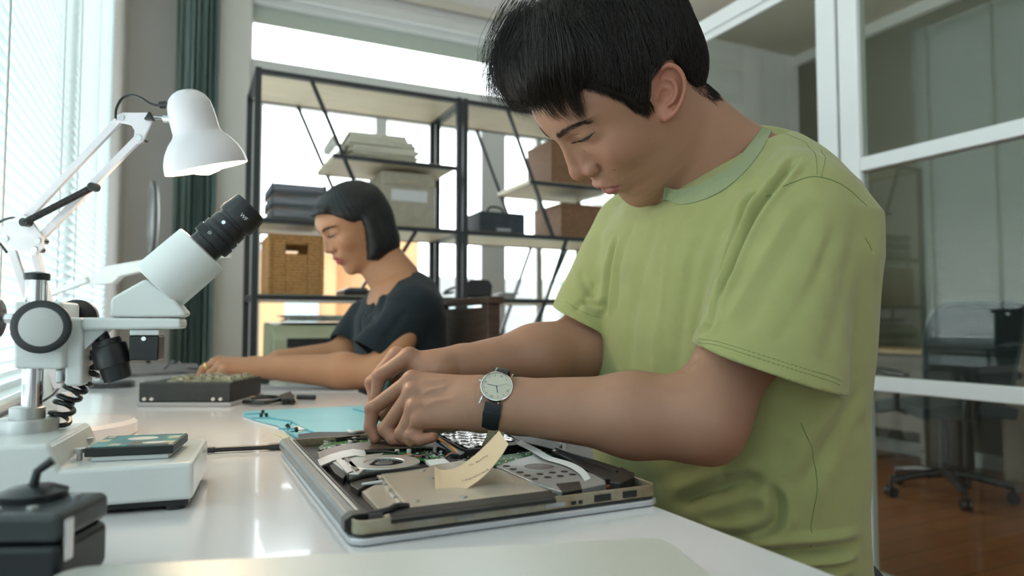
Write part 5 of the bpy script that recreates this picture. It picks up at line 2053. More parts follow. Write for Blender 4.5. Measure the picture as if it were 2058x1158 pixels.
def finger(P, f, k=.0022):
    J, r = f
    d = None
    for i in range(3):
        e = rcone(P, J[i], J[i+1], r[i]*(1.0 if i == 0 else .98), r[i+1]*.97)
        d = e if d is None else smin(d, e, k)
    d = smin(d, np.linalg.norm(P-J[1], axis=1)-r[1]*1.04, k)
    return d


def hand(P, F, Th, wr, nw, wr_r, s_thick):
    ks = [F[n][0][0] for n in ('index', 'middle', 'ring', 'little')]
    palm = None
    for i, kx in enumerate(ks):
        a = wr + (kx-np.mean(ks, 0))*.45
        e = rcone(P, a, kx - nrm(kx-wr)*.003, wr_r*.72, .0112, nw, .80)
        palm = e if palm is None else smin(palm, e, .012)
    c = np.mean(ks, 0)*.45 + wr*.55
    palm = smin(palm, rcone(P, c-nw*.010, np.mean(ks[2:], 0)*.7+wr*.3-nw*.008, .016, .013), .012)
    for kx in ks:
        palm = smin(palm, np.linalg.norm(P-(kx+nw*.0008), axis=1)-.0108, .006)
    d = palm
    fs = [finger(P, F[n]) for n in ('index', 'middle', 'ring', 'little')]
    fd = None
    for f in fs:
        fd = f if fd is None else smin(fd, f, .0008)
    d = smin(d, fd, .0045)
    J, r = Th
    th = chain(P, J, r, .003)
    d = smin(d, th, .004)
    # tendons: faint ridges from wrist to each knuckle
    for kx in ks[:3]:
        d = smin(d, rcone(P, wr*.45+kx*.55+nw*.0105, kx+nw*.0070, .0012, .0030), .0055)
    return d


def near_arm(P):
    ax_a = nrm(wrN-elN)
    um = shN*.35 + elN*.65 + CR*.007 + CF*.007
    d = rcone(P, shN+CF*.02+CR*.005-V(0, 0, .03), um, .028, .0425)
    d = smin(d, rcone(P, um, elN, .0425, .0380), .02)
    mid = elN + (wrN-elN)*.30
    d = smin(d, rcone(P, elN, mid, .0385, .0430), .030)
    low = nrm(np.cross(ax_a, nW))
    d = smin(d, rcone(P, mid, wrN, .0425, .0285, nW, .86), .02)
    d = smin(d, np.linalg.norm(P-at_d(1440, 886, .700), axis=1)-.0155, .020)
    wrs = rcone(P, wrN-ax_a*.03, wrN+ax_a*.02, .0290, .0270, nW, .80)
    d = smin(d, wrs, .012)
    d = smin(d, hand(P, LH, LT, wrN+ax_a*.012, nW, .029, .7), .010)
    return d


nWF = nrm(-CF*.35 + CU*.94)


def far_arm(P):
    ax_a = nrm(wrF-elF)
    d = rcone(P, shF, elF, .044, .041)
    mid = elF + (wrF-elF)*.35
    d = smin(d, rcone(P, elF, mid, .043, .042), .02)
    d = smin(d, rcone(P, mid, wrF, .0415, .0275, nWF, .86), .02)
    d = smin(d, rcone(P, wrF-ax_a*.02, wrF+ax_a*.012, .0280, .0265, nWF, .82), .012)
    d = smin(d, np.linalg.norm(P-(wrF-ax_a*.028+nWF*.014+V(0, .008, 0)), axis=1)-.010, .012)
    d = smin(d, hand(P, RH, RT, wrF+ax_a*.012, nWF, .030, .7), .010)
    return d


v2, q2 = mesh_sdf(near_arm, (.15, .46, .755), (.70, .86, 1.10), .0016)
v3, q3 = mesh_sdf(far_arm, (.12, .66, .755), (.69, .93, 1.11), .0018)


def hand_flush(v, *hands):
    f = np.zeros(len(v))
    for Hn in hands:
        for nme in Hn:
            J = Hn[nme][0]
            for j, (a, s_) in zip(J, ((.30, .010), (.30, .008), (.25, .008), (.55, .009))):
                f = np.maximum(f, a*np.exp(-(np.linalg.norm(v-j, axis=1)/s_/1.3)**2))
    return f


f2 = hand_flush(v2, LH)
f2 = np.maximum(f2, .45*np.exp(-(np.linalg.norm(v2-(elN+V(.02, 0, -.03)), axis=1)/.035)**2))
f3 = hand_flush(v3, RH)
# skin folds and veins pressed into the near hand
bv2 = BVHTree.FromPolygons(v2.tolist(), q2.tolist())


n2 = vnormals(v2, q2)
for pts, dp, w in (
        ([(905, 775), (870, 783), (845, 795)], -.0011, .0028), ([(915, 800), (880, 806), (850, 818)], -.0009, .003),
        ([(900, 762), (870, 765), (845, 764)], -.0008, .003),
        ([(818, 868), (826, 862), (838, 864), (850, 862)], .0012, .0016), ([(832, 853), (836, 862)], .0006, .0014),
        ([(960, 770), (958, 800), (962, 830)], .0004, .0025), ([(935, 790), (938, 830), (946, 855)], .0003, .003),
        ([(738, 818), (744, 812), (752, 812)], .0004, .0012),
        ([(1404, 712), (1385, 735), (1372, 752)], .0025, .006)):
    v2 = groove(v2, n2, bv2, pts, dp, w)
for vv_, qq_, f_ in ((v2, q2, f2), (v3, q3, f3)):
    parts.append((vv_, qq_, np.zeros(len(vv_)), f_))


def join_parts(parts):
    vs_, qs, ls, fs, o = [], [], [], [], 0
    for v, q, l, f in parts:
        vs_.append(v); qs.append(q+o); ls.append(l); fs.append(f); o += len(v)
    return np.concatenate(vs_), np.concatenate(qs), np.concatenate(ls), np.concatenate(fs)


# torso under the shirt, hips
def man_torso(P):
    d = rcone(P, V(.66, .70, .62), V(.655, .70, .98), .125, .13, (1, 0, 0), .75)
    d = smin(d, rcone(P, V(.64, .60, 1.0), V(.64, .80, 1.0), .06, .06), .08)
    return d


v4, q4 = mesh_sdf(man_torso, (.48, .44, .46), (.84, .96, 1.13), .008)
parts.append((v4, q4, np.zeros(len(v4)), np.zeros(len(v4))))
BV, BQ, BL, BF = join_parts(parts)
fast_mesh('body', BV, BQ, M_skin, man, {'lips': BL, 'flush': BF})

# nails
M_nail = mat('nail', (.62, .40, .32), .25)


def nail(J, rr, nw, name='fingernail'):
    a, b = J[2], J[3]
    d = nrm(b-a)
    up = nrm(nw - d*np.dot(nw, d))
    s_ = np.cross(d, up)
    c = b - d*.0015 + up*rr*.62
    rows = []
    for i in range(6):
        row = []
        for j in range(7):
            a_ = (j/6-.5)*1.7
            row.append(c + d*(i/5-.5)*.0095 + s_*math.sin(a_)*rr*.72 + up*(math.cos(a_)-1)*rr*.7 + up*.0012*(1-((i/5-.5)*2)**2))
        rows.append(row)
    MB().sheet(rows, .0005).build(name, M_nail, man)


nail(LH['index'][0], .0062, nrm(-CR*.9 + CF*.1 - CF*.4))
nail(RH['index'][0], .0062, nrm(-CR))

# ---- eyes, brows, lashes -----------------------------------------------------
M_eyew = mat('eye_white', (.55, .50, .46), .15)
M_iris = mat('iris_dark', (.02, .012, .008), .08)
for s_ in (1, -1):
    c = h2w((6.84, 3.15*s_, 2.62))[0]
    look = nrm(HR @ V(.86, .02*s_, -.62))
    e = MB()
    rad = .0118*HS
    pr = [(-rad*math.cos(a), rad*math.sin(a)) for a in np.linspace(.02, PI-.52, 22)]
    e.lathe(pr, c, look, 32)
    eye = e.build('eye', M_eyew, man)
    pr = [(-rad*math.cos(a), rad*math.sin(a)) for a in np.linspace(PI-.54, PI-.01, 10)]
    MB().lathe(pr, c+look*.0002, look, 32).build('iris', M_iris, eye)
hv = BVHTree.FromPolygons(parts[0][0].tolist(), parts[0][1].tolist())


def snap(p_h):
    """nearest skin point to a head-frame point"""
    r = hv.find_nearest(Vector(h2w(p_h)[0]))
    return np.array(r[0]), np.array(r[1])


def hairs(base, dirs, length, k=5, curl=0., lift=.15):
    out = []
    for (p, n), d, L_ in zip(base, dirs, length):
        d = nrm(d - n*np.dot(d, n))
        pts = [p + d*L_*t + n*(lift*L_*t*(1-.6*t)+.0002) for t in np.linspace(0, 1, k)]
        out.append(pts)
    return np.array(out)


M_hair = mat('black_hair', (.014, .011, .009), .42, spec=.45, noise=.5, nscale=60)
M_hairb = mat('hair_mass', (.008, .0065, .006), .75, spec=.15)
bb, dd_, ll = [], [], []
for s_ in (1, -1):
    for i in range(300):
        t = nrng.random()
        w = nrng.normal(0, .17)*(1-.5*t)
        c = V(8.95-2.6*t**1.5, (1.0+3.9*t)*s_, 4.15+.75*math.sin(t*2.4)-.35*t + w)
        p, n = snap(c)
        d = HR @ V(-.5*t-.1, s_*1.0, .55-.8*t + nrng.normal(0, .15))
        bb.append((p, n)); dd_.append(d); ll.append(nrng.uniform(.004, .0085))
strand_mesh(hairs(bb, dd_, ll, 4, lift=.25), np.full(len(bb), .00022), 'eyebrows', M_hair, man)
bb, dd_, ll = [], [], []
for s_ in (1, -1):
    for i in range(90):
        t = nrng.random()
        c = V(np.interp(t, [0, .25, .5, .8, 1], [8.5, 8.4, 8.2, 7.7, 7.05]), s_*np.interp(t, [0, .25, .5, .8, 1], [1.9, 2.4, 3.1, 3.9, 4.6]), np.interp(t, [0, .25, .5, .8, 1], [2.62, 2.32, 2.2, 2.32, 2.64]))
        p, n = snap(c)
        d = HR @ V(.85, s_*(t-.35)*.9, -.45)
        bb.append((p, nrm(HR@V(1, 0, .3)))); dd_.append(d); ll.append(nrng.uniform(.003, .0055))
lid_px = catmull([(1151, 285, 0), (1160, 283.5, 0), (1172, 279, 0), (1185, 271.5, 0), (1197, 264, 0)], 6)
far_side = [i for i, (p, n) in enumerate(bb) if w2h(p[None])[0, 1] < 0]
bb, dd_, ll = [bb[i] for i in far_side], [dd_[i] for i in far_side], [ll[i] for i in far_side]
for i in range(130):
    t = nrng.random()*(len(lid_px)-1)
    k = int(t); q = lid_px[k]*(1-(t-k)) + lid_px[min(k+1, len(lid_px)-1)]*(t-k)
    h = on_surface(hv, [(q[0], q[1]+.3)])
    if not h: continue
    bb.append((h[0], HR@V(1, 0, .3))); dd_.append(nrm(-CU*.8 - CR*(.55-.7*t/len(lid_px)) - CF*.55)); ll.append(nrng.uniform(.0018, .0035) + (.0025 if t < 14 else 0))
C_ = np.array([[p + nrm(d)*L_*t_ + np.array(HR@V(0, 0, 1))*.0012*t_*t_ for t_ in np.linspace(0, 1, 4)] for (p, n), d, L_ in zip(bb, dd_, ll)])
strand_mesh(C_, np.full(len(bb), .00013), 'eyelashes', M_hair, man)
up_l = [(1160, 284.2), (1168, 281.6), (1176, 278), (1184, 273), (1191, 268)]
lo_l = [(1161, 285.0), (1170, 286.0), (1179, 283), (1187, 276), (1192, 268.6)]
rows = []
for a, b in zip(catmull([(x, y, 0) for x, y in up_l], 3), catmull([(x, y, 0) for x, y in lo_l], 3)):
    h = [on_surface(hv, [(a[0]*(1-t)+b[0]*t, a[1]*(1-t)+b[1]*t)]) for t in np.linspace(0, 1, 4)]
    if all(h): rows.append([q[0]-nrm(q[0]-CAM)*.00035 for q in h])
if len(rows) > 3: MB().sheet(rows, .0003).build('eye_opening', mat('downcast_eye', (.045, .032, .026), .4), man, ang=80)
for (px, py, r) in ((1235, 341, .0007), (1174, 305, .0006), (1303, 280, .0005)):
    h = on_surface(hv, [(px, py)])
    if h: MB().lathe([(-.0004, r), (.0002, r*.9), (.0004, r*.2)], h[0], CAM-h[0], 10).build('mole', mat('mole_brown', (.10, .045, .03), .6), man)

# ---- hair ------------------------------------------------------------------
HX = [-12, -7.5, -5.2, -4.4, -3.7, -2.6, 0, .9, 1.5, 2.6, 2.95, 3.2, 4.2, 5.4, 7, 9.5]
HZ = [-6.6, -6.4, -5.6, -3.0, 2.2, 3.2, 2.9, 1.8, 1.3, 1.4, 2.6, 4.5, 6.6, 8.7, 9.4, 9.6]


def FACE_OFF(H): return face_sdf(H, TAB)[0]


def hair_sdf_h(H):
    x, y, z = H[:, 0], H[:, 1], H[:, 2]
    d = ellip(H, (-1.7, 0, 4.9), (10.6, 7.9, 9.0))
    d = smin(d, ellip(H, (3.2, 0, 10.2), (6.2, 6.8, 4.4)), 2.)
    d = smin(d, FACE_OFF(H) - .42, .6)
    d = smin(d, ellip(H, (-5.2, 0, .5), (6.2, 6.4, 7.0)), 1.5)
    d = smin(d, rcone(H, (2.0, 6.3, 3.0), (2.15, 6.35, 1.2), .95, .70), .4)
    d = smin(d, rcone(H, (2.0, -6.3, 3.0), (2.15, -6.35, 1.2), .95, .70), .4)
    cut = (np.interp(x, HX, HZ)-z)*.55
    d = smax(d, cut, .5)
    Ha = np.stack([x, np.abs(y), z], 1)
    return smax(d, -(rcone(Ha, (-1.2, 8.0, .8), (-2.6, 8.6, 1.2), 1.45, 1.45)), .4)


def hair_sdf(P): return hair_sdf_h(w2h(P))/100*HS


vh, qh = mesh_sdf(hair_sdf, lo-V(.05, .05, 0), hi+V(.05, .05, .08), .0030)
nh = vnormals(vh, qh)
Hh = w2h(vh)
jit = .0010*np.sin(Hh[:, 1]*9+2*np.sin(Hh[:, 0]))+.0008*np.sin(Hh[:, 1]*17+Hh[:, 2]*3)
vh = vh + nh*(jit*np.clip((Hh[:, 2]-4)/4, 0, 1))[:, None]
fast_mesh('hair', vh, qh, M_hairb, man)
hsh = BVHTree.FromPolygons(vh.tolist(), qh.tolist())

sel = nrng.choice(len(vh), 12000, replace=False)
GR = HR.T @ V(0, 0, -1)


def grow(P0, L_, steps=7, gravity=.55):
    """strands combed forward from the crown, following the hair volume (head frame, cm)"""
    p = P0.copy()
    out = [p.copy()]
    rnd = nrng.normal(0, .12, P0.shape) + .30*np.sin(P0[:, [1, 2, 0]]*1.9 + P0[:, [2, 0, 1]]*1.3)
    off = .10 + .40*nrng.random(len(P0))**2*np.clip((P0[:, 2]-2)/6, 0, 1) + .16*np.sin(P0[:, 1]*3.1)*np.clip((P0[:, 2]-5)/6, 0, 1)
    for k in range(steps-1):
        g = np.zeros_like(p)
        for a in range(3):
            e = np.zeros(3); e[a] = .15
            g[:, a] = hair_sdf_h(p+e)-hair_sdf_h(p-e)
        g /= np.linalg.norm(g, axis=1, keepdims=True)+1e-9
        side = np.clip(np.abs(p[:, 1:2])/7, 0, 1)
        flow = np.concatenate([np.ones_like(side)*(1-.35*side), np.sign(p[:, 1:2])*.25, -.15-.75*side], 1)
        low = (p[:, 2:3] < 2)
        flow = np.where(low, V(.25, 0, -1.0), flow)
        d = flow + gravity*GR*.6 + rnd
        d = d - g*(d*g).sum(1, keepdims=True)
        d /= np.linalg.norm(d, axis=1, keepdims=True)+1e-9
        s = hair_sdf_h(p)[:, None]
        p = p + d*(L_[:, None]/(steps-1)) + g*np.clip(off[:, None]-s, -.05, .14)
        out.append(p.copy())
    return np.stack(out, 1)


P0 = Hh[sel]
top = np.clip((P0[:, 2]-1)/6, 0, 1)
L_ = .7 + 4.6*top*nrng.uniform(.6, 1, len(P0))
st = grow(P0 - 0*P0, L_)
stw = h2w(st.reshape(-1, 3)).reshape(st.shape)
strand_mesh(stw, .00016+.00018*nrng.random(len(stw)), 'hair_strands', M_hair, man)['kind'] = 'stuff'


def guide(px, y0, y1):
    n_ = len(px)
    out = []
    for i, (a, b) in enumerate(px):
        y = y0 + (y1-y0)*i/(n_-1)
        q = at_plane(a, b, h2w((0, y, 0))[0], HR[:, 1])
        rd = nrm(ray(a, b))
        for bv in (hv, hsh):                       # lie just outside skin and hair
            h = bv.ray_cast(Vector(CAM), Vector(rd), 3)
            if h[0] is not None and y > .3:
                dist = h[3] - (.005 if i > 0 else -.002)
                if np.linalg.norm(q-CAM) > dist: q = CAM + rd*dist
        out.append(q)
    return catmull(out, 3)


GUIDES = [
    ([(1110, 20), (1122, 90), (1132, 160), (1156, 218), (1184, 254)], 3.2, 3.6, 90, .0075),
    ([(1120, 40), (1145, 110), (1150, 170), (1166, 214), (1176, 246)], 3.8, 4.0, 60, .0065),
    ([(1100, 40), (1098, 110), (1104, 170), (1124, 218), (1160, 250)], 2.0, 2.9, 80, .0070),
    ([(1090, 50), (1078, 120), (1086, 180), (1108, 225), (1136, 250)], .9, 1.6, 60, .0060),
    ([(1140, 50), (1166, 110), (1162, 155), (1150, 190), (1128, 208)], 4.6, 4.4, 35, .0060),
    ([(1170, 60), (1205, 100), (1215, 140), (1195, 170)], 5.4, 5.4, 40, .008),
    ([(1150, 50), (1190, 105), (1190, 150), (1172, 178)], 5.0, 5.0, 50, .008),
    ([(1075, 40), (1055, 110), (1060, 170), (1078, 215), (1090, 240)], .2, .6, 60, .0075),
    ([(1060, 30), (1030, 90), (1020, 150), (1042, 205), (1070, 246)], -1.2, -.8, 90, .0090),
    ([(1050, 30), (1012, 90), (1002, 150), (1016, 200), (1046, 232)], -2.4, -2., 90, .0095),
    ([(1040, 40), (1002, 100), (990, 150), (992, 190), (1012, 216)], -3.4, -3.2, 70, .0090),
    ([(1030, 60), (1000, 110), (984, 155), (980, 195), (990, 220)], -4.2, -4.2, 30, .0080),
    ([(1090, 20), (1060, 80), (1040, 140), (1050, 190), (1075, 225)], -.4, -.2, 80, .0100),
    ([(1060, 10), (1020, 60), (1002, 110), (1004, 150)], -3.0, -3.6, 60, .010),
]
allc, allr = [], []
for px, y0, y1, n_, sp in GUIDES:
    G = np.array(guide(px, y0, y1))
    K = len(G)
    tt = np.linspace(0, 1, K)
    for i in range(n_*2):
        o = nrng.normal(0, 1, 3)*sp
        wv = nrng.normal(0, 1, 3)*.0022
        sc_ = (1-.72*tt**1.3)[:, None]
        c = G + o*sc_ + wv*np.sin(tt*nrng.uniform(2, 6)+nrng.uniform(0, 6))[:, None]*tt[:, None]
        e = int(K*nrng.uniform(.84, 1.0))
        c = c[:max(e, 5)]
        idx = np.linspace(0, len(c)-1, 9)
        k0 = np.clip(idx.astype(int), 0, len(c)-2)
        f_ = (idx-k0)[:, None]
        allc.append(c[k0]*(1-f_)+c[k0+1]*f_)
        allr.append(nrng.uniform(.00016, .00034))
strand_mesh(np.array(allc), np.array(allr), 'fringe', M_hair, man)['kind'] = 'stuff'
# short fading hairs at sideburn, temple and nape
bb, dd_, ll = [], [], []
for i in range(3200):
    t = nrng.random()
    reg = nrng.integers(0, 3)
    if reg == 0:
        xh = nrng.uniform(1.2, 3.2); c = V(xh, 6.8, np.interp(xh, HX, HZ) + 1.2 - 2.3*nrng.random()**1.6)
    elif reg == 1:
        xh = nrng.uniform(2.8, 6.0); c = V(xh, 6.2, np.interp(xh, HX, HZ) + nrng.uniform(-.7, .8))
    else:
        xh = nrng.uniform(-8, -4); c = V(xh, nrng.uniform(1, 6), np.interp(xh, HX, HZ) + nrng.uniform(-.5, .9))
    p, n = snap(c)
    if np.linalg.norm(w2h(p[None])[0]-c) > 2.5: continue
    bb.append((p, n)); dd_.append(HR @ V(.25, 0, -1)); ll.append(nrng.uniform(.004, .010))
strand_mesh(hairs(bb, dd_, ll, 4, lift=.3), np.full(len(bb), .00016), 'short_hairs', M_hair, man)['kind'] = 'stuff'

# ---- shirt -------------------------------------------------------------------
M_shirt = mat('olive_cotton', (.315, .335, .135), .85, spec=.2, noise=.06, nscale=35, bump=.12, bscale=1400, sheen=.25)
M_collar = mat('olive_rib', (.27, .325, .175), .85, spec=.2, noise=.06, nscale=60, bump=.3, bscale=900, sheen=.2)
M_stitch = mat('green_thread', (.13, .20, .06), .8)
TZ = np.array([.50, .58, .62, .70, .80, .90, .98, 1.03, 1.07, 1.10, 1.13])
TX = np.array([.630, .630, .630, .628, .628, .632, .638, .646, .650, .655, .660])
TA = np.array([.112, .114, .118, .118, .120, .126, .130, .128, .112, .085, .050])
TY = np.array([.695, .695, .697, .700, .700, .700, .698, .695, .690, .685, .680])
TB = np.array([.185, .190, .194, .196, .200, .206, .210, .200, .165, .120, .070])


def shirt_torso(P):
    z = P[:, 2]
    cx, a = np.interp(z, TZ, TX), np.interp(z, TZ, TA)
    cy, b = np.interp(z, TZ, TY), np.interp(z, TZ, TB)
    n = 2.5
    f = (np.abs((P[:, 0]-cx)/a)**n + np.abs((P[:, 1]-cy)/b)**n + 1e-9)**(1/n)
    d = (f-1)*np.minimum(a, b)
    return smax(smax(d, z-1.12, .03), .53-z, .02)


hemN = at_d(1545, 741, .704)
dirN = nrm(hemN - shN)
hem_n = nrm(-CR*.31 - CU*.95 + CF*.07)
hemF = at_d(1187, 652, .975)
dirF = nrm(hemF - shF)


def on_skin(px, py, lift):
    """point on the line of sight, lifted off the neck skin"""
    r = nrm(ray(px, py))
    h = hv.ray_cast(Vector(CAM), Vector(r), 3)
    dist = h[3] if h[0] is not None else .80/np.dot(r, CF)
    return CAM + r*(dist-lift)


# near half of the neckline: upper edge rests on the neck, lower edge on the shirt; far half mirrored round the neck
COL_TOP = [(1337, 377), (1366, 381), (1402, 371), (1440, 353), (1476, 326), (1506, 292), (1530, 258)]
COL_BOT = [(1338, 401), (1368, 411), (1412, 402), (1458, 379), (1500, 342), (1530, 303), (1551, 262)]
b0, b1, b2 = on_skin(1340, 400, .010), on_skin(1470, 372, .010), on_skin(1548, 268, .004)
cn_ = nrm(np.cross(b1-b0, b2-b0))
if cn_[2] < 0: cn_ = -cn_
cen = V(.622, .682, 1.09)


def neck_hole(P):
    return np.maximum((np.hypot((P[:, 0]-.628)/.083, (P[:, 1]-cen[1])/.093)-1)*.088, -((P-b1)@cn_+.019))


def sleeve(P, sh, hem, d_, hn, r0, r1, flat_n, s, ext=.03):
    L__ = np.linalg.norm(hem-sh)
    outer = rcone(P, sh, hem+d_*ext, r0, r1+(r1-r0)*ext/L__, flat_n, s)
    inner = rcone(P, hem-d_*.055, hem+d_*(ext+.02), r1-.018, r1-.003, flat_n, s)
    o = smax(outer, -inner, .002)
    return o, (P-hem)@hn


def shirt_sdf(P):
    d = shirt_torso(P)
    d = smin(d, rcone(P, V(.632, .560, 1.040), V(.648, .655, 1.082), .054, .066), .03)
    d = smin(d, rcone(P, V(.650, .66, 1.078), V(.620, .845, 1.040), .062, .058), .03)
    d = smin(d, ellip(P, (.672, .668, 1.068), (.085, .11, .082)), .04)
    s1, c1 = sleeve(P, shN+V(-.008, .010, -.006), hemN, dirN, hem_n, .060, .079, CF, .86)
    d1 = smax(s1, c1, .002)
    s2, c2 = sleeve(P, shF, hemF, dirF, nrm(-CR*.42 - CU*.90 + CF*.08), .060, .060, CF, .95)
    d2 = smax(s2, c2, .002)
    # keep the openings clear of the torso body near the hems only
    d = smin(d, d1, .012)
    d = smin(d, d2, .012)
    return smax(d, -neck_hole(P), .004)


vs2, qs2 = mesh_sdf(shirt_sdf, (.44, .40, .52), (.86, .99, 1.20), .0020)
vs2 = relax(vs2, qs2, 2)
ns2 = vnormals(vs2, qs2)
bvs = BVHTree.FromPolygons(vs2.tolist(), qs2.tolist())
FOLDS = [   # pixel path, depth, width, profile (f: crisp crease with a raised lip, g: soft dip)
    ([(1606, 310), (1580, 345), (1548, 385), (1512, 440), (1484, 500), (1462, 560), (1436, 630)], .0085, .0042, 'f'),
    ([(1530, 385), (1506, 400), (1494, 430), (1478, 480), (1462, 520), (1440, 590)], .0050, .0040, 'f'),
    ([(1462, 545), (1440, 600), (1422, 660), (1410, 700)], .0045, .005, 'f'),
    ([(1560, 300), (1520, 350), (1490, 385)], .0020, .006, 'g'),
    ([(1500, 300), (1455, 380), (1400, 500), (1380, 640)], .0030, .012, 'g'),
    ([(1470, 420), (1430, 520), (1405, 620), (1395, 700)], .0028, .008, 'g'),
    ([(1412, 430), (1390, 520), (1372, 640), (1350, 780)], .0026, .009, 'g'),
    ([(1330, 430), (1296, 520), (1270, 650), (1262, 800)], .0028, .010, 'g'),
    ([(1362, 430), (1335, 560), (1318, 700), (1312, 860)], -.0018, .007, 'g'),
    ([(1280, 440), (1246, 520), (1236, 640)], .0028, .007, 'g'),
    ([(1640, 400), (1600, 480), (1540, 580), (1480, 680)], .0026, .009, 'g'),
    ([(1600, 400), (1545, 500), (1500, 580), (1450, 670)], -.0022, .006, 'g'),
    ([(1690, 430), (1650, 530), (1600, 620), (1560, 700)], .0024, .010, 'g'),
    ([(1722, 450), (1700, 560), (1672, 680), (1650, 750)], .0026, .011, 'g'),
    ([(1670, 440), (1630, 540), (1580, 650)], -.0016, .006, 'g'),
    ([(1740, 840), (1700, 880), (1650, 930)], .0030, .012, 'g'),
    ([(1738, 760), (1690, 850), (1640, 930), (1600, 1000)], .0040, .010, 'f'),
    ([(1545, 966), (1490, 970), (1445, 985), (1400, 1000), (1350, 1020)], .0080, .008, 'f'),
    ([(1545, 968), (1562, 1010), (1558, 1050), (1520, 1075), (1440, 1080), (1390, 1060)], .0085, .006, 'f'),
    ([(1448, 925), (1455, 965), (1440, 990)], .0040, .006, 'g'),
    ([(1570, 870), (1580, 960), (1590, 1050)], .0035, .011, 'g'),
    ([(1480, 1095), (1560, 1112), (1640, 1108), (1735, 1088)], .0120, .006, 'f'),
    ([(1560, 1140), (1640, 1140), (1720, 1118)], .0080, .006, 'f'),
    ([(1200, 560), (1180, 600), (1150, 625)], .0030, .006, 'g'),
    ([(1240, 470), (1222, 560), (1216, 640)], .0055, .006, 'f'),
    ([(1170, 605), (1190, 614), (1212, 618)], .0040, .004, 'f'),
    ([(1165, 540), (1180, 580), (1200, 600)], .0025, .006, 'g'),
    ([(1300, 560), (1340, 700), (1400, 800)], .0016, .010, 'g'),
    ([(1250, 1000), (1340, 960), (1420, 940)], .0028, .010, 'g'),
    ([(1738, 470), (1747, 490), (1756, 512)], .0016, .003, 'g'),
]
for pts, dp, w, pf in FOLDS:
    vs2 = groove(vs2, ns2, bvs, pts, dp, w, pf)
vs2 = relax(vs2, qs2, 1, .25)
# fine natural rumpling
rw = (np.sin(vs2[:, 0]*61+vs2[:, 2]*37+2*np.sin(vs2[:, 1]*29)) + np.sin(vs2[:, 1]*83-vs2[:, 2]*41+1.3))*.0005
vs2 = vs2 + ns2*rw[:, None]
ns2 = vnormals(vs2, qs2)
bvs = BVHTree.FromPolygons(vs2.tolist(), qs2.tolist())
shirt = fast_mesh('shirt', vs2, qs2, M_shirt, man)


def seam(pts, name, r=.0007, lift=.0003, m_=None, dash=0):
    P3 = on_surface(bvs, pts)
    if len(P3) < 3: return
    P3 = catmull(P3, 8)
    Q = []
    for p in P3:
        h = bvs.find_nearest(Vector(p))
        Q.append(np.array(h[0])+np.array(h[1])*lift)
    mb = MB()
    if dash:
        for i in range(0, len(Q)-1):
            a, b = Q[i], Q[i+1]
            L__ = np.linalg.norm(b-a)
            k = max(1, int(L__/dash))
            for j in range(k):
                mb.tube([a+(b-a)*(j+.15)/k, a+(b-a)*(j+.8)/k], r, 4)
    else:
        mb.tube(Q, r, 6)
    mb.build(name, m_ or M_stitch, shirt)


seam([(1556, 252), (1575, 268), (1600, 278), (1622, 290), (1640, 320), (1642, 352)], 'shoulder_seam', dash=.0022, r=.00028)
seam([(1575, 250), (1600, 262), (1630, 274), (1650, 300), (1654, 340), (1652, 356)], 'shoulder_seam', dash=.0022, r=.00028)
seam([(1540, 396), (1580, 372), (1625, 356), (1665, 360), (1710, 384), (1742, 414)], 'sleeve_seam', r=.0006, lift=0)
seam([(1738, 478), (1746, 490), (1752, 504)], 'yoke_seam', r=.0005, lift=0)
seam([(1610, 850), (1636, 930), (1642, 990), (1630, 1060), (1628, 1100)], 'side_seam', r=.0005, lift=0)
seam([(1404, 680), (1480, 698), (1560, 723), (1630, 745), (1690, 766)], 'hem_stitching', dash=.0024, r=.00026)
seam([(1402, 688), (1480, 706), (1560, 732), (1630, 754), (1688, 775)], 'hem_stitching', dash=.0024, r=.00026)
seam([(1136, 606), (1160, 622), (1190, 635), (1212, 640)], 'hem_stitching', dash=.0024, r=.00026)

# ribbed collar band
TP, BP = catmull([(a, b, 0) for a, b in COL_TOP], 4), catmull([(a, b, 0) for a, b in COL_BOT], 4)
NR = 8
near = []
for a, b in zip(TP, BP):
    row = []
    for t in np.linspace(0, 1, NR):
        px, py = a[0]*(1-t)+b[0]*t, a[1]*(1-t)+b[1]*t
        r = nrm(ray(px, py))
        ds = [h[3]-l for h, l in ((hv.ray_cast(Vector(CAM), Vector(r), 3), .0030), (bvs.ray_cast(Vector(CAM), Vector(r), 3), .0014)) if h[0] is not None]
        row.append(min(ds) if ds else .8)
    near.append(row)
near = np.array(near)
for _ in range(6):                                   # smooth the distances so the band lies evenly
    pad = np.pad(near, 1, mode='edge')
    avg = (pad[:-2, 1:-1]+pad[2:, 1:-1]+pad[1:-1, :-2]+pad[1:-1, 2:])/4
    near = np.minimum(near, avg*.5+near*.5)
rows = []
for k, (a, b) in enumerate(zip(TP, BP)):
    rows.append([CAM + nrm(ray(a[0]*(1-t)+b[0]*t, a[1]*(1-t)+b[1]*t))*near[k, m_] for m_, t in enumerate(np.linspace(0, 1, NR))])
first, last = rows[0], rows[-1]
ctrl = [(rows[-4][0], rows[-4][-1]), (last[0], last[-1])]
for p in (V(.706, .690, last[0][2]+.004), V(.690, .735, 1.148), V(.650, .758, 1.120), V(.605, .758, 1.092), V(.568, .735, 1.072)):
    ctrl.append((p, p + nrm((p-cen)*V(1, 1, 0))*.012 - V(0, 0, .015)))
ctrl += [(first[0], first[-1]), (rows[3][0], rows[3][-1])]
LT_, LB_ = catmull([c[0] for c in ctrl], 5)[5:-5], catmull([c[1] for c in ctrl], 5)[5:-5]
for p, q in zip(LT_[1:], LB_[1:]):
    rows.append([p*(1-t)+q*t for t in np.linspace(0, 1, NR)])
MB().sheet(rows, .0018).build('collar', M_collar, man, ang=70)

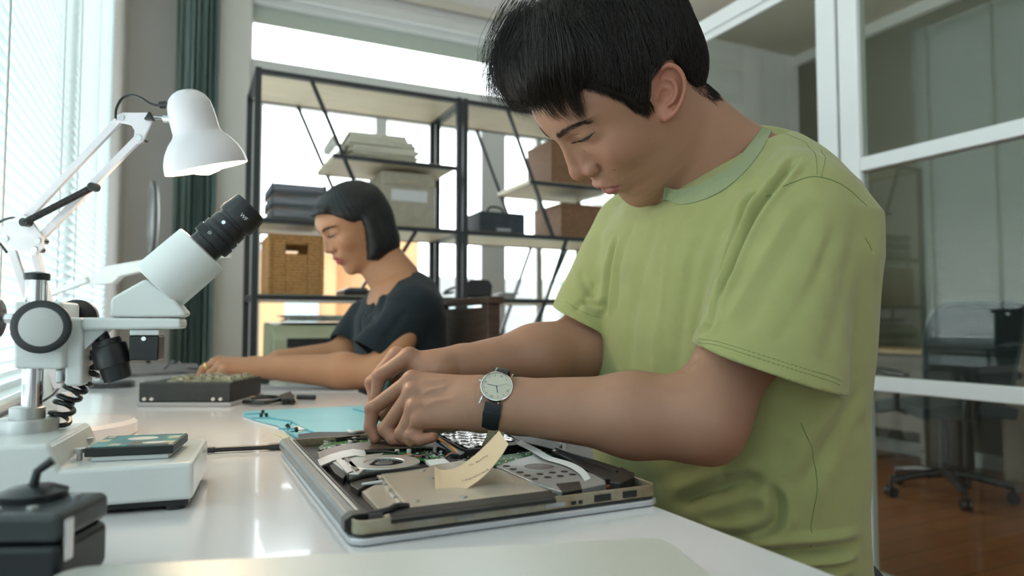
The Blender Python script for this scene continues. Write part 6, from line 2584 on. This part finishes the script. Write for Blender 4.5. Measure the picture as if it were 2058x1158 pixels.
# ---- trousers, shoes ------------------------------------------------------------
M_pants = mat('dark_trousers', (.03, .035, .045), .85, noise=.2, nscale=40)


def pants(P):
    d = rcone(P, V(.68, .62, .53), V(.68, .78, .53), .125, .125)
    for y, yk in ((.61, .56), (.79, .86)):
        k_ = V(.50, yk, .545)
        d = smin(d, rcone(P, V(.68, y, .52), k_, .090, .068), .03)
        d = smin(d, rcone(P, k_, V(.56, yk, .10), .066, .045), .02)
    return d


vp, qp = mesh_sdf(pants, (.38, .46, .03), (.84, .96, .70), .007)
fast_mesh('trousers', vp, qp, M_pants, man)
for yk in (.56, .86):
    f = lambda P, yk=yk: smax(smin(rcone(P, V(.58, yk, .045), V(.44, yk, .035), .045, .038), rcone(P, V(.57, yk, .08), V(.57, yk, .05), .045, .045), .02), .002-P[:, 2], .004)
    a, b = mesh_sdf(f, (.36, yk-.07, -.01), (.66, yk+.07, .15), .006)
    fast_mesh('shoe', a, b, M_blackp, man)
stl = empty('stool', (.70, .70, 0), 'round grey work stool under the seated man', 'stool')
MB().lathe([(0, .15), (.02, .17), (.045, .17), (.06, .155)], (.70, .70, .345), (0, 0, 1), 40).build('seat', M_gdt, stl)
MB().cyl((.70, .70, .06), (.70, .70, .345), .025).build('post', M_chrome, stl)
MB().lathe([(0, .19), (.015, .19), (.03, .05), (.06, .03)], (.70, .70, 0), (0, 0, 1), 40).build('stool_base', M_black, stl)

# ---- wristwatch -----------------------------------------------------------------
wn_ = nrm(-CF*.83 + CU*.56 + CR*.03)
wc = at_d(998, 776, .7385)
wt = empty('wristwatch', wc, 'round silver wristwatch with cream dial and loose black strap on the man\'s wrist', 'watch')
WR = 33.5*.7385/F_PX
up12 = (at_plane(975, 822, wc, wn_) - wc)
up12 = nrm(up12 - wn_*np.dot(up12, wn_))
rt3 = np.cross(up12, wn_)
M_dial = mat('cream_dial', (.62, .60, .50), .35, noise=.02)
M_hand = mat('blue_hands', (.01, .03, .09), .25, .5)
MB().lathe([(-.0075, WR*.80), (-.0065, WR*.93), (-.003, WR*1.0), (-.0008, WR*1.0), (.0004, WR*.97), (.0006, WR*.92), (-.0002, WR*.88), (-.0012, WR*.87)], wc, wn_, 72).build('case', M_chrome, wt)
MB().lathe([(-.0013, WR*.875), (-.0009, WR*.875)], wc, wn_, 64).build('dial', M_dial, wt)
MB().lathe([(-.0001, WR*.88), (.0003, WR*.86), (.0006, WR*.6), (.0008, .0001)], wc, wn_, 64, cap0=False, cap1=False).build('crystal', glass_mat('watch_crystal', (.99, 1, .99), .5), wt)
dz = wc - wn_*.00085
for hr in range(12):
    a = 2*PI*hr/12
    rad = up12*math.cos(a) + rt3*math.sin(a)
    tan = np.cross(wn_, rad)
    if hr % 3 == 0:
        text_mesh({0: 'XII', 3: 'III', 6: 'VI', 9: 'IX'}[hr], .0036, 'numeral', M_hand, dz+rad*WR*.72, -tan, rad, wt, depth=.00002)
    else:
        MB().obox(dz+rad*WR*.72, [rad, tan, wn_], (WR*.060, .00018, .00004)).build('hour_mark', M_hand, wt)


def whand(px, py, w, r0, nm, lift):
    t = at_plane(px, py, wc, wn_)-wc
    L__ = np.linalg.norm(t); t = nrm(t)
    MB().obox(dz+t*(L__*.5-r0)+wn_*lift, [t, np.cross(wn_, t), wn_], (L__*.5+r0*.3, w, .00005)).build(nm, M_hand, wt)


whand(979, 771, .00030, .0, 'minute_hand', .00015)
whand(1000, 789, .00042, .0, 'hour_hand', .0001)
whand(1019, 771, .00010, .0, 'second_hand', .0002)
MB().cyl(dz, dz+wn_*.0005, .0007, n=16).build('hand_cap', M_hand, wt)
cw = wc - wn_*.003 + rt3*(WR+.0016)
MB().cyl(cw-rt3*.0016, cw+rt3*.0012, .0013, n=14).build('crown', M_chrome, wt)
for su in (1, -1):
    for sr in (1, -1):
        a_ = wc + up12*su*WR*.86 + rt3*sr*WR*.52 - wn_*.003
        b_ = a_ + up12*su*WR*.42 - wn_*.0035
        MB().tube([a_, (a_+b_)/2+wn_*.0005, b_], [.0010, .0011, .0009], 8).build('lug', M_chrome, wt)
M_strap = mat('black_leather', (.012, .016, .024), .5, noise=.2, nscale=90, bump=.2, bscale=700)
M_tan = mat('tan_leather', (.30, .24, .16), .7, noise=.1, nscale=60)
wax = nrm(wrN-elN)                     # along the arm
bd_n = wn_
bd_l = nrm(np.cross(wax, bd_n)); bd_l = bd_l if np.dot(bd_l, up12) > 0 else -bd_l
bw = nrm(np.cross(bd_n, bd_l))
wcen = wc - wn_*.0262 - CU*.0035 + CF*.001
rows = []
for t in np.linspace(R(28), R(330), 60):
    ct, st_ = math.cos(t), math.sin(t)
    rr_ = 1.0
    p_ = wcen + bd_n*ct*.0292 + bd_l*st_*.0345
    hw = .0090 if t < R(90) else .0085
    rows.append([p_-bw*hw, p_-bw*hw*.33+(bd_n*ct+bd_l*st_)*.0006, p_+bw*hw*.33+(bd_n*ct+bd_l*st_)*.0006, p_+bw*hw])
MB().sheet(rows, .0022).build('strap', M_strap, wt, ang=60)
b_ = MB().obox(wcen + bd_n*math.cos(R(50))*.0302 + bd_l*math.sin(R(50))*.0356, [bw, nrm(-bd_n*math.sin(R(52))+bd_l*math.cos(R(52))), nrm(bd_n*math.cos(R(52))+bd_l*math.sin(R(52)))], (.0096, .0028, .0016))
b_.build('strap_loop', M_strap, wt, bevel=.0006)
TL = [(1000, 852, .742), (998, 866, .742), (993, 882, .745), (985, 897, .752), (988, 906, .765)]
c_ = catmull([at_d(*p) for p in TL], 5)
wdir = nrm(CR*.97 - CF*.2)
MB().sheet([[p-wdir*.0095*(1 if i < 16 else .8), p, p+wdir*.0095*(1 if i < 16 else .8)] for i, p in enumerate(c_)], .0016).build('strap_tail', M_tan, wt, ang=60)
for (x, y, d_) in ((1001, 860, .7405), (997, 871, .7412), (992, 883, .743)):
    p_ = at_d(x, y, d_)
    MB().cyl(p_, p_-CF*.0006, .0009, n=10).build('strap_hole', M_blackp, wt)

# precision driver held in the right hand
a_, b_ = at_d(782, 765, .846), at_d(748, 862, .838)
drv = empty('precision_driver', b_, 'dark green precision driver held in the man\'s far hand', 'screwdriver')
d_ = nrm(b_-a_)
MB().lathe([(0, .003), (.002, .0042), (.055, .0042), (.058, .0030), (.066, .0028)], a_, d_, 20).build('handle', mat('dark_green_grip', (.01, .045, .04), .35), drv)
MB().cyl(a_+d_*.066, b_+d_*.004, .0011, n=10).build('shaft', M_chrome, drv)
# ------------------------------------------------------------ the woman in the navy t-shirt
wom = empty('person', (.50, 1.76, 0), 'seated person with a black bob and navy t-shirt, handling a black device', 'person')
M_skinw = mat('skin_woman', (.46, .235, .130), .45, spec=.35, noise=.05, nscale=30, sub=.12,
              tint=('lips', (.36, .08, .08), 'flush', (.46, .17, .11)))
M_navy = mat('navy_cotton', (.012, .020, .027), .85, spec=.2, noise=.15, nscale=30, bump=.1, bscale=900, sheen=.1)
WS = .90
WT = CAM + (V(.42928, 1.89942, 1.16277)-CAM)*.90/.97
WRm = np.array([[-.8323, .1973, -.518], [-.1528, -.98, -.1277], [-.5328, -.0271, .8458]])
_u, _s, _vt = np.linalg.svd(WRm)
WRm = _u @ _vt


def wh2w(p): return (np.atleast_2d(p)/100*WS) @ WRm.T + WT
def w2wh(P): return (P-WT) @ WRm * 100/WS


TABW = dict(TAB)
TABW['W'] = TAB['W']*.96
TABW['slit'] = .10
TABW['P'] = TAB['P'] + np.interp(TAB['z'], [3, 5, 8], [0, .3, .6])
wsh, wel, wwr = at_d(836, 622, 1.70), at_d(768, 750, 1.60), at_d(512, 738, 1.62)
wshf, welf, wwrf = at_d(735, 640, 1.97), at_d(688, 712, 1.88), at_d(560, 722, 1.80)
wnb = at_d(806, 560, 1.80)


def w_head(P):
    H = w2wh(P)
    d, _, _ = face_sdf(H, TABW)
    Ha = np.stack([H[:, 0], np.abs(H[:, 1]), H[:, 2]], 1)
    er = np.linalg.norm(Ha-V(-.9, 7.4, .5), axis=1)
    near = er < 6.5
    if near.any():
        e = np.full(len(P), 9.)
        e[near] = ear_sdf(Ha[near], dict(EAR, u=(-.95, .40, -.1), v=(-.12, .10, 1), s=.85))
        e = e + np.clip(er-3.8, 0, 9)
        d = np.where(near, smin(d, e, .35), d)
    d = d/100*WS
    nk = rcone(P, wh2w((-2.4, 0, -3.5))[0], wnb, .046, .050)
    nk = smin(nk, rcone(P, wh2w((1, 0, -7))[0], at_d(775, 575, 1.79), .030, .038), .03)
    return smin(d, nk, .02)


c0_ = WT
va, qa = mesh_sdf(w_head, c0_-V(.17, .15, .22), c0_+V(.24, .15, .17), .0026)
Hh_ = w2wh(va)
_, up, lo_ = face_sdf(Hh_, TABW)
lips_w = np.clip(1-(np.minimum(up, lo_)-.05)/.25, 0, 1)*(Hh_[:, 0] > 7.6)
Hs_ = Hh_.copy(); Hs_[:, 1] = np.abs(Hs_[:, 1])
fl_w = np.exp(-((np.linalg.norm(Hs_-V(7, 4, -1.5), axis=1))/2.4)**2)*.4
wparts = [(va, qa, lips_w, fl_w)]
nWW = nrm(CU*.8 - CF*.6)
WH = {
    'index': ([at_d(432, 728, 1.60), at_d(408, 741, 1.60), at_d(401, 754, 1.60), at_d(404, 764, 1.60)], [.0100, .0085, .0075, .0062]),
    'middle': ([at_d(440, 725, 1.615), at_d(412, 738, 1.615), at_d(404, 752, 1.615), at_d(410, 763, 1.61)], [.0102, .0085, .0075, .0062]),
    'ring': ([at_d(444, 735, 1.585), at_d(422, 750, 1.585), at_d(420, 760, 1.585), at_d(428, 765, 1.585)], [.0100, .0082, .0072, .006]),
    'little': ([at_d(452, 742, 1.575), at_d(436, 756, 1.575), at_d(440, 763, 1.575), at_d(450, 766, 1.575)], [.0090, .0075, .0066, .0055]),
}
WTh = ([at_d(480, 748, 1.64), at_d(450, 760, 1.64), at_d(428, 764, 1.63), at_d(415, 766, 1.62)], [.013, .011, .009, .007])


def w_arm(P):
    d = rcone(P, wsh, wel, .040, .040)
    mid = wel + (wwr-wel)*.3
    d = smin(d, rcone(P, wel, mid, .041, .041), .02)
    d = smin(d, rcone(P, mid, wwr, .041, .0250), .02)
    return smin(d, hand(P, WH, WTh, wwr, nWW, .027, .7), .012)


def w_armf(P):
    d = rcone(P, wshf, welf, .042, .038)
    d = smin(d, rcone(P, welf, wwrf, .037, .024), .02)
    w = wwrf
    dd = nrm(wwrf-welf)
    d = smin(d, rcone(P, w, w+dd*.07-V(0, 0, .01), .024, .022, (0, 0, 1), .6), .02)
    for k in range(4):
        o = np.cross(dd, (0, 0, 1))*(k-1.5)*.017
        d = smin(d, rcone(P, w+dd*.07+o-V(0, 0, .01), w+dd*.115+o*1.1-V(0, 0, .025), .008, .006), .005)
    return d


for fn, pts in ((w_arm, [wsh, wel, wwr, WH['index'][0][3]]), (w_armf, [wshf, welf, wwrf, wwrf-V(.12, 0, .03)])):
    A_ = np.min(pts, 0)-.07; B_ = np.max(pts, 0)+.07
    a, b = mesh_sdf(fn, A_, B_, .0028)
    fl_ = np.zeros(len(a))
    wparts.append((a, b, np.zeros(len(a)), fl_))
wtc = at_d(800, 660, 1.80)


def w_torso(P):
    d = rcone(P, V(wtc[0]+.03, wtc[1], .55), V(wtc[0]+.005, wtc[1]-.01, .93), .115, .115, (1, 0, 0), .8)
    return d


a, b = mesh_sdf(w_torso, (wtc[0]-.2, wtc[1]-.2, .40), (wtc[0]+.2, wtc[1]+.2, 1.08), .008)
wparts.append((a, b, np.zeros(len(a)), np.zeros(len(a))))
v, q, l, f = join_parts(wparts)
fast_mesh('body', v, q, M_skinw, wom, {'lips': l, 'flush': f})

# hair: a chin-length bob
WX = [-12, 0, 2.5, 4, 6.5, 8.2, 11]
WZ = [2.4, 2.6, 3.0, 4.6, 7.9, 9.2, 9.4]


def wh_sdf_h(H):
    x, y, z = H[:, 0], H[:, 1], H[:, 2]
    d = ellip(H, (-1.9, 0, 4.4), (10.9, 8.4, 9.3))
    d = smin(d, face_sdf(H, TABW)[0]-.55, .5)
    d = smin(d, ellip(H, (-3.2, 0, -5.0), (7.9, 8.7, 8.4)), 2)
    d = smin(d, ellip(H, (-5.0, 0, .5), (7.6, 8.2, 7.6)), 1.5)
    d = smin(d, ellip(H, (7.0, 0, 9.2), (2.4, 5.5, 1.6)), 1.2)
    Ha = np.stack([x, np.abs(y), z], 1)
    d = smin(d, chain(Ha, catmull([(-1.6, 7.4, 1.0), (-1.2, 7.6, -2.5), (-.2, 7.2, -5.5), (1.4, 6.6, -7.6)], 3), np.linspace(1.6, 1.4, 10), .8), 2.6)
    top = (np.interp(x, WX, WZ)-z)*.6                          # above the ear: hairline
    low = x - np.interp(z, [-12, -10.2, -8.2, -5, -2, .5, 2.6], [-1.5, .5, 3.2, 2.0, .9, .2, .1])
    cut = smin(top, smax(low, z-2.8, .3), .2)
    d = smax(d, cut, .35)
    return smax(d, (-10.6+.18*(-x)*-1)-z - .0, .5)


vh2, qh2 = mesh_sdf(lambda P: wh_sdf_h(w2wh(P))/100*WS, c0_-V(.17, .15, .15), c0_+V(.20, .15, .19), .0035)
nn2 = vnormals(vh2, qh2)
Hq = w2wh(vh2)
an = np.arctan2(Hq[:, 1], Hq[:, 0]+1.5)
vh2 = vh2 + nn2*(.0004*np.sin(an*34+Hq[:, 2]*.3)+.0004*np.sin(an*71))[:, None]
fast_mesh('hair', vh2, qh2, mat('bob_hair', (.010, .012, .014), .45, spec=.4, noise=.5, nscale=50), wom)

# eyes, brow
wv = BVHTree.FromPolygons(va.tolist(), qa.tolist())
for s_ in (1, -1):
    c = wh2w((6.80, 3.15*s_, 2.45))[0]
    look = nrm(WRm @ V(.90, 0, -.42))
    rad = .0118*WS
    pr = [(-rad*math.cos(a), rad*math.sin(a)) for a in np.linspace(.02, PI-.52, 16)]
    eye = MB().lathe(pr, c, look, 24).build('eye', M_eyew, wom)
    pr = [(-rad*math.cos(a), rad*math.sin(a)) for a in np.linspace(PI-.54, PI-.01, 8)]
    MB().lathe(pr, c+look*.0002, look, 24).build('iris', M_iris, eye)
bb, dd_, ll = [], [], []
for s_ in (1, -1):
    for i in range(260):
        t = nrng.random()
        c = V(8.95-2.6*t**1.5, (1.0+3.9*t)*s_, 4.25+.7*math.sin(t*2.4)-.35*t + nrng.normal(0, .18)*(1-.5*t))
        r_ = wv.find_nearest(Vector(wh2w(c)[0]))
        bb.append((np.array(r_[0]), np.array(r_[1]))); dd_.append(WRm @ V(-.5*t-.1, s_*1.0, .4-.7*t)); ll.append(.006)
strand_mesh(hairs(bb, dd_, ll, 4, lift=.2), np.full(len(bb), .00032), 'eyebrows', M_hair, wom)
lash = []
for s_ in (1, -1):
    for i in range(60):
        t = nrng.random()
        c = wh2w(V(np.interp(t, [0, .25, .5, .8, 1], [8.5, 8.4, 8.2, 7.7, 7.05]), s_*np.interp(t, [0, .25, .5, .8, 1], [1.9, 2.4, 3.1, 3.9, 4.6]), np.interp(t, [0, .25, .5, .8, 1], [2.62, 2.32, 2.2, 2.32, 2.64])))[0]
        d = nrm(WRm @ V(.85, s_*(t-.35)*.9, -.3))
        lash.append([c+d*.006*k/3 for k in range(4)])
strand_mesh(np.array(lash), np.full(len(lash), .00035), 'eyelashes', M_hair, wom)

# t-shirt
KX = np.array([.48, .60, .72, .82, .92, .97, 1.01, 1.04])
KC = np.array([.035, .030, .020, .010, .010, .015, .02, .025])
KA = np.array([.105, .108, .110, .112, .108, .095, .070, .035])
KB = np.array([.150, .155, .160, .170, .180, .165, .120, .055])


def w_shirt(P):
    z = P[:, 2]
    a, b = np.interp(z, KX, KA), np.interp(z, KX, KB)
    n = 2.3
    f = (np.abs((P[:, 0]-wtc[0]-np.interp(z, KX, KC))/a)**n + np.abs((P[:, 1]-wtc[1]-.02)/b)**n + 1e-9)**(1/n)
    d = smax(smax((f-1)*np.minimum(a, b), z-1.035, .03), .50-z, .02)
    for sh, el, hem in ((wsh, wel, at_d(752, 712, 1.635)), (wshf, welf, at_d(702, 695, 1.90))):
        dr = nrm(hem-sh)
        o = rcone(P, sh, hem+dr*.03, .056, .060)
        o = smax(o, -rcone(P, hem-dr*.04, hem+dr*.06, .050, .058), .002)
        d = smin(d, smax(o, (P-hem)@nrm(dr*.85-CU*.5-CR*.15), .002), .025)
    d = smin(d, rcone(P, wsh+V(0, .02, .005), V(wtc[0]+.03, wtc[1]-.02, .985), .052, .055), .03)
    return d


a, b = mesh_sdf(w_shirt, (wtc[0]-.26, wtc[1]-.34, .48), (wtc[0]+.24, wtc[1]+.32, 1.10), .0035)
a = relax(a, b, 2)
na = vnormals(a, b)
bw_ = BVHTree.FromPolygons(a.tolist(), b.tolist())
for pts, dp, w in (([(800, 560), (770, 610), (745, 660)], .004, .010), ([(820, 620), (790, 660), (770, 690)], .004, .010), ([(735, 620), (725, 660), (715, 690)], .004, .009),
                   ([(860, 640), (850, 690), (840, 740)], .004, .012), ([(770, 580), (750, 620), (730, 640)], .003, .008)):
    a = groove(a, na, bw_, pts, dp, w)
fast_mesh('shirt', a, b, M_navy, wom)


def w_pants(P):
    d = rcone(P, V(wtc[0]+.04, wtc[1]-.09, .53), V(wtc[0]+.04, wtc[1]+.09, .53), .12, .12)
    for y in (wtc[1]-.10, wtc[1]+.10):
        k_ = V(wtc[0]-.30, y, .57)
        d = smin(d, rcone(P, V(wtc[0]+.04, y, .53), k_, .085, .062), .03)
        d = smin(d, rcone(P, k_, V(wtc[0]-.27, y, .08), .060, .042), .02)
    return d


a, b = mesh_sdf(w_pants, (wtc[0]-.42, wtc[1]-.26, .02), (wtc[0]+.20, wtc[1]+.26, .70), .008)
fast_mesh('trousers', a, b, M_pants, wom)
for y in (wtc[1]-.10, wtc[1]+.10):
    f = lambda P, y=y: smax(rcone(P, V(wtc[0]-.26, y, .045), V(wtc[0]-.39, y, .035), .043, .036), .002-P[:, 2], .004)
    c, d_ = mesh_sdf(f, (wtc[0]-.46, y-.06, -.01), (wtc[0]-.19, y+.06, .12), .007)
    fast_mesh('shoe', c, d_, M_blackp, wom)
# gold ring
J = WH['index'][0]
p_ = J[0]*.35+J[1]*.65
MB().lathe([(-.0022, .0094), (0, .0100), (.0022, .0094), (0, .0088)], p_, J[1]-J[0], 28, closed=True).build('finger_ring', mat('gold', (.85, .60, .22), .2, 1.0), wom)

# wooden chair
ch = empty('wooden_chair', (wtc[0]+.12, wtc[1], 0), 'brown wooden chair with a tall back behind the woman', 'chair')
M_wood = mat('brown_wood', (.085, .050, .035), .6, noise=.4, nscale=14, stretch=(1, 1, 8))
cx_, cy_ = at_y(896, 660, 1.85)[0], wtc[1]
zt_c = at_d(896, 607, 1.95)[2]
for y in (cy_-.20, cy_+.16):
    MB().box(cx_, cx_+.035, y, y+.04, 0, zt_c).build('back_post', M_wood, ch, bevel=.004)
MB().box(cx_+.004, cx_+.030, cy_-.16, cy_+.16, .62, zt_c-.02).build('backrest', M_wood, ch, bevel=.004)
MB().box(cx_-.004, cx_+.042, cy_-.21, cy_+.21, zt_c-.012, zt_c+.006).build('top_rail', M_wood, ch, bevel=.003)
MB().box(cx_-.44, cx_, cy_-.20, cy_+.20, .37, .405).build('seat', M_wood, ch, bevel=.005)
for y in (cy_-.19, cy_+.15):
    MB().box(cx_-.42, cx_-.385, y, y+.04, 0, .37).build('leg', M_wood, ch, bevel=.004)
# ------------------------------------------------------------ behind the glass partition
M_mesh = mat('chair_mesh', (.012, .03, .035), .8, noise=.3, nscale=120)
M_chf = mat('chair_frame', (.05, .075, .085), .35, noise=.1)


def office_chair(x, y, rz, label, group=None):
    r = empty('office_chair', (x, y, 0), label, 'chair', group)
    c, s_ = math.cos(rz), math.sin(rz)
    W = lambda a, b, z: V(x + a*c - b*s_, y + a*s_ + b*c, z)      # a: forward, b: left
    for k in range(5):
        an = 2*PI*k/5 + .35
        e = W(.29*math.cos(an), .29*math.sin(an), .085)
        MB().tube([W(0, 0, .125), W(.15*math.cos(an), .15*math.sin(an), .115), e], [.026, .022, .016], 10).build('leg', M_blackp, r)
        t_ = nrm(np.cross(e - W(0, 0, .085), (0, 0, 1)))
        MB().cyl(e-t_*.022-V(0, 0, .055), e-t_*.006-V(0, 0, .055), .029, n=20).cyl(e+t_*.006-V(0, 0, .055), e+t_*.022-V(0, 0, .055), .029, n=20)\
            .cyl(e-V(0, 0, .06), e, .008, n=10).build('caster', M_blackp, r)
    MB().cyl(W(0, 0, .10), W(0, 0, .42), .026, .022).build('gas_column', M_black, r)
    rows = []
    for i in range(9):
        a = -.22 + .46*i/8
        rows.append([W(a, b, .475 - .02*(b/.24)**2 - (.025 if i == 8 else 0) + .012*math.cos(a*9)) for b in np.linspace(-.24, .24, 9)])
    MB().sheet(rows, .06).build('seat', M_mesh, r, bevel=.012)
    MB().bar(W(-.20, 0, .43), W(-.27, 0, .62), .07, .02).bar(W(-.02, 0, .43), W(-.20, 0, .43), .08, .03).build('back_bracket', M_blackp, r, bevel=.004)
    out = []
    for (b, z) in ((-.19, .56), (-.225, .70), (-.235, .85), (-.215, .96), (-.16, .995), (0, 1.0), (.16, .995), (.215, .96), (.235, .85), (.225, .70), (.19, .56), (0, .54)):
        out.append((b, z))
    loop_ = [W(-.255 - .10*((z-.56)/.44)**1.4 + .05*(b/.23)**2, b, z) for b, z in out]
    L3 = catmull(loop_ + loop_[:3], 5)[5:-5]
    MB().tube(L3, .013, 8, caps=False).build('back_frame', M_chf, r)
    rows = []
    for i in range(12):
        z = .56 + .43*i/11
        hw = np.interp(z, [.56, .70, .85, .96, .99], [.19, .225, .235, .21, .16])
        rows.append([W(-.255 - .10*((z-.56)/.44)**1.4 + .05*(b/.23)**2, b, z) for b in np.linspace(-hw, hw, 9)])
    MB().sheet(rows, .008).build('backrest', M_mesh, r)
    for b in (-.26, .26):
        MB().tube([W(-.05, b*.85, .44), W(-.05, b*1.05, .46), W(-.08, b*1.1, .62)], .014, 8).build('arm_support', M_blackp, r)
        MB().tube([W(-.17, b*1.1, .64), W(.08, b*1.1, .65)], .021, 8).build('armrest', M_blackp, r, bevel=.004)
    return r


cq = at_z(1888, 1000, 0)
office_chair(cq[0]+.05, cq[1], R(65), 'black mesh office chair behind the glass partition, seen from the back')
d2 = empty('desk', (4.15, 2.9, 0), 'wooden desk along the far wall behind the office chair', 'desk')
M_oak = mat('oak', (.42, .27, .14), .5, noise=.2, nscale=8, stretch=(1, 8, 1))
MB().box(3.95, 4.50, 2.62, 3.75, .72, .745).build('desk_top', M_oak, d2, bevel=.003)
MB().box(3.98, 4.00, 2.64, 3.73, .25, .72).build('front_panel', mat('dull_panel', (.16, .14, .12), .7, noise=.1), d2)
for yy in (2.65, 3.68):
    MB().box(4.0, 4.48, yy, yy+.03, 0, .72).build('side_panel', MATS['dull_panel'], d2)
mo = empty('monitor', (4.2, 3.35, .745), 'grey monitor standing on the wooden desk behind the glass', 'monitor')
MB().box(4.18, 4.21, 3.10, 3.60, .86, 1.15).build('screen', M_gdt, mo, bevel=.004)
MB().box(4.20, 4.24, 3.31, 3.39, .757, .95).build('stand', M_gdt, mo, bevel=.003)
MB().box(4.12, 4.30, 3.24, 3.46, .745, .757).build('foot', M_gdt, mo, bevel=.003)
cb3 = empty('cabinet', (4.25, 1.75, 0), 'dull brown low cabinet by the far wall at the right edge', 'cabinet')
MB().box(4.05, 4.50, 1.25, 2.25, 0, .78).build('body', mat('cabinet_brown', (.13, .10, .075), .6, noise=.15), cb3, bevel=.004)
for k in range(2):
    dr_ = MB().box(4.035, 4.049, 1.27+k*.50, 1.73+k*.50, .06, .74).build('door', mat('cabinet_door', (.15, .115, .085), .5, noise=.15), cb3, bevel=.003)
    MB().cyl((4.034, 1.68+k*.13, .62), (4.015, 1.68+k*.13, .62), .012, n=16).build('knob', M_sat, dr_)
bgm = empty('backpack', (4.22, 1.98, .78), 'dark rounded backpack standing on the low brown cabinet', 'bag')


def bagf(P): return smax(ellip(P, (4.22, 1.98, .94), (.13, .20, .26)), .782-P[:, 2], .02)


a, b = mesh_sdf(bagf, (4.0, 1.7, .74), (4.45, 2.3, 1.28), .012)
fast_mesh('bag_body', a, b, mat('bag_cloth', (.05, .04, .03), .85, noise=.3), bgm)
MB().tube(catmull([(4.18, 1.92, 1.18), (4.17, 1.94, 1.23), (4.17, 2.02, 1.23), (4.18, 2.04, 1.18)], 5), .008).build('handle', M_blackp, bgm)

# things on the white desk behind the man
wr_ = empty('wire_tray', at_z(1195, 760, .75), 'black raised tray with crumpled pink and blue papers on the white desk behind the man', 'tray')
p_ = at_z(1240, 768, .75)
tz_ = .79
x0t, y0t = p_[0]-.10, p_[1]-.02
MB().box(x0t, x0t+.30, y0t, y0t+.20, tz_, tz_+.008).build('tray_plate', M_black, wr_, bevel=.002)
for (a, b) in ((.01, .01), (.28, .01), (.01, .18), (.28, .18)):
    MB().box(x0t+a, x0t+a+.01, y0t+b, y0t+b+.01, .75, tz_).build('leg', M_black, wr_)
r_ = random.Random(8)
for k, (cc_, nm) in enumerate((((.62, .40, .42), 'pink'), ((.40, .50, .66), 'blue'), ((.70, .70, .70), 'white'))):
    u0 = x0t + .05 + .09*k
    rows = [[(u0+.09*i/7-.04 + r_.uniform(-.005, .005), y0t+.04+.12*j/6, tz_+.022+r_.uniform(-.008, .022)) for j in range(7)] for i in range(8)]
    tag(MB().sheet(rows, .002).build('crumpled_paper', mat('paper_'+nm, cc_, .8), None, sub=1), '%s crumpled paper lying on the black raised tray' % nm, 'paper', None)
